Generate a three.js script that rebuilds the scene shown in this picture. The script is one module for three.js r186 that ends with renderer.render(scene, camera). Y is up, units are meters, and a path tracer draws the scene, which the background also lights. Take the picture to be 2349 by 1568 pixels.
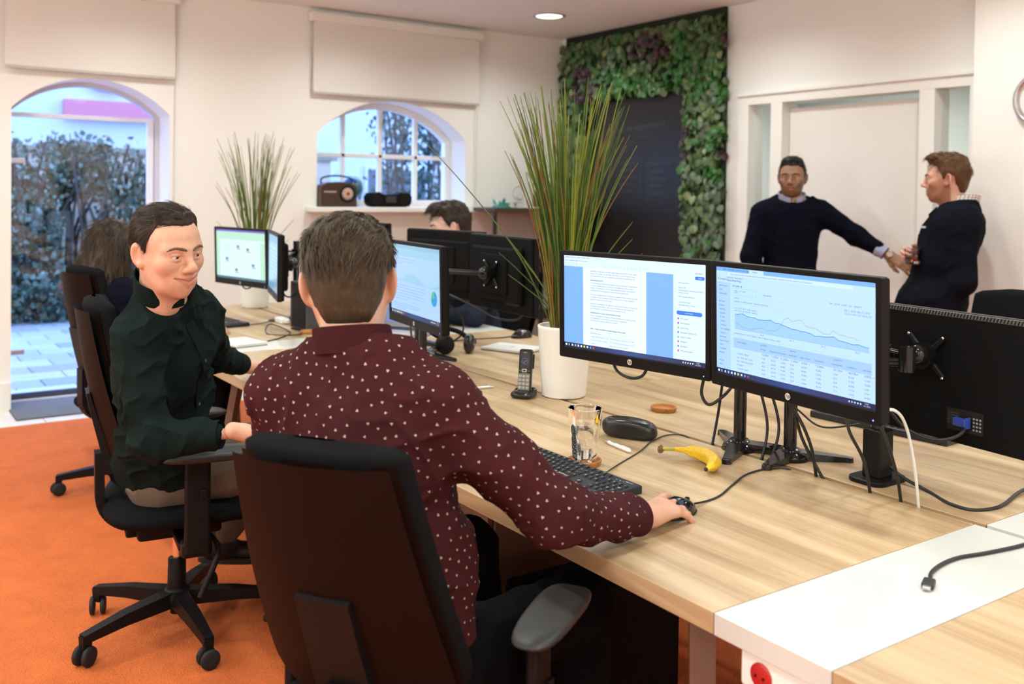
import * as THREE from 'three';
import { RoundedBoxGeometry } from 'three/addons/geometries/RoundedBoxGeometry.js';
import { mergeGeometries } from 'three/addons/utils/BufferGeometryUtils.js';
import { RectAreaLightUniformsLib } from 'three/addons/lights/RectAreaLightUniformsLib.js';

// ---------------------------------------------------------------- camera, sky, lights, exposure
const scene = new THREE.Scene();
const FOCAL = 2197.35;                                   // focal length in pixels of a 2349 x 1568 frame
const camera = new THREE.PerspectiveCamera(2 * Math.atan(784 / FOCAL) * 180 / Math.PI, 2349 / 1568, 0.05, 200);
camera.position.set(0, 1.44, 0);
camera.rotation.order = 'YXZ';
camera.rotation.set(-1.1371 * Math.PI / 180, -34.7485 * Math.PI / 180, 0.7422 * Math.PI / 180);
camera.setViewOffset(2349, 1568, 0, 296, 2349, 1568);    // vertical lens shift
camera.focus = 2.45;
camera.userData.fStop = 3.4;
scene.add(camera);

const renderer = new THREE.WebGLRenderer();
renderer.toneMapping = THREE.LinearToneMapping;
renderer.toneMappingExposure = 1.0;
renderer.shadowMap.enabled = true;
renderer.shadowMap.type = THREE.PCFSoftShadowMap;
RectAreaLightUniformsLib.init();

scene.background = new THREE.Color().setRGB(1.8, 3.1, 6.8);   // overcast blue hour outside
const CEIL = 2.83, XR = 5.3, ZB = -6.88, XL = -2.6, ZF = 3.0;
const LAMP_COLOR = new THREE.Color().setRGB(0.90, 0.99, 0.95);
// recessed ceiling downlights: the fittings are built in the room section, one spot light just under each glowing disc
const DOWNLIGHTS = [];
for (const x of [4.49, 3.05, 1.55, 0.0, -1.5]) for (const z of [-6.0, -4.35, -2.7, -1.05, 0.6, 2.2]) DOWNLIGHTS.push([x, z]);
const LAMP_POWER = 7.3;
// ---------------------------------------------------------------- helpers
const V = (x, y, z) => new THREE.Vector3(x, y, z);
const PI = Math.PI, RAD = PI / 180;
function rng(seed) { let a = seed >>> 0; return () => { a = (a + 0x6d2b79f5) | 0; let t = Math.imul(a ^ (a >>> 15), 1 | a); t = (t + Math.imul(t ^ (t >>> 7), 61 | t)) ^ t; return ((t ^ (t >>> 14)) >>> 0) / 4294967296; }; }
const taken = {};
function numbered(name) { const n = taken[name] = (taken[name] ?? -1) + 1; return n ? `${name}_${String(n).padStart(3, '0')}` : name; }
function tag(o, label, category, group, kind) {
  if (label) o.userData.label = label;
  if (category) o.userData.category = category;
  if (group) o.userData.group = group;
  if (kind) o.userData.kind = kind;
  return o;
}
function thing(name, label, category, pos = [0, 0, 0], turn = 0, group) {
  const o = new THREE.Group(); o.name = numbered(name); scene.add(o);
  o.position.set(...pos); o.rotation.y = turn;
  return tag(o, label, category, group);
}
function copyOf(src, label, pos, turn) {
  const c = src.clone(); c.name = numbered(src.name.replace(/_\d{3}$/, '')); scene.add(c);
  c.userData = { ...src.userData, label }; c.position.set(...pos); c.rotation.y = turn; return c;
}
function part(name, geo, mat, parent, label) {
  const m = new THREE.Mesh(Array.isArray(geo) ? merge(geo) : geo, mat);
  m.name = parent === scene ? numbered(name) : name; m.castShadow = m.receiveShadow = true;
  if (label) m.userData.label = label;
  parent.add(m); return m;
}
function struct(name, geo, mat, parent = scene) { const m = part(name, geo, mat, parent); m.userData.kind = 'structure'; return m; }
function prep(g) {
  if (g.index) g = g.toNonIndexed();
  for (const k of Object.keys(g.attributes)) if (!['position', 'normal', 'uv', 'color'].includes(k)) g.deleteAttribute(k);
  if (!g.attributes.uv) g.setAttribute('uv', new THREE.BufferAttribute(new Float32Array(g.attributes.position.count * 2), 2));
  if (!g.attributes.normal) g.computeVertexNormals();
  g.morphAttributes = {}; return g;
}
function merge(list) {
  const a = list.map(prep), col = a.some((g) => g.attributes.color);
  if (col) for (const g of a) if (!g.attributes.color) g.setAttribute('color', new THREE.BufferAttribute(new Float32Array(g.attributes.position.count * 3).fill(1), 3));
  return a.length === 1 ? a[0] : mergeGeometries(a);
}
const bx = (w, h, d, x = 0, y = 0, z = 0, r = 0, s = 2) => (r ? new RoundedBoxGeometry(w, h, d, s, Math.min(r, w / 2.01, h / 2.01, d / 2.01)) : new THREE.BoxGeometry(w, h, d)).translate(x, y, z);
const cyl = (r1, r2, h, x = 0, y = 0, z = 0, seg = 24) => new THREE.CylinderGeometry(r1, r2, h, seg).translate(x, y, z);
const ball = (r, x = 0, y = 0, z = 0, seg = 20) => new THREE.SphereGeometry(r, seg, Math.round(seg * 0.7)).translate(x, y, z);
const lathe = (pts, seg = 40) => new THREE.LatheGeometry(pts.map((p) => new THREE.Vector2(p[0], p[1])), seg);
function tube(pts, r, seg = 0, rad = 8, closed = false) {
  const c = new THREE.CatmullRomCurve3(pts.map((p) => (p.isVector3 ? p : V(...p))), closed, 'centripetal');
  return new THREE.TubeGeometry(c, seg || Math.max(8, pts.length * 8), r, rad, closed);
}
function rod(a, b, r, r2 = r, seg = 12) {            // straight rod from a to b
  const A = V(...a), B = V(...b), d = B.clone().sub(A), g = new THREE.CylinderGeometry(r2, r, d.length(), seg);
  g.applyQuaternion(new THREE.Quaternion().setFromUnitVectors(V(0, 1, 0), d.clone().normalize()));
  return g.translate((A.x + B.x) / 2, (A.y + B.y) / 2, (A.z + B.z) / 2);
}
function beam(a, b, w, h, w2 = w, h2 = h, up = V(0, 1, 0)) {   // tapered rectangular bar
  const A = V(...a), B = V(...b), d = B.clone().sub(A).normalize(), s = up.clone().cross(d).normalize(), u = d.clone().cross(s).normalize();
  const g = new THREE.BoxGeometry(1, 1, 1, 1, 1, 1), p = g.attributes.position;
  for (let i = 0; i < p.count; i++) {
    const end = p.getZ(i) > 0, ww = end ? w2 : w, hh = end ? h2 : h, q = (end ? B : A).clone().addScaledVector(s, p.getX(i) * ww).addScaledVector(u, p.getY(i) * hh);
    p.setXYZ(i, q.x, q.y, q.z);
  }
  const n = g.toNonIndexed(); n.computeVertexNormals(); return n;
}
function extrude(pts, depth, bevel = 0, holes = [], curve = 12) {  // outline in x,y; thickness along z from 0
  const s = pts.isShape ? pts : new THREE.Shape(pts.map((p) => new THREE.Vector2(p[0], p[1])));
  for (const h of holes) s.holes.push(h.isPath ? h : new THREE.Path(h.map((p) => new THREE.Vector2(p[0], p[1]))));
  return new THREE.ExtrudeGeometry(s, { depth: depth - 2 * bevel, bevelEnabled: bevel > 0, bevelSize: bevel, bevelThickness: bevel, bevelOffset: -bevel, bevelSegments: 2, curveSegments: curve }).translate(0, 0, bevel);
}
function roundRect(w, h, r, x = 0, y = 0, seg = 6) {
  const out = [];
  for (const [cx, cy, a0] of [[w / 2 - r, h / 2 - r, 0], [-w / 2 + r, h / 2 - r, 90], [-w / 2 + r, -h / 2 + r, 180], [w / 2 - r, -h / 2 + r, 270]])
    for (let i = 0; i <= seg; i++) { const a = (a0 + 90 * i / seg) * RAD; out.push([x + cx + r * Math.cos(a), y + cy + r * Math.sin(a)]); }
  return out;
}
function grid(fn, nu, nv, flip = false, closedU = false) {   // surface fn(u, v) -> Vector3
  const pos = [], uv = [], idx = [];
  for (let j = 0; j <= nv; j++) for (let i = 0; i <= nu; i++) { const p = fn(i / nu, j / nv); pos.push(p.x, p.y, p.z); uv.push(i / nu, j / nv); }
  for (let j = 0; j < nv; j++) for (let i = 0; i < nu; i++) { const a = j * (nu + 1) + i, b = a + 1, c = a + nu + 1, d = c + 1; flip ? idx.push(a, c, b, b, c, d) : idx.push(a, b, c, b, d, c); }
  const g = new THREE.BufferGeometry();
  g.setAttribute('position', new THREE.Float32BufferAttribute(pos, 3)); g.setAttribute('uv', new THREE.Float32BufferAttribute(uv, 2)); g.setIndex(idx); g.computeVertexNormals();
  if (closedU) { const n = g.attributes.normal; for (let j = 0; j <= nv; j++) { const a = j * (nu + 1), b = a + nu; const s = V(n.getX(a) + n.getX(b), n.getY(a) + n.getY(b), n.getZ(a) + n.getZ(b)).normalize(); n.setXYZ(a, s.x, s.y, s.z); n.setXYZ(b, s.x, s.y, s.z); } }
  return g;
}
// ---------------------------------------------------------------- noise and textures
const perm = (() => { const r = rng(7), p = [...Array(256).keys()]; for (let i = 255; i > 0; i--) { const j = Math.floor(r() * (i + 1)); [p[i], p[j]] = [p[j], p[i]]; } return new Uint8Array([...p, ...p]); })();
function hash3(i, j, k) { return perm[(perm[(perm[i & 255] + j) & 255] + k) & 255] / 127.5 - 1; }
function noise3(x, y, z) {
  const i = Math.floor(x), j = Math.floor(y), k = Math.floor(z); let u = x - i, v = y - j, w = z - k;
  u = u * u * (3 - 2 * u); v = v * v * (3 - 2 * v); w = w * w * (3 - 2 * w);
  const L = (a, b, t) => a + (b - a) * t;
  return L(L(L(hash3(i, j, k), hash3(i + 1, j, k), u), L(hash3(i, j + 1, k), hash3(i + 1, j + 1, k), u), v), L(L(hash3(i, j, k + 1), hash3(i + 1, j, k + 1), u), L(hash3(i, j + 1, k + 1), hash3(i + 1, j + 1, k + 1), u), v), w);
}
function wrapNoise(x, y, px, py, z = 0) {              // periodic in x (px cells) and y (py cells)
  const i = Math.floor(x), j = Math.floor(y); let u = x - i, v = y - j; u = u * u * (3 - 2 * u); v = v * v * (3 - 2 * v);
  const m = (a, n) => ((a % n) + n) % n, h = (a, b) => hash3(m(a, px), m(b, py), z);
  const a = h(i, j) + (h(i + 1, j) - h(i, j)) * u, b = h(i, j + 1) + (h(i + 1, j + 1) - h(i, j + 1)) * u; return a + (b - a) * v;
}
function dataTex(w, h, fn, srgb = true) {              // fn(u, v) -> [r, g, b] in 0..1
  const d = new Uint8Array(w * h * 4);
  for (let y = 0; y < h; y++) for (let x = 0; x < w; x++) { const c = fn(x / w, y / h), o = (y * w + x) * 4; for (let k = 0; k < 3; k++) d[o + k] = Math.max(0, Math.min(255, c[k] * 255)); d[o + 3] = 255; }
  const t = new THREE.DataTexture(d, w, h); t.wrapS = t.wrapT = THREE.RepeatWrapping; t.magFilter = THREE.LinearFilter; t.minFilter = THREE.LinearMipmapLinearFilter; t.generateMipmaps = true;
  if (srgb) t.colorSpace = THREE.SRGBColorSpace; t.needsUpdate = true; return t;
}
function rep(t, x, y) { const c = t.clone(); c.repeat.set(x, y); c.needsUpdate = true; return c; }
function canvasTex(w, h, draw) { const c = document.createElement('canvas'); c.width = w; c.height = h; draw(c.getContext('2d'), w, h); const t = new THREE.CanvasTexture(c); t.colorSpace = THREE.SRGBColorSpace; t.magFilter = THREE.LinearFilter; return t; }
const std = (o) => { const m = new THREE.MeshPhysicalMaterial({ roughness: 0.6, ...o }); if (o.rgb) { m.color.setRGB(...o.rgb); } return m; };
function mat(rgb, roughness = 0.6, extra = {}) { const m = new THREE.MeshPhysicalMaterial({ roughness, ...extra }); m.color.setRGB(...rgb); return m; }
const grey = (f) => (u, v) => { const g = f(u, v); return [g, g, g]; };
// fabric weave bump, carpet pile, plaster
const weaveT = dataTex(256, 256, grey((u, v) => 0.5 + 0.25 * Math.sin(u * 64 * 2 * PI) * Math.sin(v * 64 * 2 * PI) + 0.2 * wrapNoise(u * 128, v * 128, 128, 128, 3)), false);
const speckT = dataTex(512, 512, grey((u, v) => 0.5 + 0.5 * (0.6 * wrapNoise(u * 256, v * 256, 256, 256, 1) + 0.4 * wrapNoise(u * 90, v * 90, 90, 90, 2))), false);
const carpetT = dataTex(1024, 1024, (u, v) => {
  const n = 0.5 * wrapNoise(u * 500, v * 500, 500, 500, 5) + 0.35 * wrapNoise(u * 160, v * 160, 160, 160, 6), b = wrapNoise(u * 9, v * 9, 9, 9, 8) * 0.6 + wrapNoise(u * 23, v * 23, 23, 23, 9) * 0.4;
  const k = 1 + 0.13 * n + 0.05 * b; return [0.78 * k, 0.385 * k, 0.16 * k];
});
const carpetBump = dataTex(1024, 1024, grey((u, v) => 0.5 + 0.3 * wrapNoise(u * 500, v * 500, 500, 500, 5) + 0.2 * wrapNoise(u * 160, v * 160, 160, 160, 6)), false);
// light wood laminate: grain runs along v
const woodT = dataTex(1024, 2048, (u, v) => {
  const warp = 0.5 * wrapNoise(u * 4, v * 3, 4, 3, 11) + 0.25 * wrapNoise(u * 8, v * 6, 8, 6, 12);
  const s = u * 18 + warp * 1.6;
  const bands = wrapNoise(s, v * 2, 18, 2, 13), fine = wrapNoise(u * 110 + warp * 4, v * 5, 110, 5, 14), pores = wrapNoise(u * 420, v * 26, 420, 26, 15);
  let dark = 0; for (const [cu, cv, r] of [[0.22, 0.31, 0.02], [0.7, 0.74, 0.016], [0.52, 0.1, 0.012], [0.86, 0.45, 0.014]]) { const d = Math.hypot((u - cu) / r, (v - cv) / (r * 2.2)); dark += Math.exp(-d * d) * (0.6 + 0.4 * Math.cos(d * 7)); }
  const streak = Math.max(0, wrapNoise(u * 13 + warp * 2, v * 1.0 + 0.001, 13, 1, 16) - 0.25);
  let k = 0.64 + 0.26 * bands + 0.16 * fine - 0.55 * streak - 0.3 * dark;
  const p = pores < -0.62 ? 0.95 : 1, a = Math.max(0, Math.min(1, k));
  return [(0.585 + 0.215 * a) * p, (0.465 + 0.235 * a) * p, (0.325 + 0.235 * a) * p];
});
const corkT = dataTex(256, 256, (u, v) => { const n = wrapNoise(u * 60, v * 60, 60, 60, 21) * 0.5 + wrapNoise(u * 120, v * 120, 120, 120, 22) * 0.5, k = 1 + 0.22 * n; return [0.70 * k, 0.47 * k, 0.26 * k]; });
const tileT = dataTex(512, 512, (u, v) => { const n = wrapNoise(u * 30, v * 30, 30, 30, 31), m = wrapNoise(u * 7, v * 7, 7, 7, 32), k = 1 + 0.03 * n + 0.03 * m; return [0.86 * k, 0.83 * k, 0.77 * k]; });
// ---------------------------------------------------------------- shared materials (linear values are base colours)
const M = {
  wall: mat([0.85, 0.845, 0.81], 0.85, { bumpMap: rep(speckT, 3, 3), bumpScale: 0.0006 }),
  ceiling: mat([0.82, 0.82, 0.81], 0.9),
  white: mat([0.80, 0.79, 0.76], 0.35),
  whitePaint: mat([0.85, 0.84, 0.80], 0.45),
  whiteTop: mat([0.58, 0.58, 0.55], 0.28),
  blind: mat([0.76, 0.74, 0.70], 0.8, { bumpMap: rep(weaveT, 14, 8), bumpScale: 0.0003 }),
  carpet: mat([1, 1, 1], 0.95, { map: rep(carpetT, 1.4, 1.4), bumpMap: rep(carpetBump, 1.4, 1.4), bumpScale: 0.003 }),
  tile: mat([1, 1, 1], 0.35, { map: rep(tileT, 1, 1) }),
  wood: mat([1, 1, 1], 0.38, { map: rep(woodT, 1 / 0.8, 1 / 1.6), bumpMap: rep(woodT, 1 / 0.8, 1 / 1.6), bumpScale: 0.0002 }),
  black: mat([0.006, 0.006, 0.0065], 0.42, { specularIntensity: 0.35 }),
  blackMatte: mat([0.005, 0.005, 0.0055], 0.6, { specularIntensity: 0.18 }),
  blackGloss: mat([0.01, 0.01, 0.011], 0.12),
  bezel: mat([0.006, 0.0055, 0.006], 0.4, { specularIntensity: 0.3 }),
  rubber: mat([0.018, 0.018, 0.02], 0.6, { specularIntensity: 0.5 }),
  chairPlastic: mat([0.006, 0.0055, 0.006], 0.5, { specularIntensity: 0.35 }),
  chairShell: mat([0.010, 0.004, 0.003], 0.6, { specularIntensity: 0.15 }),
  chairFabric: mat([0.008, 0.008, 0.009], 0.95, { specularIntensity: 0.1, bumpMap: rep(weaveT, 6, 6), bumpScale: 0.0006, sheen: 0.06, sheenRoughness: 0.6, sheenColor: new THREE.Color(0.1, 0.1, 0.12) }),
  armPad: mat([0.035, 0.034, 0.033], 0.42, { specularIntensity: 0.5 }),
  chrome: mat([0.8, 0.8, 0.82], 0.15, { metalness: 1 }),
  steel: mat([0.55, 0.55, 0.56], 0.35, { metalness: 1 }),
  legMetal: mat([0.16, 0.09, 0.06], 0.45),
  cork: mat([1, 1, 1], 0.85, { map: corkT, bumpMap: corkT, bumpScale: 0.0006 }),
  potWhite: mat([0.80, 0.78, 0.73], 0.5),
  cable: mat([0.010, 0.010, 0.011], 0.45),
  cableWhite: mat([0.75, 0.75, 0.73], 0.45),
  blue: mat([0.02, 0.05, 0.32], 0.4),
  glass: mat([1, 1, 1], 0.0, { transmission: 1, thickness: 0, ior: 1.5 }),
};
// ---------------------------------------------------------------- the room
const T = 0.34;                                            // outer wall thickness
function uvWorld(g, sx = 1, sy = 1, plane = 'xz') { const p = g.attributes.position, u = g.attributes.uv; for (let i = 0; i < p.count; i++) u.setXY(i, (plane[0] === 'x' ? p.getX(i) : p.getZ(i)) * sx, (plane[1] === 'z' ? p.getZ(i) : p.getY(i)) * sy); return g; }
struct('floor', uvWorld(bx(XR - XL + 0.6, 0.2, -ZB + ZF + 0.6 - 0.3, (XR + XL) / 2, -0.1, (ZF + ZB) / 2 + 0.3 + 0.15)), M.carpet).geometry.translate(0, 0, 0);
{ // pale stone tiles along the window wall, level with the carpet
  const f = struct('floor_edge_tiles', bx(XR - XL + 0.6, 0.19, 1.16, (XR + XL) / 2, -0.097, ZB - 0.115), mat([0.55, 0.52, 0.48], 0.8));
  for (let i = 0; i < 13; i++) for (let j = 0; j < 2; j++) { const t = part('tile', bx(0.596, 0.02, j ? 0.4 : 0.47, XL + 0.3 + i * 0.6, -0.006, j ? -7.10 : -6.657, 0.002, 1), M.tile, f); t.geometry = uvWorld(t.geometry); }
}
struct('floor_mat', bx(1.02, 0.012, 0.56, 1.36, 0.008, -6.82, 0.005), mat([0.16, 0.16, 0.175], 0.95, { bumpMap: rep(speckT, 2, 2), bumpScale: 0.004 })).userData = { label: 'grey entrance mat with a rounded corner before glass door', category: 'mat' };
const archPts = (x0, x1, ySpring, yApex, yBottom, n = 26) => {     // segmental arch, clockwise from bottom left
  const w = (x1 - x0) / 2, h = yApex - ySpring, R = (w * w + h * h) / (2 * h), cx = (x0 + x1) / 2, cy = yApex - R, a = Math.asin(w / R), out = [[x0, yBottom]];
  for (let i = 0; i <= n; i++) { const t = -a + 2 * a * i / n; out.push([cx + R * Math.sin(t), cy + R * Math.cos(t)]); }
  out.push([x1, yBottom]); return out;
};
const DOOR = [0.862, 1.85, 1.955, 2.172], WIN = [2.951, 4.286, 1.88, 2.17], SILL = 1.315;
{ // window wall with its two arched openings
  const s = [[XL - 0.3, -0.1], [XR + 0.3, -0.1], [XR + 0.3, CEIL + 0.2], [XL - 0.3, CEIL + 0.2]];
  const w = struct('wall_back', extrude(s, T, 0, [archPts(...DOOR, 0.0), archPts(...WIN, SILL)], 24).translate(0, 0, ZB - T), M.wall);
  struct('baseboard_back', [bx(DOOR[0] - XL, 0.19, 0.02, (DOOR[0] + XL) / 2, 0.095, ZB + 0.01, 0.004), bx(XR - DOOR[1], 0.19, 0.02, (XR + DOOR[1]) / 2, 0.095, ZB + 0.01, 0.004)], M.whitePaint);
}
{ // arched glass entrance door set at the outside of its reveal
  const [x0, x1, ys, ya] = DOOR, z = ZB - T + 0.03, o = thing('window_1', 'arched clear glass entrance door left', 'door'); o.userData.kind = 'structure';
  const fr = archPts(x0, x1, ys, ya, 0.0), inn = archPts(x0 + 0.03, x1 - 0.03, ys - 0.004, ya - 0.03, 0.012);
  part('frame', extrude(fr, 0.07, 0, [inn]).translate(0, 0, z - 0.035), mat([0.62, 0.60, 0.66], 0.5), o);
  part('threshold', bx(x1 - x0, 0.012, 0.05, (x0 + x1) / 2, 0.006, z, 0.003), M.black, o);
  part('bottom_rail', bx(x1 - x0 - 0.06, 0.035, 0.03, (x0 + x1) / 2, 0.032, z, 0.004), mat([0.05, 0.06, 0.09], 0.4), o);
  part('transom_bar', bx(x1 - x0 - 0.06, 0.03, 0.035, (x0 + x1) / 2, 1.93, z, 0.004), mat([0.85, 0.86, 0.9], 0.3), o);
  part('door_stile', bx(0.045, 1.9, 0.035, x1 - 0.055, 0.97, z, 0.004), mat([0.85, 0.86, 0.9], 0.3), o);
  const leaf = part('door_glass', bx(x1 - x0 - 0.14, 1.86, 0.004, (x0 + x1) / 2 - 0.02, 0.985, z), M.glass, o);
  part('fanlight_glass', extrude(archPts(x0 + 0.03, x1 - 0.03, ys + 0.0, ya - 0.03, 1.946), 0.004).translate(0, 0, z), M.glass, o);
  for (const y of [1.62, 0.33]) part('hinge', bx(0.09, 0.035, 0.03, x0 + 0.075, y, z, 0.005), mat([0.6, 0.58, 0.6], 0.35, { metalness: 0.6 }), leaf);
}
{ // arched window with eight panes
  const [x0, x1, ys, ya] = WIN, z = ZB - T + 0.06, o = thing('window_2', 'arched white window with glazing bars', 'window'); o.userData.kind = 'structure';
  part('frame', extrude(archPts(x0, x1, ys, ya, SILL), 0.07, 0, [archPts(x0 + 0.05, x1 - 0.05, ys - 0.01, ya - 0.05, SILL + 0.06)]).translate(0, 0, z - 0.035), M.whitePaint, o);
  const xs = [0.25, 0.5, 0.75].map((t) => x0 + (x1 - x0) * t), ym = 1.735;
  for (const x of xs) part('glazing_bar', bx(0.035, 0.83, 0.045, x, SILL + 0.42, z, 0.005), M.whitePaint, o);
  part('glazing_bar', bx(x1 - x0 - 0.08, 0.035, 0.045, (x0 + x1) / 2, ym, z, 0.005), M.whitePaint, o);
  const edges = [x0 + 0.05, ...xs, x1 - 0.05];
  for (let i = 0; i < 4; i++) {
    const w = edges[i + 1] - edges[i], cx = (edges[i] + edges[i + 1]) / 2, top = i === 1 || i === 2 ? 2.10 : 1.97;
    part('pane', bx(w, ym - SILL - 0.06, 0.004, cx, (ym + SILL + 0.06) / 2, z), M.glass, o); part('pane', bx(w, top - ym, 0.004, cx, (ym + top) / 2, z), M.glass, o);
  }
}
struct('window_sill', bx(1.52, 0.038, T - 0.1 + 0.2, 3.62, SILL - 0.012, ZB - 0.02, 0.006), M.white).userData = { kind: 'structure', label: 'white window sill board under the arched window', category: 'sill' };
// roller blinds above door and window
function blind(x0, x1, yTop, yBot, label, cordX) {
  const o = thing('roller_blind', label, 'blind', [0, 0, 0], 0, 'roller blinds on the window wall'), w = x1 - x0, cx = (x0 + x1) / 2;
  part('cassette', bx(w + 0.04, 0.075, 0.075, cx, yTop - 0.037, ZB + 0.04, 0.012), M.white, o);
  part('fabric', bx(w - 0.02, yTop - 0.06 - yBot, 0.004, cx, (yTop - 0.06 + yBot) / 2, ZB + 0.045), M.blind, o);
  part('bottom_bar', bx(w - 0.02, 0.022, 0.014, cx, yBot, ZB + 0.045, 0.005), mat([0.52, 0.49, 0.45], 0.6), o);
  part('cord', [rod([cordX, yTop - 0.06, ZB + 0.05], [cordX, 1.35, ZB + 0.02], 0.003, 0.003, 6), bx(0.012, 0.05, 0.012, cordX, 1.36, ZB + 0.02, 0.004)], mat([0.6, 0.57, 0.52], 0.6), o);
}
blind(0.81, 1.885, 2.80, 2.21, 'large pale roller blind above the arched glass door', 1.872);
blind(2.885, 4.40, 2.80, 2.19, 'pale roller blind half down above the arched window', 4.375);
// ceiling with a perforated acoustic field
struct('ceiling', bx(XR - XL + 0.6, 0.2, -ZB + ZF + 0.6, (XR + XL) / 2, CEIL + 0.1, (ZF + ZB) / 2), M.ceiling);
{
  const holes = dataTex(128, 128, (u, v) => { const d = Math.hypot(u - 0.5, v - 0.5); const k = d < 0.27 ? 0.22 : 0.9; return [k, k * 0.97, k * 0.93]; });
  const g = bx(3.1, 0.006, 6.4, 1.35, CEIL - 0.003, -2.1); uvWorld(g, 1 / 0.05, 1 / 0.05);
  const p = struct('ceiling_acoustic_panel', g, mat([0.86, 0.83, 0.8], 0.9, { map: rep(holes, 1, 1) })); tag(p, 'perforated acoustic field in the white ceiling', 'ceiling panel');
}
// recessed downlights
for (const [i, [x, z]] of DOWNLIGHTS.entries()) {
  const seen = i === 0;
  const o = thing('recessed_downlight', seen ? 'round glowing recessed downlight near the green wall corner' : 'round recessed ceiling downlight above the frame', 'ceiling light', [x, CEIL, z], 0, 'recessed ceiling downlights');
  part('trim_ring', lathe([[0.102, -0.001], [0.128, -0.001], [0.128, -0.006], [0.120, -0.010], [0.105, -0.008], [0.102, -0.001]], 40), mat([0.55, 0.53, 0.5], 0.3, { metalness: 0.7 }), o);
  const e = mat([1, 1, 1], 0.5); e.emissive = new THREE.Color(1.0, 0.93, 0.80); e.emissiveIntensity = 2.2;
  part('lamp_lens', cyl(0.102, 0.102, 0.004, 0, -0.0045, 0, 40), e, o);
  const s = new THREE.SpotLight(LAMP_COLOR, LAMP_POWER, 0, 80 * RAD, 1.0, 2); s.position.set(0, -0.014, 0); s.target.position.set(0, -1, 0); s.castShadow = true; s.shadow.radius = 4.5;
  s.name = 'downlight_beam'; o.add(s); o.add(s.target);
}
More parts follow.
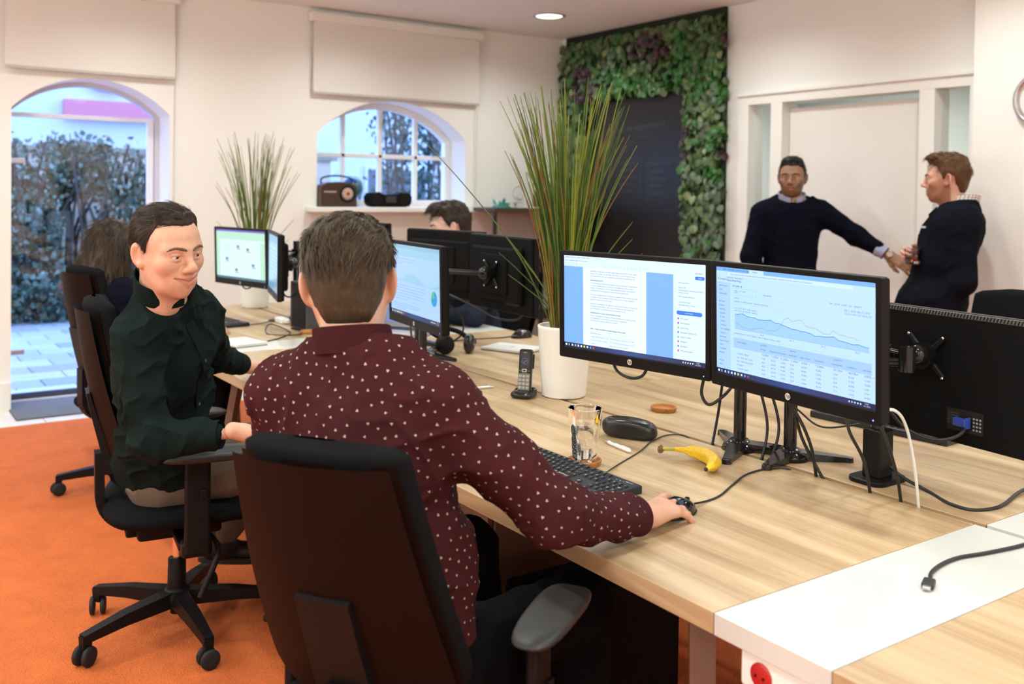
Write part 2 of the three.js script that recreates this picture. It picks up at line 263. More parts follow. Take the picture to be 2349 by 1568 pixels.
// right wall: recessed door front with two glass side lights, then a wall that stands forward
const ZD = [-4.77, -2.95];                                         // the door front
{
  const yT = 2.155, wall = [];
  const s = [[ZB - 0.1, -0.1], [ZD[1] + 0.0, -0.1], [ZD[1] + 0.0, CEIL + 0.2], [ZB - 0.1, CEIL + 0.2]];
  const hole = [[ZD[0], -0.1 + 0.1], [ZD[1] - 0.001, 0.0], [ZD[1] - 0.001, yT], [ZD[0], yT]];
  // outline is drawn in (z, y) and turned to stand at x = XR
  const g = extrude(s, 0.2, 0, [hole]); g.applyMatrix4(new THREE.Matrix4().makeBasis(V(0, 0, 1), V(0, 1, 0), V(1, 0, 0)).setPosition(XR, 0, 0));
  { const ix = g.index; if (!ix) { const p = g.attributes.position, n = g.attributes.normal; for (let i = 0; i < p.count; i += 3) { for (const a of [p, n]) { const t = [a.getX(i), a.getY(i), a.getZ(i)]; a.setXYZ(i, a.getX(i + 1), a.getY(i + 1), a.getZ(i + 1)); a.setXYZ(i + 1, ...t); } } } }
  struct('wall_right', g, M.wall);
  struct('wall_right_front', bx(0.6, CEIL + 0.3, ZF - ZD[1] + 0.3, XR - 0.12 + 0.3, CEIL / 2, (ZF + ZD[1]) / 2 + 0.15), M.wall);
  const o = thing('door_1', 'white flush door set between two narrow glass panels', 'door'); o.userData.kind = 'structure';
  const X = XR + 0.02, W = M.whitePaint;
  const zl = [-4.67, -4.47], zr = [-3.245, -3.03], zd = [-4.37, -3.345];
  part('door_frame', [bx(0.16, 0.06, ZD[1] - ZD[0], XR + 0.06, yT - 0.03, (ZD[0] + ZD[1]) / 2), ...[[ZD[0], zl[0]], [zl[1], zd[0]], [zd[1], zr[0]], [zr[1], ZD[1]]].map(([a, b]) => bx(0.16, yT - 0.06, b - a, XR + 0.06, (yT - 0.06) / 2, (a + b) / 2, 0.004)),
    bx(0.16, 0.3, 0.22, XR + 0.06, 0.15, -4.57), bx(0.16, 0.3, 0.22, XR + 0.06, 0.15, -3.14)], W, o);
  part('cornice', bx(0.05, 0.022, ZD[1] - ZD[0] + 0.0, XR - 0.012, yT + 0.012, (ZD[0] + ZD[1]) / 2, 0.004), W, o);
  part('door_leaf', bx(0.05, 2.055, zd[1] - zd[0] - 0.006, XR + 0.085, 1.0275, (zd[0] + zd[1]) / 2, 0.004), mat([0.80, 0.785, 0.74], 0.4), o);
  part('side_glass', bx(0.005, 1.8, zl[1] - zl[0], XR + 0.06, 1.195, (zl[0] + zl[1]) / 2), M.glass, o);
  part('side_glass', bx(0.005, 1.8, zr[1] - zr[0], XR + 0.06, 1.195, (zr[0] + zr[1]) / 2), M.glass, o);
  // the white room behind the glass: floor, walls, ceiling and an arched grey niche
  const bm = mat([0.78, 0.79, 0.76], 0.8), gm = mat([0.30, 0.31, 0.31], 0.7);
  const back = struct('wall_corridor', [bx(0.1, 2.7, 3.6, XR + 1.95, 1.35, -4.0), bx(1.8, 2.7, 0.1, XR + 1.05, 1.35, -5.8), bx(1.8, 2.7, 0.1, XR + 1.05, 1.35, -2.2), bx(1.9, 0.1, 3.7, XR + 1.05, 2.72, -4.0), bx(1.9, 0.1, 3.7, XR + 1.05, -0.05, -4.0)], bm);
  const nic = extrude(archPts(-0.42, 0.42, 1.72, 1.93, 0.0), 0.03).rotateY(-PI / 2).translate(XR + 1.9, 0, -5.02); part('niche', nic, gm, back);
  part('panel', bx(0.02, 2.6, 1.2, XR + 1.89, 1.3, -2.9), mat([0.42, 0.44, 0.45], 0.7), back);
  const lamp = thing('corridor_downlight', 'round ceiling lamp in the corridor behind the door', 'ceiling light', [XR + 0.9, 2.66, -4.6]);
  const e = mat([1, 1, 1], 0.5); e.emissive = new THREE.Color(0.95, 1, 0.98); e.emissiveIntensity = 2; part('lamp_lens', cyl(0.09, 0.09, 0.012, 0, 0, 0), e, lamp);
  const s2 = new THREE.SpotLight(new THREE.Color(0.92, 1.0, 0.96), 9, 0, 80 * RAD, 0.6, 2); s2.position.set(0, -0.02, 0); s2.target.position.set(0, -1, 0); s2.castShadow = true; s2.shadow.radius = 4; lamp.add(s2); lamp.add(s2.target);
}
// the sides of the room that the camera does not see
struct('wall_left', bx(0.3, CEIL + 0.3, ZF - ZB + 0.6, XL - 0.15, CEIL / 2, (ZF + ZB) / 2), M.wall);
struct('wall_front', bx(XR - XL + 0.6, CEIL + 0.3, 0.3, (XR + XL) / 2, CEIL / 2, ZF + 0.15), M.wall);
{ // round metal wall clock, cut by the picture's edge
  const o = thing('wall_clock', 'round silver wall clock cut by the right picture edge', 'clock', [XR - 0.12, 1.975, -2.565]); o.rotation.y = -PI / 2;
  part('rim', lathe([[0.112, 0], [0.14, 0], [0.148, 0.012], [0.146, 0.035], [0.135, 0.042], [0.124, 0.036], [0.116, 0.02], [0.112, 0]], 48).rotateX(PI / 2), M.steel, o);
  part('dial', cyl(0.118, 0.118, 0.012, 0, 0, 0, 48).rotateX(PI / 2).translate(0, 0, 0.012), mat([0.75, 0.75, 0.74], 0.4), o);
  part('hour_hand', bx(0.008, 0.06, 0.002, 0.0, 0.026, 0.021), M.black, o); part('minute_hand', bx(0.006, 0.09, 0.002, 0.03, 0.03, 0.023).rotateZ(-0.7), M.black, o);
}
// ---------------------------------------------------------------- desks
const DY = 0.74, DT = 0.038, X0 = 1.198, XG0 = 2.0, XG1 = 2.02, X1 = 2.80;
function topGeo(w, d, x, z) {                                      // wood top with the grain along z, uv in metres
  const g = bx(w, DT, d, 0, 0, 0, 0.0015, 1), p = g.attributes.position, n = g.attributes.normal, u = g.attributes.uv;
  for (let i = 0; i < p.count; i++) { const nx = Math.abs(n.getX(i)), ny = Math.abs(n.getY(i)); u.setXY(i, (ny > 0.6 ? p.getX(i) + x : p.getY(i) * 1.0 + x + 0.4) + x * 0.37, p.getZ(i) + z * 1.13 + (nx > 0.6 ? 0.2 : 0)); }
  return g;
}
function desk(x0, x1, z0, z1, label, legZ, flip) {
  const o = thing('office_desk', label, 'desk', [(x0 + x1) / 2, 0, (z0 + z1) / 2], 0, 'office desks in the double row'), w = x1 - x0, d = Math.abs(z1 - z0);
  part('desktop', topGeo(w, d - 0.002, (x0 + x1) / 2, (z0 + z1) / 2).translate(0, DY - DT / 2, 0), M.wood, o);
  for (const s of legZ) for (const e of [-1, 1]) { // splayed steel legs
    const zt = s * (d / 2 - 0.16), xt = e * (w / 2 - 0.14);
    part('leg', beam([xt, DY - DT - 0.03, zt], [e * (w / 2 - 0.05), 0, zt + s * 0.10], 0.05, 0.03, 0.04, 0.028), M.legMetal, o);
  }
  for (const s of legZ) part('cross_rail', bx(w - 0.2, 0.04, 0.03, 0, DY - DT - 0.021, s * (d / 2 - 0.16), 0.003), M.legMetal, o);
  part('rail', [bx(0.03, 0.04, d - 0.3, -w / 2 + 0.2, DY - DT - 0.021, 0), bx(0.03, 0.04, d - 0.3, w / 2 - 0.2, DY - DT - 0.021, 0)], M.legMetal, o);
  return o;
}
desk(X0, XG0, -1.116, -2.65, 'wood desk in front of the two lit monitors, with banana and glass', [-1, 1]);
desk(X0, XG0, -2.65, -4.06, 'wood desk beside the man in the dark green shirt', [-1, 1]);
desk(X0, XG0, -4.30, -5.78, 'wood desk where the woman with long hair sits', [-1, 1]);
desk(XG1, X1, -1.10, -2.67, 'wood desk on the far side behind the two lit monitors', [-1, 1]);
desk(XG1, X1, -2.67, -4.06, 'wood desk on the far side carrying the white tablet and mouse', [-1, 1]);
desk(XG1, X1, -4.30, -5.78, 'wood desk on the far side nearest the arched window', [-1, 1]);
desk(X0, XG0, 0.42, -0.88, 'wood desk in the near right corner of the picture', [-1, 1]);
desk(XG1, X1, 0.42, -0.86, 'wood desk beyond the near right corner desk', [-1, 1]);
for (const [x0, x1, z0, z1, label] of [[X0, XG0, -0.88, -1.116, 'white bridge strip in the foreground with the loose cable on it'], [XG1, X1, -0.86, -1.10, 'white bridge strip on the far side at the right picture edge'],
  [X0, XG0, -4.06, -4.30, 'white bridge strip beside the notebook in the middle distance'], [XG1, X1, -4.06, -4.30, 'white bridge strip on the far side behind the tablet']]) {
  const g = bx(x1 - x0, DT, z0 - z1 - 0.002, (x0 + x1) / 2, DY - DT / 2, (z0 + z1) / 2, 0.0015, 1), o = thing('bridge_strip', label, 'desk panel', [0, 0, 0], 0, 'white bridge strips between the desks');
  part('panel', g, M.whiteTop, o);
  part('bracket', [bx(x1 - x0 - 0.3, 0.03, 0.04, (x0 + x1) / 2, DY - DT - 0.0155, (z0 + z1) / 2)], M.legMetal, o);
}
{ // socket strip hung under the foreground bridge strip
  const o = thing('power_socket_strip', 'white power socket strip with red sockets under white strip', 'socket', [X0 + 0.035, DY - DT - 0.033, -0.965]);
  part('housing', bx(0.05, 0.062, 0.2, 0, 0, 0.0, 0.006), M.white, o);
  const red = mat([0.42, 0.012, 0.012], 0.35);
  for (const z of [-0.055, 0.045]) { const s = part('socket', lathe([[0.0, 0.004], [0.017, 0.004], [0.0195, 0.001], [0.0215, 0.001], [0.0215, -0.002]], 28).rotateZ(PI / 2).translate(-0.0262, 0, z), red, o); part('socket_hole', [cyl(0.0025, 0.0025, 0.002, 0, 0, 0, 8).rotateZ(PI / 2).translate(-0.0305, 0, z - 0.008), cyl(0.0025, 0.0025, 0.002, 0, 0, 0, 8).rotateZ(PI / 2).translate(-0.0305, 0, z + 0.008)], M.black, s); }
}
// under the desks
{
  const o = thing('drawer_pedestal', 'brown drawer pedestal with grip slots under the front desk', 'cabinet', [1.66, 0.0, -2.40]);
  part('body', bx(0.42, 0.58, 0.5, 0.0, 0.31, 0, 0.004), mat([0.13, 0.075, 0.045], 0.6), o);
  for (let k = 0; k < 3; k++) { const d = part('drawer', bx(0.018, 0.18, 0.48, -0.22, 0.13 + k * 0.19, 0, 0.003), mat([0.15, 0.085, 0.05], 0.55), o); part('grip', bx(0.006, 0.018, 0.1, -0.23, 0.2 + k * 0.19, 0.12, 0.002), M.black, d); }
  part('castors', [bx(0.36, 0.02, 0.44, 0, 0.01, 0)], M.black, o);
}
{
  const o = thing('computer_tower', 'black computer tower standing under the front desk', 'computer', [1.62, 0.0, -1.93]);
  part('case', bx(0.44, 0.42, 0.19, 0, 0.235, 0, 0.006), M.blackMatte, o);
  part('front_panel', bx(0.012, 0.4, 0.17, -0.225, 0.235, 0, 0.004), M.blackGloss, o);
  part('foot', [bx(0.05, 0.026, 0.19, -0.17, 0.013, 0), bx(0.05, 0.026, 0.19, 0.17, 0.013, 0)], M.rubber, o);
}
{
  const o = thing('footrest_bar', 'thin chrome bar slanting under the front desk', 'bar', [0, 0, 0]);
  part('rod', rod([1.36, 0.02, -1.60], [1.36, 0.45, -1.86], 0.006), M.chrome, o);
}
// ---------------------------------------------------------------- office chairs
function officeChair(name, label, hub, heading, o = {}) {
  // local frame: the hub on the floor, +z forwards
  const c = thing(name, label, 'chair', [hub[0], 0, hub[1]], PI - heading * RAD, 'black swivel office chairs');
  const lift = o.lift ?? 0, P = M.chairPlastic, baseTurn = (o.base ?? 0) * RAD;
  // five-star base
  part('base_hub', lathe([[0, 0.055], [0.02, 0.055], [0.022, 0.075], [0.045, 0.085], [0.05, 0.12], [0.036, 0.135], [0.03, 0.14], [0.028, 0.235], [0.0, 0.235]], 28), P, c);
  for (let k = 0; k < 5; k++) {
    const a = baseTurn + k * 72 * RAD, s = Math.sin(a), q = Math.cos(a), at = (r, y) => [s * r, y, q * r];
    const arm = part('base_arm', [beam(at(0.03, 0.108), at(0.19, 0.1), 0.05, 0.05, 0.04, 0.038), beam(at(0.188, 0.1), at(0.325, 0.083), 0.04, 0.038, 0.03, 0.026), beam(at(0.315, 0.09), at(0.3151, 0.045), 0.028, 0.03, 0.024, 0.026, V(s, 0, q))], P, c);
    const w = [], b = a + 0.9 + k * 1.3, ox = Math.cos(b) * 0.017, oz = -Math.sin(b) * 0.017;
    for (const e of [-1, 1]) { const g = lathe([[0, -0.009], [0.02, -0.009], [0.029, -0.006], [0.0305, 0], [0.029, 0.006], [0.02, 0.009], [0, 0.009]], 26).rotateZ(PI / 2).rotateY(b); w.push(g.translate(at(0.318, 0)[0] + e * ox, 0.0305, at(0.318, 0)[2] + e * oz)); }
    const cas = part('castor', w, M.rubber, arm);
    const hood = new THREE.CylinderGeometry(0.033, 0.033, 0.014, 24, 1, false, 0, PI).rotateX(0).rotateZ(PI / 2).rotateY(b); 
  }
  part('gas_column', cyl(0.014, 0.014, 0.16, 0, 0.3, 0, 24), M.chrome, c);
  // seat
  const sy = 0.43 + lift;
  part('mechanism', [bx(0.16, 0.06, 0.26, 0, sy - 0.075, 0, 0.015), bx(0.5, 0.024, 0.06, 0, sy - 0.075, 0.0, 0.006), bx(0.07, 0.03, 0.16, 0, sy - 0.085, -0.08, 0.008)], P, c);
  { const seat = grid((u, v) => { // cushion as a closed rounded slab
      const a = u * 2 * PI, ca = Math.cos(a), sa = Math.sin(a), n = 3.2, r = 1 / Math.pow(Math.pow(Math.abs(ca), n) + Math.pow(Math.abs(sa), n), 1 / n), t = v * PI, rr = Math.pow(Math.sin(t), 0.45);
      const x = 0.245 * r * ca * rr, z = 0.25 * r * sa * rr + 0.02, y = -Math.cos(t); const lip = Math.max(0, z - 0.16) * 0.35;
      return V(x, sy + 0.045 * y - lip + (y > 0 ? -0.018 * (1 - (x / 0.25) ** 2) * 0 : 0), z);
    }, 48, 20, true); part('seat', seat, M.chairFabric, c); }
  part('lever', tube([[-0.08, sy - 0.07, 0.06], [-0.3, sy - 0.085, 0.08], [-0.33, sy - 0.12, 0.06], [-0.345, sy - 0.2, 0.02]].map((p) => p), 0.009), P, c);
  // backrest: s runs up, half width and depth follow the photograph's shell
  const y0 = (o.bottom ?? 0.55) + lift, y1 = (o.top ?? 1.06) + lift, zb = (t) => -0.19 - 0.10 * t - 0.02 * t * t - 0.02 * Math.sin(t * PI * 1.0) + (o.lean ?? 0) * (t - 0.5), hw = (t) => 0.198 - 0.046 * Math.pow(t, 1.3) - 0.03 * Math.pow(Math.max(0, 0.18 - t) / 0.18, 2);
  const face = (off, bow, inset = 0) => (u, v) => { const t = v, a = (u - 0.5) * 2, w = hw(t) - inset; return V(a * w, y0 + (y1 - y0) * t, zb(t) + off + bow * a * a); };
  { // cushion: closed pad, thick roll at the top and sides
    const prof = (u, v) => { const a = u * 2 * PI, t = v; const w = hw(t), cx = Math.cos(a), sx = Math.sin(a); const ex = Math.sign(cx) * Math.pow(Math.abs(cx), 0.5), ez = Math.sign(sx) * Math.pow(Math.abs(sx), 0.7);
      const end = Math.min(1, Math.min(t, 1 - t) / 0.05), cap = Math.sqrt(Math.max(0, 1 - (1 - end) ** 2)); const x = ex * (w - 0.02 * (1 - cap)) * (0.3 + 0.7 * cap + 0.0), thick = 0.036 * (0.15 + 0.85 * cap);
      const yy = y0 + (y1 - y0) * t; return V(x, yy, zb(t) + 0.055 + 0.05 * (x / 0.2) ** 2 + ez * thick); };
    part('back_cushion', grid(prof, 44, 46, true, true), M.chairFabric, c);
  }
  { // outer shell, a curved plate behind the cushion
    const shp = (s) => (u, v) => { const t = v * 0.955, a = (u - 0.5) * 2, w = hw(t) - 0.006 - (v > 0.96 ? 0 : 0), low = Math.max(0, 0.12 - v) / 0.12, ww = w * (1 - 0.35 * low * low); return V(a * ww, y0 - 0.01 + (y1 - y0) * t, zb(t) + 0.01 + s + 0.062 * a * a * (ww / 0.2) ** 2 + (s < 0 ? -0.006 : 0)); };
    part('back_shell', [grid(shp(-0.008), 24, 26, true), grid(shp(0.012), 24, 26, false)], M.chairShell, c);
    const sp = [], n = 14; const path = []; for (let i = 0; i <= n; i++) { const t = 0.46 * i / n; path.push([0, y0 + (y1 - y0) * t, zb(t) - 0.012]); }
    for (let i = 0; i < n; i++) sp.push(beam(path[i], path[i + 1], 0.115 - 0.01 * i / n, 0.028 - 0.018 * i / n, 0.115 - 0.01 * (i + 1) / n, 0.028 - 0.018 * (i + 1) / n, V(0, 0, 1)));
    part('spine', sp, P, c);
    const J = []; const jp = [[0, y0 + 0.06, zb(0.1) - 0.03], [0, y0 - 0.08, zb(0) - 0.045]]; for (let i = 0; i <= 8; i++) { const a = i / 8 * PI / 2; jp.push([0, y0 - 0.08 - 0.11 * Math.sin(a), zb(0) - 0.045 + 0.12 * (1 - Math.cos(a))]); } jp.push([0, sy - 0.095, -0.06]);
    for (let i = 0; i < jp.length - 1; i++) J.push(beam(jp[i], jp[i + 1], 0.055, 0.028, 0.055, 0.028, V(1, 0, 0).cross(V(...jp[i + 1]).sub(V(...jp[i]))).normalize()));
    part('back_bracket', J, P, c);
  }
  // armrests
  const ay = (o.armY ?? 0.655) + lift;
  for (const s of [-1, 1]) {
    const a = part('armrest', [bx(0.028, ay - 0.03 - (sy - 0.09), 0.075, s * (s > 0 ? o.armL ?? 0.285 : 0.285), (ay - 0.03 + sy - 0.09) / 2, 0.02, 0.01), bx(0.05, 0.05, 0.09, s * 0.268, sy - 0.075, 0.02, 0.012)], P, c);
    const pad = grid((u, v) => { // flat pad with a dished top
      const an = u * 2 * PI, ca = Math.cos(an), sa = Math.sin(an), t = v * PI, rr = Math.pow(Math.sin(t), 0.4), n = 3.2, r = 1 / Math.pow(Math.pow(Math.abs(ca), n) + Math.pow(Math.abs(sa), n), 1 / n);
      const x = 0.050 * r * ca * rr * (1 + 0.1 * sa), z = 0.148 * r * sa * rr, y = -Math.cos(t) * 0.016; return V(s * (s > 0 ? (o.armL ?? 0.285) + 0.005 : 0.29) + x, ay - 0.016 + y + (v > 0.5 ? 0.006 * Math.pow(Math.abs(ca * rr), 2) - 0.004 : 0), z + 0.06 + (o.armZ ?? 0));
    }, 40, 18, true); part('arm_pad', pad, M.armPad, a);
    part('arm_button', bx(0.012, 0.03, 0.02, s * 0.303, ay - 0.13, 0.035, 0.004), M.black, a);
  }
  return c;
}
const CH = {
  A: officeChair('swivel_chair', 'dark swivel chair seen from behind, under the man in the dotted shirt', [0.875, -1.635], 56, { base: 20, top: 1.035, bottom: 0.52, armZ: 0.02, lean: -0.085, armL: 0.235 }),
  B: officeChair('swivel_chair', 'black swivel chair with chrome column under the man in dark green', [0.887, -3.181], 98, { base: 55 + 8, top: 1.105 }),
  C: officeChair('swivel_chair', 'black swivel chair with pale grey back behind the long-haired woman', [1.12, -4.80], 77, { base: 10, top: 1.09 }),
  D: officeChair('swivel_chair', 'black swivel chair behind the right monitor back, only its top showing', [3.42, -1.85], 262, { base: 30, top: 1.10 }),
  E: officeChair('swivel_chair', 'black swivel chair under the dark-haired man behind the monitors', [3.0, -4.55], 275, { base: 30, top: 1.02 }),
};
CH.A.userData.group = CH.B.userData.group;
// ---------------------------------------------------------------- screens' pictures
const dark = '#3a4a66';
function rows(g, x, y, w, n, dy, h, col, r) { g.fillStyle = col; for (let i = 0; i < n; i++) { let px = x; const end = x + w * (i === n - 1 ? 0.45 : 0.9 + 0.1 * r()); while (px < end) { const k = 8 + r() * 26; g.fillRect(px, y + i * dy, Math.min(k, end - px), h); px += k + 5; } } }
function taskbar(g, w, h) {
  g.fillStyle = '#0a2452'; g.fillRect(0, h - 34, w, 34); const gr = g.createLinearGradient(0, 0, w, 0); gr.addColorStop(0, '#081c40'); gr.addColorStop(0.5, '#1b4a86'); gr.addColorStop(1, '#0a2248'); g.fillStyle = gr; g.fillRect(0, h - 34, w, 34);
  const cols = ['#fff', '#dfe8f5', '#dfe8f5', '#9cc7ff', '#fff', '#ffffff', '#f5e34a', '#e8f0e8', '#5aa0f0', '#e03a3a']; cols.forEach((c, i) => { g.fillStyle = c; g.fillRect(14 + i * 30, h - 25, i === 1 ? 8 : 15, 15); });
  g.fillStyle = '#fff'; g.font = '11px sans-serif'; g.fillText('14:04', w - 78, h - 20); g.fillText('8-1-2019', w - 84, h - 7); for (let i = 0; i < 5; i++) g.fillRect(w - 190 + i * 20, h - 22, 9, 9);
}
const scrDoc = canvasTex(1280, 704, (g, w, h) => {
  const r = rng(5); g.fillStyle = '#cfe4ff'; g.fillRect(0, 0, w, h); g.fillStyle = '#e3f0ff'; g.fillRect(0, 0, w, 80);
  g.fillStyle = dark; g.font = '13px sans-serif'; g.fillText('Bestand  Bewerken  Beeld  Venster  Help', 14, 18); g.fillStyle = '#f2f8ff'; g.fillRect(140, 24, 120, 24); g.fillStyle = dark; g.fillText('Start', 12, 42); g.fillText('Gereedschappen', 52, 42); g.fillText('NOAB jaarplan ×', 150, 42);
  for (let i = 0; i < 5; i++) { g.strokeStyle = '#7a8aa6'; g.strokeRect(14 + i * 26, 56, 13, 14); } for (let i = 0; i < 12; i++) { g.beginPath(); g.arc(400 + i * 36, 64, 7, 0, 7); g.stroke(); } g.fillText('Aanmelden', 1190, 68);
  g.fillStyle = '#7fb2f2'; g.fillRect(0, 82, 190, h); g.fillRect(780, 82, 232, h); g.fillStyle = '#f0f7ff'; g.fillRect(190, 82, 590, h); g.fillStyle = '#e6f2ff'; g.fillRect(1012, 82, 268, h);
  const T1 = [['We hebben de afgelopen maanden regelmatig gerapporteerd over het aantal', 'volgens van de pagina. Na de vorige rapportage van eind 2018 zijn er nu en', 'een derde deel bij. Dit is een verdubbeling overtroffen en vanaf dit jaar op'], ['In 2018 hebben we de focus meer gelegd op het promoten van de blogartikelen', 'om meer te delen binnen ons netwerk. De strategie die we dit jaar gaan', 'volgen is vanuit de kennis en verhoogde bezoekersaantallen op de website', 'en gebruiken we een stappenplan zodat blogs goed gelezen zijn.'], ['De meest campagnes die we de afgelopen maanden hebben ingezet zijn op de', 'resultaten, en ook na afgelopen half jaar terug. En door nieuw te plaatsen', 'gevoerd, en deze draait ook in de top.'], ['Emma de tweeweeklijkse in de afgelopen twee perioden hebben we het jaar door', 'doorgezet worden afvallen. Met focus op de website van alle kanalen tot', 'we in december nu bovenverwacht voor de tweede termijn.'], ['Volg ons beter gericht ook gebruik zelf voor NOAB bekend, uitvoering zoals', 'en zij goed gaan met de financien, presenteren en weergeven.', 'Daarmee zijn we goed op weg naar de doelen.']];
  let y = 112; g.font = '12.5px sans-serif'; T1.forEach((p, k) => { if (k === 1 || k === 4) { g.fillStyle = '#22324c'; g.font = 'bold 13px sans-serif'; g.fillText(k === 1 ? 'Samenvatting 2018' : 'Optimalisatie en focus voor komende periode', 262, y); y += 22; g.font = '12.5px sans-serif'; } g.fillStyle = '#4c5c78'; for (const l of p) { g.fillText(l, 262, y, 440); y += 18; } y += 14; });
  g.fillStyle = '#22324c'; g.font = 'bold 13px sans-serif'; g.fillText('Media + website, maandelijkse aantallen (toegang rubriek) in 2018', 262, 545, 330); g.strokeStyle = '#8fa4c4'; g.strokeRect(258, 560, 420, 110); g.beginPath(); g.moveTo(440, 560); g.lineTo(440, 670); for (const yy of [586, 612, 640]) { g.moveTo(258, yy); g.lineTo(678, yy); } g.stroke();
  g.font = '11.5px sans-serif'; g.fillStyle = '#4c5c78';['Media (campagnes)', 'Google, AdWords, Display, YouTube', 'Facebook, Facebook, Instagram', 'LinkedIn'].forEach((s, i) => g.fillText(s, 264, 578 + i * 26, 170));['', '1.031.889 impressies (unieke personen, 161.000)', '1.032.270 impressies (unieke personen, 710.850)', 'uitleg aantal voor gehele periode.'].forEach((s, i) => g.fillText(s, 446, 578 + i * 26, 226));
  g.fillStyle = '#2a7ae0'; g.beginPath(); g.roundRect(1190, 84, 78, 24, 12); g.fill(); g.beginPath(); g.roundRect(1040, 330, 210, 28, 14); g.fill(); g.fillStyle = '#fff'; g.fillText('Delen', 1218, 100); g.fillText('Converteren', 1110, 348);
  g.fillStyle = '#4c5c78'; g.font = '12.5px sans-serif';[['PDF exporteren', 140], ['Export PDF', 172], ['PDF-bestanden converteren naar Word', 192], ['of Excel online', 208], ['PDF-bestand selecteren', 236], ['Converteren naar', 274], ['Microsoft Word (*.docx)', 294]].forEach(([s, yy]) => g.fillText(s, 1056, yy, 200));
  [['PDF maken', '#c05a9a'], ['PDF bewerken', '#a05ac0'], ['Opmerking', '#9ad04a'], ['Bestanden combineren', '#3a8ad0'], ['Pagina\'s indelen', '#6ad06a'], ['Redigeren', '#d05a9a'], ['Beveiligen', '#5a8ad0'], ['PDF optimaliseren', '#d06a6a']].forEach(([s, c], i) => { g.fillStyle = c; g.fillRect(1048, 378 + i * 32, 13, 13); g.fillStyle = '#4c5c78'; g.fillText(s, 1072, 389 + i * 32); });
  taskbar(g, w, h);
});
const scrChart = canvasTex(1280, 704, (g, w, h) => {
  const r = rng(9); g.fillStyle = '#dcecff'; g.fillRect(0, 0, w, h); g.fillStyle = '#8fbef5'; g.fillRect(0, 0, w, 26); g.fillStyle = '#e6f2ff'; g.fillRect(300, 2, 130, 24); g.fillStyle = dark; g.font = '12px sans-serif'; g.fillText('NOAB - Google Drive', 60, 18); g.fillText('NOAB 2018 Q4 - Google', 180, 18); g.fillText('Analytics', 330, 18);
  g.fillStyle = '#eef6ff'; g.fillRect(110, 30, 1010, 22); g.fillStyle = '#7c8ca8'; g.fillText('https://analytics.google.com/analytics/web/#/report/trafficsources-all-traffic/u_date00=20181201&u_date01=20181231&explorer', 130, 46, 940);
  g.fillStyle = '#e8b22a'; g.fillRect(12, 70, 5, 14); g.fillRect(19, 64, 5, 20); g.fillStyle = dark; g.font = '17px sans-serif'; g.fillText('Analytics', 36, 84); g.fillText('Noab (Reporting) ▾', 102, 88, 140); g.font = '11px sans-serif'; g.fillText('All accounts > Noab business', 102, 68);
  g.fillStyle = '#c9defa'; g.fillRect(0, 100, 132, h); g.fillStyle = '#51617d'; g.font = '12px sans-serif';['Search reports', 'Home', 'Customization', '', 'Real-Time', 'Audience', 'Acquisition', '  Overview', '  All Traffic', '    Channels', '    Treemaps', '    Source/Medium', '    Referrals', '  Google Ads', '  Search Console', '  Social', '  Campaigns', 'Behavior', '', 'Discover', 'Admin'].forEach((s, i) => g.fillText(s, 24, 126 + i * 26));
  g.font = '16px sans-serif'; g.fillStyle = dark; g.fillText('All Traffic', 150, 122); g.fillStyle = '#28b47a'; g.fillRect(228, 110, 9, 12); g.lineWidth = 3; g.strokeStyle = '#2aa0d8'; g.beginPath(); g.arc(182, 152, 8, 0, 7); g.stroke(); g.strokeStyle = '#c8b8b0'; g.beginPath(); g.arc(202, 152, 8, 0, 7); g.stroke(); g.lineWidth = 1; g.strokeStyle = '#aebdd4'; g.beginPath(); g.arc(400, 152, 9, 0, 7); g.stroke(); g.strokeRect(165, 132, 200, 40); g.fillStyle = '#6a7a96'; g.font = '12px sans-serif'; g.fillText('All Users', 222, 150); g.fillText('+ Add Segment', 418, 156); g.fillText('SAVE    EXPORT    SHARE    EDIT    INSIGHTS', 950, 150); g.font = '15px sans-serif'; g.fillText('Dec 1, 2018 - Dec 31, 2018', 1060, 178, 190); g.font = '12px sans-serif'; g.fillText('Compare to: Nov 1, 2018 - Nov 30, 2018', 1060, 196, 190);
  g.fillText('Explorer', 166, 196); g.fillText('Summary  Site Usage  Goal Set 1  Goal Set 2  Ecommerce', 166, 218); g.fillText('Dec 1, 2018 - Dec 31, 2018:   Sessions', 170, 262); g.fillText('Nov 1, 2018 - Nov 30, 2018:   Sessions', 170, 278);
  const X = (i, n) => 172 + i * 1060 / n, up = [300, 296, 288, 300, 304, 302, 310, 308, 306, 300, 314, 312, 320, 326, 334, 332, 338, 336, 340, 352, 346, 346, 342, 336, 352, 354, 358, 362, 356, 364, 366], lo = [362, 358, 376, 378, 380, 372, 364, 360, 368, 366, 362, 344, 286, 268, 288, 276, 270, 300, 306, 304, 316, 330, 328, 302, 320, 318, 326, 322, 334];
  g.fillStyle = 'rgba(120,180,240,0.35)'; g.beginPath(); up.forEach((y, i) => g.lineTo(X(i, 30), y)); g.lineTo(1232, 392); g.lineTo(172, 392); g.fill(); g.lineWidth = 3; g.strokeStyle = '#0d82c4'; g.beginPath(); up.forEach((y, i) => g.lineTo(X(i, 30), y)); g.stroke(); g.lineWidth = 2; g.strokeStyle = '#b79a92'; g.beginPath(); lo.forEach((y, i) => g.lineTo(X(i, 30), y)); g.stroke(); g.lineWidth = 1; g.strokeStyle = '#7c8ca8'; g.beginPath(); g.moveTo(172, 392); g.lineTo(1232, 392); g.stroke();
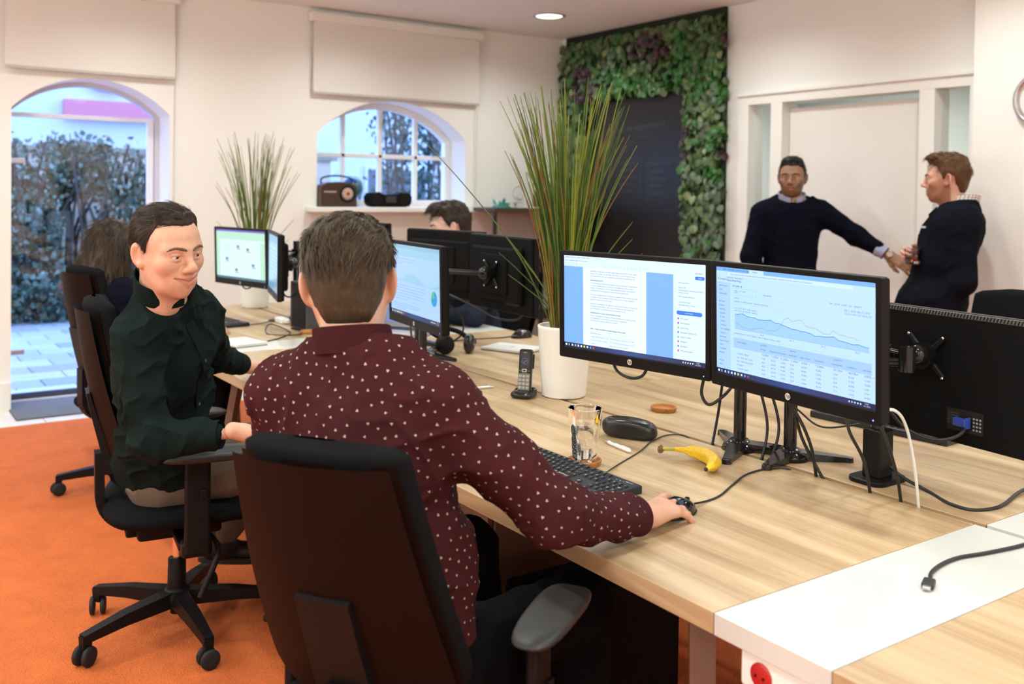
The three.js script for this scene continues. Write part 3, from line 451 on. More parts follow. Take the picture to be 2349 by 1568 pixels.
  g.fillStyle = '#6a7a96';['Dec 8', 'Dec 15', 'Dec 22', 'Dec 29'].forEach((s, i) => g.fillText(s, 400 + i * 245, 408)); g.fillText('Primary Dimension:  Source / Medium   Source   Medium   Keyword   Other', 166, 426); g.fillStyle = '#bcd5f7'; g.fillRect(160, 450, 1090, 66); g.fillStyle = dark; g.font = '11.5px sans-serif'; g.fillText('Source / Medium', 190, 480); g.fillText('Acquisition', 400, 470); g.fillText('Behavior', 650, 470); g.fillText('Conversions', 980, 470);
  const cx = [410, 490, 570, 650, 740, 850, 980, 1090, 1200];['Sessions', '% New Sessions', 'New Users', 'Bounce Rate', 'Pages / Session', 'Avg. Duration', 'Conversion Rate', 'Completions', 'Goal Value'].forEach((s, i) => g.fillText(s, cx[i] - 10, 498, 76)); g.font = '17px sans-serif'; g.fillStyle = '#51617d';['10.64%', '11.87%', '21.24%', '11.45%', '4.92%', '13.80%', '29.13%', '36.67%', '0.00%'].forEach((s, i) => { g.fillText(s, cx[i], 532); g.fillStyle = '#d05050'; g.fillRect(cx[i] + 60, 523, 4, 6); g.fillStyle = '#51617d'; });
  g.font = '12px sans-serif'; for (let j = 0; j < 5; j++) { g.fillStyle = '#51617d'; g.fillText(['1. noab.nl / referral', 'Dec 1, 2018 - Dec 31, 2018', 'Nov 1, 2018 - Nov 30, 2018', '% Change', '2. noab.nl / organic'][j], 190, 556 + j * 24); cx.forEach((x, i) => g.fillText((r() * 90).toFixed(2) + (i % 3 ? '%' : ''), x, 556 + j * 24)); }
  g.strokeStyle = '#c2d6f0'; for (const yy of [180, 226, 436, 544]) { g.beginPath(); g.moveTo(160, yy); g.lineTo(1250, yy); g.stroke(); } taskbar(g, w, h);
});
const scrPie = canvasTex(1024, 564, (g, w, h) => {
  const r = rng(3); g.fillStyle = '#bcd8ff'; g.fillRect(0, 0, w, h); g.fillStyle = '#a9d3ea'; g.fillRect(0, 0, w, 90); g.fillStyle = '#9cc8dc'; g.fillRect(0, 0, w, 30); rows(g, 40, 110, 500, 3, 20, 4, '#8fb2dc', r);
  g.fillStyle = 'rgba(140,205,205,0.45)'; g.beginPath(); g.moveTo(0, 250); for (let i = 0; i <= 20; i++) g.lineTo(i * w / 20, 240 + 30 * Math.sin(i * 0.5) + i * 1.5); g.lineTo(w, 300); g.lineTo(0, 290); g.fill(); rows(g, 40, 320, 700, 6, 22, 5, '#93b6e0', r);
  g.fillStyle = '#25a3dc'; g.beginPath(); g.moveTo(900, 370); g.arc(900, 370, 56, -PI / 2, PI); g.fill(); g.fillStyle = '#6cc48c'; g.beginPath(); g.moveTo(900, 370); g.arc(900, 370, 56, PI, 1.5 * PI); g.fill(); rows(g, 60, 470, 600, 3, 18, 5, '#93b6e0', r); taskbar(g, w, h);
});
const scrGreen = canvasTex(768, 424, (g, w, h) => {
  const r = rng(4); g.fillStyle = '#d5f3f5'; g.fillRect(0, 0, w, h); g.fillStyle = '#6d5fd0'; g.fillRect(0, 0, w, 16); g.fillStyle = '#b6e9d0'; g.fillRect(0, 16, w, 66); g.fillStyle = '#b9ead2'; g.fillRect(0, 82, 60, h); g.fillRect(690, 100, 78, h); g.fillStyle = '#d9f5ff'; g.fillRect(66, 90, 618, 300);
  for (const [x, y] of [[330, 130], [150, 240], [560, 280], [300, 330], [480, 150]]) { g.fillStyle = '#4f8f9a'; g.fillRect(x, y, 40, 22); g.fillStyle = '#9cc9d2'; g.fillRect(x, y + 26, 58, 12); } rows(g, 120, 120, 120, 5, 16, 4, '#a8cfd8', r); g.fillStyle = '#2a6a80'; g.fillRect(0, h - 20, w, 20);
});
const scrBlue = canvasTex(512, 288, (g, w, h) => { const r = rng(6); g.fillStyle = '#9cc9f2'; g.fillRect(0, 0, w, h); g.fillStyle = '#7aaee0'; g.fillRect(0, 0, w, 40); g.fillStyle = '#b8dcf7'; g.fillRect(60, 56, 390, 190); rows(g, 80, 76, 340, 8, 20, 6, '#86aed4', r); });
const logoT = canvasTex(128, 128, (g) => { g.fillStyle = '#0b0b0c'; g.fillRect(0, 0, 128, 128); g.fillStyle = '#cfc6bb'; g.beginPath(); g.arc(64, 64, 60, 0, 7); g.fill(); g.fillStyle = '#15110f'; g.font = 'italic bold 84px sans-serif'; g.textAlign = 'center'; g.fillText('hp', 62, 88); });
// ---------------------------------------------------------------- monitors: local frame at the panel's centre, +z out of the screen, +x right as seen from the front
const backT = canvasTex(256, 160, (g) => { g.fillStyle = '#060606'; g.fillRect(0, 0, 256, 160); g.fillStyle = '#8d8a86'; g.font = '12px sans-serif'; for (let i = 0; i < 5; i++) g.fillText('0 1 2 0 0 0 0 0', 10, 40 + i * 18, 90); g.font = 'bold 18px sans-serif'; g.fillText('FC', 150, 60); g.fillText('CE', 130, 100); for (let i = 0; i < 4; i++) for (let j = 0; j < 3; j++) { g.beginPath(); g.arc(190 + j * 22, 50 + i * 26, 8, 0, 7); g.stroke(); g.fill(); } });
const W = 0.51, H = 0.306, SW = 0.478, SH = 0.262, SYO = 0.009;
function monitor(label, pos, yaw, tilt, scr, glow, o = {}) {
  const g = thing('monitor', label, 'monitor', pos, 0, 'black office monitors'); g.rotation.set(tilt * RAD, yaw * RAD, 0, 'YXZ');
  const w = o.w ?? W, h = o.h ?? H, sw = w - 0.032, sh = h - 0.044;
  part('bezel', extrude(roundRect(w, h, 0.006), 0.022, 0.002, [roundRect(sw, sh, 0.001, 0, SYO, 1)]).translate(0, 0, -0.022), M.bezel, g);
  part('rear_cover', bx(w - 0.006, h - 0.006, 0.012, 0, 0, -0.026, 0.005), M.blackMatte, g);
  if (!o.flatBack) part('rear_bulge', [bx(0.40, 0.22, 0.03, 0, 0, -0.04, 0.014, 4), bx(0.22, 0.16, 0.012, 0, 0.0, -0.056, 0.005)], M.blackMatte, g);
  const m = mat([0.01, 0.01, 0.012], 0.25); if (scr) { m.emissive = new THREE.Color().setRGB(...(o.tint ?? [0.88, 1.0, 1.04])); m.emissiveMap = scr; m.emissiveIntensity = glow; }
  const p = new THREE.PlaneGeometry(sw, sh); part('screen', p.translate(0, SYO, -0.004), m, g);
  if (scr && o.light) { const L = new THREE.RectAreaLight(new THREE.Color(0.62, 0.8, 1.0), o.light, sw, sh); L.position.set(0, SYO, 0.004); L.lookAt(g.localToWorld(V(0, SYO, 1)).sub(V(0, 0, 0))); L.rotation.set(0, PI, 0); L.name = 'screen_light'; g.add(L); }
  if (!o.noLogo) part('logo_badge', (() => { const q = new THREE.CircleGeometry(0.0085, 28); return q.translate(0, -h / 2 + 0.0155, 0.0006); })(), mat([1, 1, 1], 0.35, { map: logoT }), g);
  part('power_led', new THREE.CircleGeometry(0.0017, 10).translate(w / 2 - 0.02, -h / 2 + 0.011, 0.0007), (() => { const e = mat([0.05, 0.1, 0.6], 0.4); e.emissive = new THREE.Color(0.15, 0.25, 1); e.emissiveIntensity = 4; return e; })(), g);
  // wall-mount plate and ball joint behind the panel
  const pl = part('mount_plate', [...[[-1, -1], [1, -1], [1, 1], [-1, 1]].map(([a, b]) => rod([0, 0, -0.068], [a * 0.05, b * 0.05, -0.066], 0.010, 0.006)), cyl(0.03, 0.034, 0.03, 0, 0, 0, 24).rotateX(PI / 2).translate(0, 0, -0.078)].map((q) => q.translate(0, o.mountY ?? 0, o.flatBack ? 0.03 : 0)), M.black, g);
  part('screw', [[-1, -1], [1, -1], [1, 1], [-1, 1]].map(([a, b]) => ball(0.0045, a * 0.05, b * 0.05 + (o.mountY ?? 0), o.flatBack ? -0.041 : -0.071, 10)), M.chrome, pl);
  part('joint', ball(0.026, 0, 0.004 + (o.mountY ?? 0), o.flatBack ? -0.068 : -0.098, 18), M.blackGloss, g); g.userData.mountY = o.mountY ?? 0;
  if (o.vent) { const v = []; for (let i = 0; i < 60; i++) v.push(beam([-w / 2 + 0.012 + i * (w - 0.02) / 60, h / 2 - 0.002, -0.0325], [-w / 2 + 0.016 + i * (w - 0.02) / 60, h / 2 - 0.012, -0.0325], 0.0028, 0.002)); part('vent_strip', bx(w - 0.012, 0.013, 0.006, 0, h / 2 - 0.0075, -0.0295, 0.002), mat([0.10, 0.095, 0.09], 0.5), g); part('vent_slot', v, M.black, g); }
  if (o.ports) { part('rating_label', new THREE.PlaneGeometry(0.1, 0.055).rotateY(PI).translate(-0.11, -h / 2 + 0.062, -0.0335), mat([1, 1, 1], 0.5, { map: backT }), g); part('safety_label', bx(0.03, 0.026, 0.0006, 0.13, -0.06, -0.0325), mat([0.55, 0.54, 0.5], 0.6), g); part('video_plug', [bx(0.034, 0.02, 0.016, -0.105, -h / 2 + 0.06, -0.043, 0.003), bx(0.008, 0.026, 0.014, -0.124, -h / 2 + 0.06, -0.042, 0.002)], M.blue, g); }
  return g;
}
const MON = {
  m1: monitor('lit monitor showing a text document, left of the front pair', [1.7318, 1.1271, -1.9341], -79.5, 1.5, scrDoc, 1.15, { light: 0.5 }),
  m2: monitor('lit monitor showing a line chart, right of the front pair', [1.7415, 1.1279, -1.414], -95.0, 1.7, scrChart, 1.1, { tint: [0.72, 0.92, 1.1], light: 0.5 }),
  m3: monitor('lit monitor with a small pie chart right of the dotted-shirt man', [1.665, 1.108, -3.015], -97.3, 1.6, scrPie, 1.0, { light: 0.4 }),
  m4: monitor('lit monitor with a pale green page before the white pot', [1.6993, 1.0892, -4.9657], -77.7, 1.6, scrGreen, 1.05, { tint: [1, 1, 1], light: 0.4 }),
  m5: monitor('lit monitor seen nearly edge-on beside the pale green screen', [1.6616, 1.0892, -4.3932], -105.5, 0, scrBlue, 0.6, { light: 0.3 }),
  m6: monitor('black monitor back hiding the chin of the dark-haired man', [2.235, 1.121, -3.73], 101, -0.5, scrBlue, 0.7, { noLogo: true }),
  m7: monitor('black monitor back seen through the grass leaves', [2.195, 1.118, -3.205], 86, -0.5, scrBlue, 0.7, { noLogo: true, ports: true }),
  m8: monitor('large black monitor back with vent strip at the right edge', [2.285, 1.0, -1.385], 84, 0, scrBlue, 0.7, { noLogo: true, ports: true, vent: true, flatBack: true, w: 0.55, h: 0.325, mountY: 0.045 }),
  m9: monitor('small black monitor back below the window by the dark hair', [2.38, 1.12, -4.85], 95, 0, scrBlue, 0.7, { noLogo: true }),
};
// ---------------------------------------------------------------- monitor arms on poles
function armStand(label, pos, top, mons, feet, o = {}) {
  const s = thing('monitor_stand', label, 'monitor stand', [pos[0], DY, pos[1]], 0, 'black pole stands with monitor arms');
  const G = M.blackGloss;
  part('pole', cyl(0.0175, 0.0175, top - DY, 0, (top - DY) / 2, 0, 20), G, s);
  if (o.plate) part('base_plate', [extrude(roundRect(0.13, 0.1, 0.03), 0.012, 0.003).rotateX(-PI / 2).translate(0, 0, 0), bx(0.06, 0.12, 0.05, 0, 0.07, 0, 0.006)], M.black, s);
  else { part('base_collar', lathe([[0, 0.03], [0.024, 0.03], [0.034, 0.02], [0.045, 0.014], [0.05, 0], [0, 0]], 28), G, s); for (const [a, r] of feet) part('foot', [beam([Math.sin(a * RAD) * 0.02, 0.012, Math.cos(a * RAD) * 0.02], [Math.sin(a * RAD) * r, 0.007, Math.cos(a * RAD) * r], 0.05, 0.024, 0.022, 0.012), cyl(0.013, 0.014, 0.012, Math.sin(a * RAD) * r, 0.006, Math.cos(a * RAD) * r, 14)], G, s); }
  for (const m of mons) {
    m.updateMatrixWorld(true); const J = m.localToWorld(V(0, 0.004 + (m.userData.mountY ?? 0), -0.105)), l = J.clone().sub(V(pos[0], DY, pos[1])), y = l.y, d = V(l.x, 0, l.z), side = V(-d.z, 0, d.x).normalize().multiplyScalar(0.05), E = d.clone().multiplyScalar(0.5).add(side); E.y = y;
    const a = part('arm', [rod([0, y - 0.012, 0], [E.x, y - 0.008, E.z], 0.013, 0.011), rod([0, y + 0.02, 0], [E.x, y + 0.012, E.z], 0.007, 0.006), rod([E.x, y, E.z], [l.x, y, l.z], 0.012, 0.011), cyl(0.02, 0.02, 0.06, E.x, y, E.z, 18)], G, s);
    part('clamp', [cyl(0.026, 0.026, 0.06, 0, y, 0, 20), bx(0.02, 0.03, 0.03, 0.02, y, 0.02, 0.004)], M.black, a);
  }
  return s;
}
armStand('glossy pole stand on tripod foot behind the banana', [2.035, -1.81], 1.165, [MON.m1], [[-60, 0.16], [30, 0.17], [150, 0.16]]);
armStand('glossy pole stand right of the banana, under the chart monitor', [2.078, -1.672], 1.10, [MON.m2], [[-75, 0.14], [45, 0.15], [170, 0.13]]);
armStand('square-based stand under the right end of the chart monitor', [2.105, -1.425], 1.14, [MON.m8], [], { plate: true });
armStand('glossy pole stand on tripod foot beside the black headphones', [2.015, -3.56], 1.14, [MON.m3, MON.m7], [[-90, 0.17], [20, 0.17], [130, 0.17]]);
armStand('black pole stand behind the pale green screen', [2.0, -4.93], 1.17, [MON.m4, MON.m5], [[-90, 0.14], [30, 0.14], [150, 0.14]]);
armStand('black pole stand behind the monitor hiding the chin', [2.16, -3.86], 1.13, [MON.m6], [[-90, 0.12], [30, 0.12], [150, 0.12]]);
armStand('black pole stand on the far desk below the window', [2.28, -4.98], 1.12, [MON.m9], [[-90, 0.12], [30, 0.12], [150, 0.12]]);
// ---------------------------------------------------------------- plants in pots
function grassPlant(label, pos, hTop, potH, r0, r1, count, seed, spread, o = {}) {
  const r = rng(seed), c = thing('potted_grass', label, 'plant', [pos[0], DY, pos[1]]);
  part('pot', lathe([[0, 0.004], [r0 - 0.008, 0], [r0, 0.006], [r0 + (r1 - r0) * 0.25, potH * 0.25], [r1 - 0.001, potH - 0.01], [r1, potH - 0.003], [r1 - 0.004, potH], [r1 - 0.008, potH - 0.003], [r1 - 0.01, potH - 0.05], [0, potH - 0.05]], 56), M.potWhite, c);
  part('soil', cyl(r1 - 0.012, r1 - 0.012, 0.012, 0, potH - 0.045, 0, 32), mat([0.03, 0.022, 0.015], 0.95), c);
  const greens = [[0.08, 0.15, 0.010], [0.05, 0.11, 0.008], [0.14, 0.20, 0.014], [0.22, 0.26, 0.02], [0.22, 0.10, 0.02], [0.03, 0.075, 0.008], [0.17, 0.22, 0.02]].map((q) => mat(q, 0.5));
  const blade = (pts, rad, m) => { const g = tube(pts, rad, 14, 5), p = g.attributes.position; // taper towards the tip
    const cv = new THREE.CatmullRomCurve3(pts.map((q) => V(...q)), false, 'centripetal'), n = 14; for (let i = 0; i <= n; i++) { const ctr = cv.getPointAt(i / n), k = 0.35 + 0.65 * Math.pow(1 - i / n, 0.6) * (i === 0 ? 1 : 1); for (let j = 0; j <= 5; j++) { const q = i * 6 + j; p.setXYZ(q, ctr.x + (p.getX(q) - ctr.x) * k, ctr.y + (p.getY(q) - ctr.y) * k, ctr.z + (p.getZ(q) - ctr.z) * k); } }
    part('grass_blade', g, m, c); };
  for (let i = 0; i < count; i++) {
    const a = r() * 2 * PI, b = Math.pow(r(), 0.6), R = r1 * 0.5 * Math.sqrt(r()), x0 = Math.cos(a) * R, z0 = Math.sin(a) * R, len = (hTop - potH) * (0.55 + 0.45 * Math.pow(r(), 0.5)) * (b > 0.8 ? 0.97 : 1);
    const sp = spread * (0.25 + 0.75 * b) * (0.7 + 0.5 * r()), a2 = a + (r() - 0.5) * 0.9, dx = Math.cos(a2), dz = Math.sin(a2), w = (r() - 0.5) * 0.05, w2 = (r() - 0.5) * 0.06;
    const pt = (t, k) => [x0 + dx * sp * k - dz * w * Math.sin(t * PI), potH - 0.05 + len * t, z0 + dz * sp * k + dx * w2 * Math.sin(t * PI)];
    blade([pt(0, 0), pt(0.3, 0.12), pt(0.62, 0.42), pt(0.85, 0.74), pt(1, 1.0)], 0.0024 + r() * 0.0013, greens[Math.floor(r() * greens.length)]);
  }
  for (const [dx, dz, h, b] of o.low ?? []) blade([[dx * 0.05, potH - 0.05, dz * 0.05], [dx * 0.3, potH + h * 0.35, dz * 0.3], [dx * 0.7, potH + h * 0.75, dz * 0.7], [dx, potH + h, dz]], 0.003, greens[b % greens.length]);
  return c;
}
grassPlant('tall green grass plant in white pot beside the desk phone', [2.05, -2.625], 1.14, 0.247, 0.077, 0.094, 170, 21, 0.19,
  { low: [[-0.40, -0.33, 0.65, 1], [0.20, 0.12, 0.36, 0], [0.24, 0.13, 0.25, 1], [0.17, 0.14, 0.2, 2], [-0.17, -0.16, 0.33, 0], [-0.2, -0.12, 0.25, 5], [-0.14, -0.15, 0.17, 1], [-0.10, 0.05, 0.3, 5], [0.22, 0.1, 0.30, 0], [0.16, 0.02, 0.16, 1], [-0.12, -0.08, 0.22, 2]] });
grassPlant('grass plant in white pot behind the pale green screen', [2.01, -5.59], 1.10, 0.21, 0.078, 0.092, 95, 33, 0.20, { low: [[-0.2, -0.1, 0.3, 0], [0.2, 0.1, 0.32, 1], [0.16, 0.12, 0.2, 2], [-0.14, -0.12, 0.18, 1]] });
// ---------------------------------------------------------------- things on the front desk
function corkCoaster(label, x, z, r = 0.045) { const c = thing('cork_coaster', label, 'coaster', [x, DY, z], 0, 'round cork coasters'); part('dish', lathe([[0, 0.0], [r - 0.006, 0], [r - 0.004, 0.001], [r, 0.013], [r - 0.0015, 0.0155], [r - 0.005, 0.0155], [r - 0.007, 0.012], [r - 0.0085, 0.006], [0, 0.006]], 48), M.cork, c); return c; }
corkCoaster('cork coaster under the glass of water', 1.572, -1.922, 0.0455);
corkCoaster('empty cork coaster lying on the desk below the document screen', 2.185, -2.268, 0.043);
corkCoaster('cork coaster beside the grey computer box', 1.862, -4.43, 0.042);
{ // faceted tumbler of water
  const o = thing('water_glass', 'faceted drinking glass half full of water on coaster', 'glass', [1.572, DY + 0.0062, -1.922]), h = 0.142;
  const rad = (t) => 0.032 + 0.0095 * t + 0.0028 * Math.max(0, Math.min(1, (t - 0.55) / 0.2)), fac = (a, t) => (t > 0.04 && t < 0.70 ? 1 - 0.035 * Math.abs(Math.cos(a * 5)) * Math.min(1, (0.7 - t) / 0.06) * Math.min(1, (t - 0.04) / 0.05) : 1);
  const outer = grid((u, v) => { const a = u * 2 * PI, q = rad(v) * fac(a, v); return V(q * Math.cos(a), v * h, q * Math.sin(a)); }, 80, 40, false, true);
  const rim = grid((u, v) => { const a = u * 2 * PI, q = rad(1) - 0.0024 * v; return V(q * Math.cos(a), h + 0.0008 * Math.sin(v * PI), q * Math.sin(a)); }, 80, 4, false, true);
  const inner = grid((u, v) => { const a = u * 2 * PI, t = 1 - v * 0.92, q = rad(t) - 0.0026 - (t < 0.65 ? 0.0012 : 0); return V(q * Math.cos(a), t * h, q * Math.sin(a)); }, 80, 30, false, true);
  const ib = new THREE.CircleGeometry(rad(0.08) - 0.0038, 80).rotateX(-PI / 2).translate(0, 0.08 * h, 0), ob = new THREE.CircleGeometry(rad(0) * 1, 80).rotateX(PI / 2);
  const clear = mat([1, 1, 1], 0.0, { transmission: 1, thickness: 0.003, ior: 1.5 });
  part('tumbler', [outer, rim, inner, ib, ob], clear, o);
  const wl = 0.60, water = lathe([[0, 0.0815 * h], [rad(0.08) - 0.0040, 0.0815 * h], [rad(0.35) - 0.0040, 0.35 * h], [rad(wl) - 0.0040, wl * h], [0, wl * h]], 64);
  part('water', water, mat([1, 1, 1], 0.0, { transmission: 1, thickness: 0.05, ior: 1.33 }), o);
}
{ // spectacle case
  const o = thing('spectacle_case', 'black glossy spectacle case with a wavy lid edge', 'case', [1.86, DY, -2.07], 0); o.rotation.y = 0.55;
  const L = 0.082, prof = (u, v, top) => { const a = u * 2 * PI, n = 2.6, ca = Math.cos(a), sa = Math.sin(a), r = 1 / Math.pow(Math.pow(Math.abs(ca), n) + Math.pow(Math.abs(sa), n), 1 / n), t = v * PI / 2, k = Math.pow(Math.sin(t), 0.36), hh = Math.pow(Math.cos(t), 0.75); return V(0.036 * r * sa * k, top * hh, L * r * ca * k); };
  const wave = (z) => 0.022 + 0.007 * Math.tanh(-z / 0.03);
  part('case_lid', (() => { const g = grid((u, v) => { const p = prof(u, v, 1); return V(p.x, wave(p.z) + p.y * (0.056 - wave(p.z)) * (1 - 0.15 * Math.max(0, p.z / L)), p.z); }, 56, 16); return g; })(), mat([0.012, 0.012, 0.013], 0.28), o);
  part('case_base', grid((u, v) => { const p = prof(u, v, 1); return V(p.x * 0.99, wave(p.z) * (1 - p.y) + 0.0, p.z * 0.99); }, 56, 16, true), mat([0.012, 0.012, 0.013], 0.32), o);
}
{ // pens
  const o = thing('ballpoint_pen', 'white ballpoint pen lying before the spectacle case', 'pen', [1.752, DY + 0.006, -1.997]); o.rotation.y = -0.12;
  part('barrel', lathe([[0.0, -0.062], [0.004, -0.061], [0.0058, -0.05], [0.006, 0.02], [0.0052, 0.045]], 20).rotateX(PI / 2).rotateY(PI), mat([0.8, 0.79, 0.76], 0.3), o);
  part('tip', lathe([[0.0052, 0.045], [0.003, 0.06], [0.0008, 0.068]], 16).rotateX(PI / 2).rotateY(PI), mat([0.35, 0.36, 0.4], 0.3), o);
  part('clip', bx(0.003, 0.002, 0.04, 0, 0.0068, 0.04, 0.001), mat([0.8, 0.79, 0.76], 0.3), o);
  part('print', bx(0.006, 0.0006, 0.02, 0, 0.0057, -0.02), mat([0.2, 0.35, 0.45], 0.5), o);
}
{
  const o = thing('ballpoint_pen', 'red and white ballpoint pen lying left of the desk phone', 'pen', [1.842, DY + 0.0055, -2.866]); o.rotation.y = PI / 2 - 0.1;
  part('barrel', lathe([[0, -0.068], [0.003, -0.066], [0.005, -0.05], [0.0055, 0.005]], 18).rotateX(PI / 2), mat([0.55, 0.035, 0.02], 0.35), o);
  part('cap', lathe([[0.0055, 0.005], [0.0055, 0.05], [0.003, 0.062], [0.003, 0.07], [0, 0.07]], 18).rotateX(PI / 2), mat([0.7, 0.68, 0.64], 0.25, { metalness: 0.3 }), o);
  part('clip', bx(0.003, 0.002, 0.036, 0, 0.0065, 0.04, 0.001), M.chrome, o);
}
{ // banana: curved, five-sided, lying on its side
  const o = thing('banana', 'yellow banana lying on the wooden desk', 'banana', [0, DY, 0]);
  const P = [[1.775, 0.028, -1.848], [1.80, 0.026, -1.842], [1.83, 0.023, -1.826], [1.848, 0.021, -1.79], [1.846, 0.020, -1.745], [1.818, 0.0195, -1.70], [1.782, 0.019, -1.680], [1.765, 0.0175, -1.678]].map((p) => V(...p));
  const cv = new THREE.CatmullRomCurve3(P, false, 'centripetal'), rr = (t) => { const K = [[0, 0.0055], [0.14, 0.0048], [0.24, 0.0075], [0.34, 0.0155], [0.5, 0.0185], [0.72, 0.0185], [0.88, 0.0135], [0.95, 0.0085], [1, 0.003]]; for (let i = 1; i < K.length; i++) if (t <= K[i][0]) { const f = (t - K[i - 1][0]) / (K[i][0] - K[i - 1][0]); return K[i - 1][1] + (K[i][1] - K[i - 1][1]) * (f * f * (3 - 2 * f)); } return 0.0045; };
  const skin = (t0, t1, n) => grid((u, v) => { const t = t0 + (t1 - t0) * v, c = cv.getPointAt(t), tg = cv.getTangentAt(t), s = V(0, 1, 0).cross(tg).normalize(), up = tg.clone().cross(s), a = u * 2 * PI, q = rr(t) * (1 + 0.055 * Math.cos(5 * a)); return c.clone().addScaledVector(s, q * Math.cos(a)).addScaledVector(up, q * Math.sin(a)); }, 40, n, true, true);
  const peelT = dataTex(256, 512, (u, v) => { const n = wrapNoise(u * 40, v * 60, 40, 60, 41), s = wrapNoise(u * 90, v * 120, 90, 120, 42) > 0.83 ? 0.6 : 1, k = (1 + 0.05 * n) * s; return [0.90 * k, 0.74 * k, 0.14 * k]; });
  part('peel', skin(0.15, 1.0, 64), mat([1, 1, 1], 0.42, { map: peelT }), o);
  part('stem', skin(0.0, 0.15, 12), mat([0.45, 0.38, 0.07], 0.55), o);
  part('stem_end', (() => { const g = new THREE.IcosahedronGeometry(0.0095, 2), p = g.attributes.position; for (let i = 0; i < p.count; i++) { const k = 1 + 0.35 * noise3(p.getX(i) * 300, p.getY(i) * 300, p.getZ(i) * 300); p.setXYZ(i, p.getX(i) * k, p.getY(i) * k * 1.1, p.getZ(i) * k * 0.7); } g.computeVertexNormals(); return g.translate(1.773, 0.028, -1.849); })(), mat([0.16, 0.09, 0.03], 0.85), o);
  part('blossom_end', ball(0.0052, 1.765, 0.0175, -1.678, 12), mat([0.03, 0.02, 0.01], 0.8), o);
}
{ // cordless phone on its charger
  const o = thing('desk_phone', 'cordless phone handset upright in black charging cradle', 'phone', [1.915, DY, -2.675]); o.rotation.y = -0.95;
  part('cradle', grid((u, v) => { const a = u * 2 * PI, n = 4, ca = Math.cos(a), sa = Math.sin(a), r = 1 / Math.pow(Math.abs(ca) ** n + Math.abs(sa) ** n, 1 / n), t = v * PI, k = Math.pow(Math.sin(t), 0.35); return V(0.041 * r * ca * k, 0.012 - 0.012 * Math.cos(t) + (v > 0.4 ? 0.012 * Math.max(0, -sa) * k : 0), 0.044 * r * sa * k); }, 48, 16, true), M.blackGloss, o);
  const h = new THREE.Group(); h.name = 'handset'; h.position.set(0, 0.018, -0.004); h.rotation.x = -0.14; o.add(h);
  part('body', bx(0.048, 0.148, 0.022, 0, 0.072, 0, 0.009, 4), M.blackGloss, h); part('frame', bx(0.0505, 0.146, 0.012, 0, 0.071, -0.001, 0.006, 3), mat([0.18, 0.17, 0.155], 0.3, { metalness: 0.7 }), h);
  part('keypad_panel', bx(0.043, 0.058, 0.003, 0, 0.034, 0.0105, 0.0015), mat([0.16, 0.15, 0.135], 0.4, { metalness: 0.6 }), h);
  const keyG = bx(0.0105, 0.0085, 0.003, 0, 0, 0, 0.0012), keyM = mat([0.34, 0.32, 0.29], 0.4); for (let i = 0; i < 4; i++) for (let j = 0; j < 3; j++) part('key', keyG.clone().translate(-0.0135 + j * 0.0135, 0.053 - i * 0.0128, 0.0125), keyM, h);
  part('navigation_key', extrude(roundRect(0.017, 0.0105, 0.002), 0.0025, 0.0004, [roundRect(0.012, 0.006, 0.001)]).translate(0, 0.073, 0.0108), mat([0.55, 0.53, 0.5], 0.25, { metalness: 0.6 }), h);
  part('call_key', bx(0.005, 0.003, 0.001, -0.016, 0.072, 0.0112), mat([0.03, 0.3, 0.05], 0.5), h); part('hangup_key', bx(0.005, 0.003, 0.001, 0.016, 0.072, 0.0112), mat([0.45, 0.02, 0.02], 0.5), h);
  const ph = canvasTex(160, 220, (g, w, hh) => { g.fillStyle = '#10121a'; g.fillRect(0, 0, w, hh); g.fillStyle = '#6f9be0'; for (let i = 0; i < 12; i++) { const a = i * PI / 6; g.beginPath(); g.arc(80 + 52 * Math.cos(a), 116 + 52 * Math.sin(a), 5.5, 0, 7); g.fill(); } g.strokeStyle = '#9cc0ff'; g.lineWidth = 5; g.beginPath(); g.moveTo(58, 158); g.lineTo(80, 116); g.lineTo(112, 100); g.stroke(); });
  const pm = mat([0.01, 0.01, 0.012], 0.15); pm.emissive = new THREE.Color(1, 1, 1); pm.emissiveMap = ph; pm.emissiveIntensity = 0.8; part('display_screen', new THREE.PlaneGeometry(0.034, 0.043).translate(0, 0.106, 0.0113), pm, h);
  const br = canvasTex(256, 64, (g) => { g.fillStyle = '#060607'; g.fillRect(0, 0, 256, 64); g.fillStyle = '#d8d4cc'; g.font = '46px sans-serif'; g.textAlign = 'center'; g.fillText('Gigaset', 128, 46); }); part('lettering', new THREE.PlaneGeometry(0.022, 0.0055).translate(0, 0.135, 0.0113), mat([1, 1, 1], 0.3, { map: br }), h);
  part('belt_clip', bx(0.004, 0.05, 0.01, 0.0265, 0.105, -0.004, 0.0015), M.black, h);
}
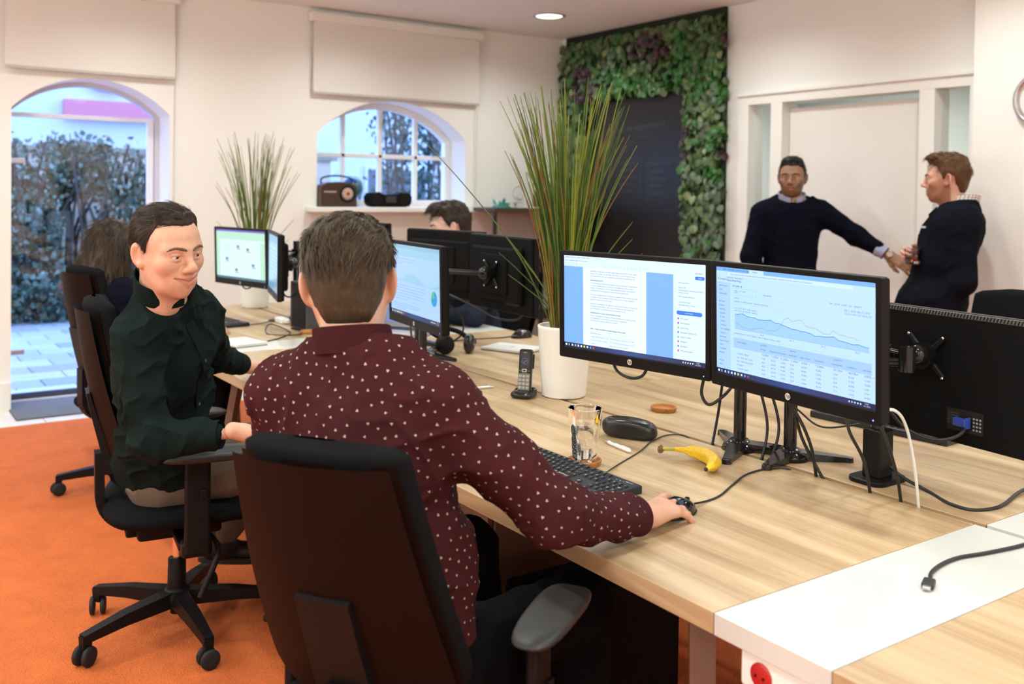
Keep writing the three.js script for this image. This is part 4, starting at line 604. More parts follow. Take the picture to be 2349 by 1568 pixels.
// ---------------------------------------------------------------- keyboards and mice
const keyT = canvasTex(512, 512, (g) => { g.fillStyle = '#15171a'; g.fillRect(0, 0, 512, 512); g.fillStyle = '#e6e6e6'; g.font = '34px sans-serif'; g.textAlign = 'center'; const L = 'QWERTYUIOPASDFGHJKLZXCVBNM1234567890-=[];/.,`F789+*#@%&?!$^<>EU'; for (let i = 0; i < 64; i++) g.fillText(L[i], (i % 8) * 64 + 26, Math.floor(i / 8) * 64 + 36); });
const keyGeos = {};
function keyGeo(w, cell) { const id = w.toFixed(3) + '_' + cell; if (keyGeos[id]) return keyGeos[id];
  const d = 0.016, h = 0.007, b = [[-w / 2, -d / 2], [w / 2, -d / 2], [w / 2, d / 2], [-w / 2, d / 2]], t = b.map(([x, z]) => [x * (1 - 0.0045 / w), z * 0.74 - 0.0012]); const pos = [], uv = []; const U = (cell % 8) / 8, Vv = 1 - Math.floor(cell / 8) / 8; const tri = (...q) => { for (const [p, s] of q) { pos.push(...p); uv.push(...s); } };
  const P = (i, top) => (top ? [t[i % 4][0], h, t[i % 4][1]] : [b[i % 4][0], 0, b[i % 4][1]]), blank = [U + 0.115, Vv - 0.115], UT = [[U, Vv], [U + 0.118 * Math.min(1.6, w / 0.016), Vv], [U + 0.118 * Math.min(1.6, w / 0.016), Vv - 0.118], [U, Vv - 0.118]];
  tri([P(0, 1), UT[0]], [P(2, 1), UT[2]], [P(1, 1), UT[1]]); tri([P(0, 1), UT[0]], [P(3, 1), UT[3]], [P(2, 1), UT[2]]);
  for (let i = 0; i < 4; i++) { tri([P(i, 0), blank], [P(i, 1), blank], [P(i + 1, 1), blank]); tri([P(i, 0), blank], [P(i + 1, 1), blank], [P(i + 1, 0), blank]); }
  const g = new THREE.BufferGeometry(); g.setAttribute('position', new THREE.Float32BufferAttribute(pos, 3)); g.setAttribute('uv', new THREE.Float32BufferAttribute(uv, 2)); g.computeVertexNormals(); return keyGeos[id] = g; }
const keyMat = mat([1, 1, 1], 0.45, { map: keyT });
function keyboard(label, pos, turn, o = {}) { // local: x along its length, +z towards the typist
  const k = thing('keyboard', label, 'keyboard', [pos[0], DY, pos[1]], turn, 'black desktop keyboards'), L = 0.45, D = 0.155, body = mat([0.012, 0.014, 0.018], 0.4);
  const side = [[-D / 2, 0.018], [-D / 2 + 0.004, 0.021], [D / 2 - 0.03, 0.0135], [D / 2 - 0.004, 0.009], [D / 2, 0.005], [D / 2, 0.001], [-D / 2, 0.001]];
  part('case', extrude(side, L, 0.003).rotateY(-PI / 2).translate(L / 2, 0, 0).applyMatrix4(new THREE.Matrix4().makeScale(1, 1, 1)), body, k);
  const r = rng(o.seed ?? 3), rowsZ = [-0.058, -0.036, -0.017, 0.002, 0.021, 0.04], put = (x, z, w) => { const key = new THREE.Mesh(keyGeo(w, Math.floor(r() * 64)), keyMat); key.name = 'key'; key.castShadow = key.receiveShadow = true; key.position.set(x, 0.0165 - (z + 0.058) * 0.062, z); key.rotation.x = 0.06; k.add(key); };
  rowsZ.forEach((z, j) => { let x = -L / 2 + 0.012; const widths = j === 0 ? [0.016, ...Array(12).fill(0.016)] : j === 5 ? [0.022, 0.019, 0.019, 0.104, 0.019, 0.019, 0.019, 0.022] : j === 1 ? [...Array(13).fill(0.016), 0.032] : j === 2 ? [0.024, ...Array(12).fill(0.016), 0.024] : j === 3 ? [0.028, ...Array(11).fill(0.016), 0.036] : [0.021, ...Array(11).fill(0.016), 0.044];
    const total = widths.reduce((a, b) => a + b, 0), gap = (0.283 - total) / (widths.length - 1); for (const w of widths) { put(x + w / 2, z, w); x += w + gap; }
    for (let i = 0; i < 3; i++) if (!(j === 3 || (j === 4 && i !== 1))) put(-L / 2 + 0.312 + i * 0.0193, z, 0.016);
    if (j > 0) for (let i = 0; i < 4; i++) if (!(j === 5 && i === 1)) put(-L / 2 + 0.376 + i * 0.0193, z, 0.016); });
  if (o.logo) part('lettering', new THREE.PlaneGeometry(0.034, 0.009).rotateX(-PI / 2 + 0.03).translate(L / 2 - 0.032, 0.0205, -0.0655), mat([1, 1, 1], 0.4, { map: canvasTex(256, 64, (g) => { g.fillStyle = '#1c1f24'; g.fillRect(0, 0, 256, 64); g.fillStyle = '#f2f2f2'; g.font = 'bold 50px sans-serif'; g.textAlign = 'center'; g.fillText('logitech', 128, 48); }) }), k);
  if (o.logo) part('status_light', [0, 1, 2].map((i) => cyl(0.0012, 0.0012, 0.0006, L / 2 - 0.07 + i * 0.013, 0.0209 - 0.0006, -0.058, 8)), (() => { const e = mat([0.1, 0.6, 0.1], 0.5); e.emissive = new THREE.Color(0.1, 0.9, 0.1); e.emissiveIntensity = 0.6; return e; })(), k);
  if (o.feet) part('foot', [bx(0.02, 0.03, 0.006, -L / 2 + 0.04, 0.012, -D / 2 + 0.01), bx(0.02, 0.03, 0.006, L / 2 - 0.04, 0.012, -D / 2 + 0.01)], body, k);
  return k;
}
keyboard('black keyboard in front of the dotted-shirt man, by the glass', [1.455, -1.882], -PI / 2, { logo: true, seed: 3 });
keyboard('black keyboard under the hand of the long-haired woman', [1.60, -5.03], -PI / 2 + 0.12, { seed: 5 });
keyboard('black keyboard on the far desk behind the chart monitor', [2.62, -1.74], PI / 2 + 0.06, { seed: 7, feet: true });
function mouse(label, pos, turn, s = 1) { const o = thing('computer_mouse', label, 'mouse', [pos[0], DY, pos[1]], turn, 'black computer mice'); // local +z is its front
  part('shell', grid((u, v) => { const a = u * 2 * PI, t = v * PI / 2, k = Math.pow(Math.sin(t), 0.6), z = Math.sin(a) * 0.056 * k, x = Math.cos(a) * 0.031 * k * (1 - 0.12 * Math.sin(a)); return V(x * s, 0.002 + Math.cos(t) * 0.036 * (1 - 0.5 * Math.max(0, z / 0.056)) * s, z * s); }, 44, 18), M.blackGloss, o);
  part('base', lathe([[0, 0], [0.029, 0], [0.031, 0.003], [0.03, 0.006]], 36).scale(s, 1, 1.8 * s), M.black, o); part('wheel', cyl(0.007, 0.007, 0.006, 0, 0, 0, 16).rotateZ(PI / 2).translate(0, 0.024 * s, 0.032 * s), M.rubber, o); return o; }
mouse('black mouse under the hand of the dotted-shirt man', [1.505, -1.508], PI / 2 + 0.25);
mouse('black mouse beside the white tablet on the far desk', [2.70, -3.80], -PI / 2, 1.05);
// ---------------------------------------------------------------- cables
const cable = (label, pts, r = 0.0028, m = M.cable, name = 'cable', group) => { const o = part(name, tube(pts, r, pts.length * 10, 7), m, scene); return tag(o, label, 'cable', group); };
const y0 = DY + 0.003;
cable('thin black keyboard cable curving past the spectacle case', [[1.53, y0 + 0.006, -1.80], [1.645, y0, -1.869], [1.775, y0, -1.932], [1.89, y0, -2.0], [1.975, y0, -2.02], [1.999, y0, -1.975], [2.008, y0 - 0.02, -1.958]], 0.0018);
cable('black mouse cable running from the mouse to the desk gap', [[1.555, y0 + 0.006, -1.522], [1.62, y0, -1.533], [1.668, y0, -1.543], [1.759, y0, -1.585], [1.86, y0, -1.628], [1.94, y0, -1.632], [1.985, y0, -1.605], [2.008, y0 - 0.02, -1.58]], 0.0024);
{ // loose plug cable on the white strip
  const o = thing('plug_cable', 'black video cable with metal plug lying on white strip', 'cable', [0, DY, 0]); const yy = 0.0042;
  part('cord', tube([[1.622, 0.006, -0.985], [1.66, yy, -1.006], [1.719, yy, -1.019], [1.776, yy, -1.02], [1.85, yy, -1.003], [1.99, yy, -0.985], [2.25, yy, -1.02]], 0.0038, 60, 8), M.cable, o);
  const p = part('plug', bx(0.034, 0.011, 0.021, 0, 0, 0, 0.003).rotateY(0.42).translate(1.604, 0.0065, -0.977), M.cable, o);
  part('plug_tip', bx(0.012, 0.005, 0.014, -0.022, 0, 0, 0.0008).rotateY(0.42).translate(1.604, 0.0065, -0.977), M.steel, p);
}
cable('thick black cable snaking over the far desk at right edge', [[2.12, 0.80, -1.43], [2.125, y0 + 0.02, -1.38], [2.119, y0, -1.296], [2.075, y0, -1.212], [2.078, y0, -1.165], [2.14, y0, -1.143], [2.33, y0 + 0.004, -1.172], [2.6, y0, -1.14]], 0.0042);
cable('white cable hanging from the chart monitor corner into the gap', [[1.765, 1.0, -1.19], [1.83, 0.99, -1.20], [1.93, 0.93, -1.235], [1.98, 0.83, -1.245], [2.009, 0.72, -1.25]], 0.0034, M.cableWhite);
cable('black cable hanging beside the white cable into the gap', [[1.80, 0.985, -1.30], [1.90, 0.90, -1.36], [1.97, 0.82, -1.37], [2.009, 0.71, -1.372]], 0.004);
cable('black cable dropping behind the right end of the monitor', [[1.79, 0.985, -1.25], [1.90, 0.93, -1.28], [1.985, 0.80, -1.292], [2.009, 0.71, -1.292]], 0.004);
cable('black cable looping below the document screen', [[1.745, 0.988, -2.02], [1.748, 0.955, -2.0], [1.755, 0.942, -1.955], [1.76, 0.955, -1.91], [1.765, 0.99, -1.89]], 0.0042);
cable('black cable looping at the gap between the two lit monitors', [[1.80, 0.99, -1.72], [1.805, 0.93, -1.735], [1.82, 0.905, -1.725], [1.85, 0.93, -1.70], [1.90, 0.97, -1.70], [1.95, 0.99, -1.72]], 0.0042);
for (const [dx, dz, t] of [[0.0, -0.055, 0], [0.012, 0.05, 1], [0.03, 0.065, 2]]) cable(['black cable left of the pole behind the banana', 'black cable right of the pole behind the banana', 'outer black cable right of the pole behind the banana'][t], [[2.03, 1.05, -1.80 + dz * 0.4], [2.02 + dx, 0.95, -1.80 + dz], [2.03 + dx, 0.82, -1.80 + dz * 1.6], [2.011, 0.72, -1.80 + dz * 1.7]], 0.004);
for (const [k, label] of ['black cable crossing in front of the second pole', 'black cable hanging right of the second pole'].entries()) cable(label, [[1.85, 1.0, -1.55 - k * 0.03], [1.93, 0.92, -1.55], [1.97, 0.83, -1.545 + k * 0.02], [2.009, 0.72, -1.50 - k * 0.03]], 0.0042);
cable('black video cable drooping from the right monitor back', [[2.235, 0.895, -1.27], [2.225, 0.87, -1.28], [2.19, 0.852, -1.32], [2.15, 0.875, -1.38], [2.115, 0.94, -1.42]], 0.0045);
cable('thin black cable bridging to the square-based stand', [[1.92, 0.97, -1.62], [1.99, 0.90, -1.58], [2.03, 0.86, -1.54], [2.08, 0.875, -1.46]], 0.0025);
cable('black cable hanging under the pie chart monitor', [[1.70, 0.96, -3.10], [1.80, 0.86, -3.25], [1.95, 0.78, -3.38], [2.008, 0.715, -3.40]], 0.004);
cable('black cable arching right of the pie chart monitor', [[2.02, 1.02, -3.55], [2.16, 0.92, -3.50], [2.2, 0.82, -3.55], [2.1, y0, -3.7], [2.04, y0, -3.8]], 0.004);
cable('black cable drooping below the monitor seen through grass', [[2.21, 0.985, -3.08], [2.2, 0.94, -3.12], [2.17, 0.935, -3.22], [2.12, 0.98, -3.35], [2.05, 1.03, -3.48]], 0.0045);
cable('thin black cable running over the far desk to the mouse', [[2.08, y0, -3.62], [2.2, y0, -3.78], [2.4, y0, -3.86], [2.6, y0, -3.83], [2.65, y0 + 0.005, -3.81]], 0.003);
cable('dark cable lying before the grey computer box', [[1.60, y0, -4.28], [1.70, y0, -4.36], [1.80, y0, -4.52], [1.74, y0 + 0.03, -4.62], [1.68, y0, -4.50], [1.78, y0, -4.40], [1.83, y0, -4.42]], 0.003);
cable('grey cable running from the woman\'s keyboard to the adapter', [[1.67, y0, -4.86], [1.75, y0, -4.86], [1.82, y0, -4.90], [1.87, y0 + 0.01, -4.90]], 0.003, mat([0.12, 0.11, 0.1], 0.5));
cable('black cable hanging behind the edge-on monitor', [[1.72, 0.97, -4.42], [1.75, 0.93, -4.45], [1.84, 0.92, -4.56], [1.93, 0.98, -4.74], [1.98, 1.02, -4.87]], 0.004);
cable('black cable hanging below the pale green screen', [[1.72, 0.945, -5.0], [1.72, 0.925, -4.95], [1.72, 0.93, -4.88], [1.73, 0.95, -4.84]], 0.004);
// ---------------------------------------------------------------- things further along the desks
{
  const o = thing('small_computer', 'upright grey small computer box behind the dotted-shirt man', 'computer', [1.90, DY, -4.56]); o.rotation.y = 0.1;
  part('case', bx(0.075, 0.235, 0.18, 0, 0.125, 0, 0.004), mat([0.055, 0.055, 0.058], 0.45), o); part('stand', bx(0.1, 0.008, 0.12, 0, 0.004, 0, 0.003), M.black, o); part('front_strip', bx(0.004, 0.22, 0.14, -0.038, 0.125, 0, 0.001), M.black, o);
}
{
  const o = thing('power_adapter', 'white power adapter block by the black pole stand', 'adapter', [1.895, DY, -4.86]); part('block', bx(0.05, 0.028, 0.1, 0, 0.014, 0, 0.008), M.white, o); part('plug', bx(0.02, 0.018, 0.03, 0, 0.014, 0.065, 0.004), M.white, o);
}
{
  const o = thing('notebook', 'closed pale notebook with dark cover edge on white strip', 'notebook', [1.475, DY, -4.28]); o.rotation.y = 0.15;
  part('back_cover', bx(0.15, 0.003, 0.21, 0, 0.0015, 0, 0.001), mat([0.09, 0.10, 0.06], 0.7), o); part('pages', bx(0.142, 0.009, 0.204, -0.002, 0.0075, 0), mat([0.72, 0.70, 0.64], 0.9), o); part('front_cover', bx(0.15, 0.002, 0.21, 0, 0.013, 0, 0.0008), mat([0.62, 0.63, 0.6], 0.7), o);
}
{
  const o = thing('tablet', 'closed white tablet lying on far desk beside pot', 'tablet', [2.455, DY, -3.52]); o.rotation.y = 0.42;
  part('body', bx(0.17, 0.012, 0.24, 0, 0.008, 0, 0.004), mat([0.66, 0.66, 0.65], 0.4), o); part('emblem', bx(0.02, 0.0006, 0.02, 0, 0.0143, 0), mat([0.4, 0.4, 0.4], 0.3), o); part('foot', [bx(0.01, 0.002, 0.2, -0.06, 0.001, 0), bx(0.01, 0.002, 0.2, 0.06, 0.001, 0)], M.rubber, o);
}
{
  const o = thing('laptop', 'open silver laptop half hidden behind the pie chart monitor', 'laptop', [2.27, DY, -4.22]); o.rotation.y = -0.95;
  part('base', bx(0.32, 0.016, 0.22, 0, 0.010, 0, 0.004), mat([0.45, 0.45, 0.46], 0.35, { metalness: 0.5 }), o); const k = part('keyboard_bed', bx(0.28, 0.001, 0.1, 0, 0.0185, -0.03), M.black, o);
  const l = part('lid', bx(0.32, 0.21, 0.008, 0, 0.105, 0, 0.003).rotateX(-0.35).translate(0, 0.016, -0.11), mat([0.3, 0.3, 0.31], 0.35, { metalness: 0.5 }), o); const m = mat([0.01, 0.01, 0.01], 0.2); m.emissive = new THREE.Color(0.35, 0.52, 1); m.emissiveIntensity = 0.55; part('laptop_screen', new THREE.PlaneGeometry(0.3, 0.18).translate(0, 0.108, 0.005).rotateX(-0.35).translate(0, 0.016, -0.11), m, l);
}
{ // headphones beside the pole
  const o = thing('headphones', 'black headphones lying beside the pole stand', 'headphones', [2.17, DY, -3.60]);
  const cup = (x, z, t) => { const g = lathe([[0, 0.0], [0.03, 0.0], [0.041, 0.008], [0.043, 0.02], [0.036, 0.036], [0.02, 0.043], [0, 0.044]], 30).rotateX(PI / 2).rotateY(t); return g.translate(x, 0.043, z); };
  part('ear_cup', cup(-0.03, 0.02, -0.7), M.black, o); part('ear_cup', cup(0.05, 0.05, 0.8), M.blackGloss, o); part('headband', tube([[-0.03, 0.06, 0.0], [-0.06, 0.09, -0.06], [0.0, 0.10, -0.10], [0.08, 0.08, -0.06], [0.085, 0.06, 0.02]], 0.011, 30), M.blackMatte, o); part('microphone_boom', tube([[0.06, 0.03, 0.06], [0.1, 0.04, 0.05], [0.12, 0.05, 0.02]], 0.007), M.blackMatte, o);
}
{ // headset hanging on the arm
  const o = thing('hanging_headset', 'dark headset cup hanging from the arm right of pie chart screen', 'headset', [2.0, 0.98, -3.475]);
  part('cup', lathe([[0, 0], [0.03, 0.002], [0.04, 0.012], [0.036, 0.026], [0, 0.03]], 30).rotateZ(PI / 2).rotateY(0.5), mat([0.03, 0.045, 0.035], 0.25), o); part('band', tube([[0.0, 0.03, 0], [0.01, 0.09, 0.01], [0.012, 0.14, 0.0], [0.015, 0.155, -0.03]], 0.006), M.blackMatte, o);
}
// ---------------------------------------------------------------- window sill and corner shelf
{
  const o = thing('retro_radio', 'dark brown retro radio with round dial on window sill', 'radio', [3.105, SILL + 0.008, -6.86]);
  const b = mat([0.045, 0.02, 0.012], 0.35), rr = [[-0.145, 0], [0.145, 0], [0.15, 0.01], [0.15, 0.135], [0.14, 0.165], [0.1, 0.185], [0, 0.193], [-0.1, 0.185], [-0.14, 0.165], [-0.15, 0.135], [-0.15, 0.01]];
  part('case', extrude(rr, 0.1, 0.006).translate(0, 0, -0.05), b, o); part('trim_bar', bx(0.1, 0.012, 0.003, -0.075, 0.115, 0.0512), M.steel, o);
  const d = part('dial_ring', lathe([[0.046, 0], [0.066, 0], [0.066, 0.006], [0.05, 0.01], [0.046, 0.004]], 40).rotateX(PI / 2).translate(0.068, 0.1, 0.05), M.black, o); part('dial_face', cyl(0.05, 0.05, 0.006, 0, 0, 0, 36).rotateX(PI / 2).translate(0.068, 0.1, 0.053), M.chrome, d); part('dial_plate', cyl(0.033, 0.033, 0.004, 0, 0, 0, 36).rotateX(PI / 2).translate(0.068, 0.1, 0.057), mat([0.62, 0.33, 0.22], 0.4), d); part('knob', cyl(0.011, 0.011, 0.014, 0, 0, 0, 20).rotateX(PI / 2).translate(0.068, 0.1, 0.064), b, d);
  part('grille_lettering', new THREE.PlaneGeometry(0.09, 0.016).translate(-0.085, 0.14, 0.0515), mat([1, 1, 1], 0.4, { map: canvasTex(256, 48, (g) => { g.fillStyle = '#2a1410'; g.fillRect(0, 0, 256, 48); g.fillStyle = '#7a6a60'; g.font = '34px serif'; g.fillText('R A D I O', 30, 36); }) }), o);
  part('handle', tube([[-0.13, 0.175, 0], [-0.125, 0.215, 0], [-0.06, 0.235, 0], [0.06, 0.235, 0], [0.125, 0.215, 0], [0.13, 0.175, 0]], 0.007, 40), M.blackGloss, o);
}
{
  const o = thing('portable_speaker', 'black portable speaker with raised ends on window sill', 'speaker', [3.55, SILL + 0.008, -6.86]);
  const s = [[-0.19, 0.03], [-0.17, 0.005], [0.17, 0.005], [0.19, 0.03], [0.195, 0.08], [0.175, 0.11], [0.09, 0.118], [0.06, 0.10], [-0.06, 0.10], [-0.09, 0.118], [-0.175, 0.11], [-0.195, 0.08]];
  part('body', extrude(s, 0.11, 0.016).translate(0, 0, -0.055), M.blackMatte, o); for (const e of [-1, 1]) part('grille', cyl(0.045, 0.045, 0.006, 0, 0, 0, 30).rotateX(PI / 2).translate(e * 0.125, 0.06, 0.055), M.black, o); part('control_panel', bx(0.09, 0.05, 0.004, 0, 0.06, 0.0545, 0.001), mat([0.03, 0.03, 0.033], 0.3), o); part('foot', bx(0.3, 0.006, 0.08, 0, 0.003, 0), M.rubber, o);
}
{
  const o = thing('desk_globe', 'small blue desk globe behind the retro radio', 'globe', [3.30, SILL + 0.008, -7.0]);
  const gT = dataTex(256, 128, (u, v) => { const n = wrapNoise(u * 6, v * 4, 6, 4, 51) + 0.5 * wrapNoise(u * 14, v * 9, 14, 9, 52); return n > 0.15 ? [0.25, 0.42, 0.42] : [0.12, 0.28, 0.55]; });
  part('sphere', ball(0.085, 0, 0.145, 0, 30), mat([1, 1, 1], 0.3, { map: gT }), o); part('meridian', tube([...Array(11)].map((_, i) => { const a = (-100 + i * 20) * RAD; return [0.095 * Math.cos(a), 0.145 + 0.095 * Math.sin(a), 0]; }), 0.004, 40), M.steel, o); part('foot', lathe([[0, 0], [0.05, 0], [0.05, 0.006], [0.012, 0.014], [0.008, 0.05], [0, 0.05]], 30), M.black, o);
}
{
  const o = thing('corner_shelf', 'black metal frame shelf below the green wall corner', 'shelf', [4.72, 0, -6.56]), w = 0.92, d = 0.36, hh = 1.31, b = mat([0.02, 0.018, 0.016], 0.5);
  for (const x of [-w / 2, -w / 2 + 0.47, w / 2]) for (const z of [-d / 2, d / 2]) part('post', bx(0.025, hh, 0.025, x, hh / 2, z), b, o);
  for (const y of [hh, 0.86, 0.42]) part('shelf_board', bx(w + 0.03, 0.03, d + 0.03, 0, y, 0, 0.003), y === hh ? mat([0.06, 0.04, 0.025], 0.5) : b, o);
  part('back_panel', bx(w, 0.4, 0.012, 0, 1.09, -d / 2 + 0.02), mat([0.62, 0.5, 0.44], 0.8), o);
}
{
  const o = thing('crystal_ornament', 'teal rough crystal ornament on the corner shelf', 'ornament', [4.40, 1.325, -6.50]), r = rng(8), m = mat([0.08, 0.30, 0.26], 0.25), gs = [];
  for (let i = 0; i < 16; i++) { const a = r() * 6.28, l = 0.035 + r() * 0.05, t = 0.3 + r() * 1.0; gs.push(new THREE.CylinderGeometry(0.004, 0.016, l, 6).translate(0, l / 2, 0).rotateZ(t * Math.cos(a)).rotateX(t * Math.sin(a)).translate((r() - 0.5) * 0.09, 0.008, (r() - 0.5) * 0.05)); }
  part('crystal', gs, m, o); part('foot', bx(0.13, 0.018, 0.08, 0, 0.009, 0, 0.004), m, o);
}
{
  const o = thing('glass_award', 'clear ring-shaped glass award on the corner shelf', 'award', [4.585, 1.325, -6.50]), clear = mat([1, 1, 1], 0.02, { transmission: 1, thickness: 0.02, ior: 1.5 });
  part('ring', new THREE.TorusGeometry(0.055, 0.011, 16, 44).translate(0, 0.115, 0), clear, o); part('disc', cyl(0.046, 0.046, 0.006, 0, 0, 0, 40).rotateX(PI / 2).translate(0, 0.115, 0), clear, o); part('foot', bx(0.1, 0.045, 0.05, 0, 0.0225, 0, 0.004), clear, o);
}
{
  const o = thing('vase_plant', 'black vase holding leafy green sprigs on corner shelf', 'vase', [4.80, 1.325, -6.52]), r = rng(15), gm = mat([0.12, 0.22, 0.07], 0.6);
  part('vase', lathe([[0, 0], [0.05, 0], [0.058, 0.04], [0.052, 0.11], [0.028, 0.155], [0.026, 0.19], [0.03, 0.195], [0.022, 0.19], [0.02, 0.15], [0, 0.14]], 36), mat([0.012, 0.012, 0.013], 0.2), o);
  for (let i = 0; i < 9; i++) { const a = r() * 6.28, l = 0.12 + r() * 0.18, e = 0.04 + r() * 0.1, sprig = part('sprig', tube([[0, 0.17, 0], [Math.cos(a) * e * 0.5, 0.17 + l * 0.6, Math.sin(a) * e * 0.5], [Math.cos(a) * e, 0.17 + l, Math.sin(a) * e]], 0.002, 8, 5), gm, o); const lv = []; for (let k = 0; k < 7; k++) { const t = 0.3 + k * 0.1; lv.push(new THREE.SphereGeometry(0.018, 8, 6).scale(1, 0.18, 0.55).rotateZ(r() * 1.2 - 0.6).rotateY(r() * 6.28).translate(Math.cos(a) * e * t, 0.17 + l * t, Math.sin(a) * e * t).translate((r() - 0.5) * 0.03, 0, (r() - 0.5) * 0.03)); } part('leaves', lv, gm, sprig); }
}
{ const o = thing('blue_book', 'dark blue book lying on the corner shelf', 'book', [4.98, 1.325, -6.44]); part('cover', [bx(0.13, 0.003, 0.18, 0, 0.0015, 0), bx(0.13, 0.003, 0.18, 0, 0.0225, 0), bx(0.003, 0.024, 0.18, -0.065, 0.012, 0)], mat([0.01, 0.02, 0.18], 0.5), o); part('pages', bx(0.124, 0.018, 0.174, 0, 0.012, 0), M.white, o); }
{ const o = thing('paper_stack', 'small stack of white paper on the corner shelf', 'paper', [4.69, 1.325, -6.38]); part('sheets', bx(0.16, 0.008, 0.1, 0, 0.004, 0), M.white, o); part('top_sheet', bx(0.15, 0.001, 0.1, 0.004, 0.0085, 0.002).rotateY(0.04), M.whitePaint, o); }
// ---------------------------------------------------------------- people: distance fields meshed with surface nets
class Field {
  constructor() { this.a = []; }
  cap(a, b, ra, rb = ra, k = 0.02, op = 1) { const A = V(...a), B = V(...b); this.a.push({ t: 0, ax: A.x, ay: A.y, az: A.z, bx: B.x - A.x, by: B.y - A.y, bz: B.z - A.z, l2: Math.max(1e-9, A.distanceToSquared(B)), ra, rb, k, op, cx: (A.x + B.x) / 2, cy: (A.y + B.y) / 2, cz: (A.z + B.z) / 2, R: A.distanceTo(B) / 2 + Math.max(ra, rb) }); return this; }
  chain(pts, rs, k = 0.02) { for (let i = 0; i < pts.length - 1; i++) this.cap(pts[i], pts[i + 1], rs[i], rs[i + 1], k); return this; }
  ell(c, r, ax = null, k = 0.03, op = 1) { this.a.push({ t: 1, c, r, ax, k, op, cx: c[0], cy: c[1], cz: c[2], R: Math.max(...r) }); return this; }
  d(x, y, z) {
    let D = 10;
    for (const p of this.a) {
      const lb = Math.hypot(x - p.cx, y - p.cy, z - p.cz) - p.R;
      if (p.op > 0 ? lb > D + p.k : lb > p.k) continue;
      let q;
      if (p.t === 0) { const px = x - p.ax, py = y - p.ay, pz = z - p.az; let t = (px * p.bx + py * p.by + pz * p.bz) / p.l2; t = t < 0 ? 0 : t > 1 ? 1 : t; q = Math.hypot(px - p.bx * t, py - p.by * t, pz - p.bz * t) - (p.ra + (p.rb - p.ra) * t); }
      else { let px = x - p.cx, py = y - p.cy, pz = z - p.cz; if (p.ax) { const [X, Y, Z] = p.ax; [px, py, pz] = [px * X.x + py * X.y + pz * X.z, px * Y.x + py * Y.y + pz * Y.z, px * Z.x + py * Z.y + pz * Z.z]; } const [a, b, c] = p.r, k0 = Math.hypot(px / a, py / b, pz / c), k1 = Math.hypot(px / (a * a), py / (b * b), pz / (c * c)); q = k1 < 1e-9 ? -Math.min(a, b, c) : k0 * (k0 - 1) / k1; }
      const h = Math.max(p.k - Math.abs(D - (p.op > 0 ? q : -q)), 0) / p.k;
      D = p.op > 0 ? Math.min(D, q) - h * h * p.k / 4 : Math.max(D, -q) + h * h * p.k / 4;
    }
    return D;
  }
  box(pad = 0.03) { const lo = [9e9, 9e9, 9e9], hi = [-9e9, -9e9, -9e9]; for (const p of this.a) if (p.op > 0) [p.cx, p.cy, p.cz].forEach((c, i) => { lo[i] = Math.min(lo[i], c - p.R - pad); hi[i] = Math.max(hi[i], c + p.R + pad); }); return [lo, hi]; }
}
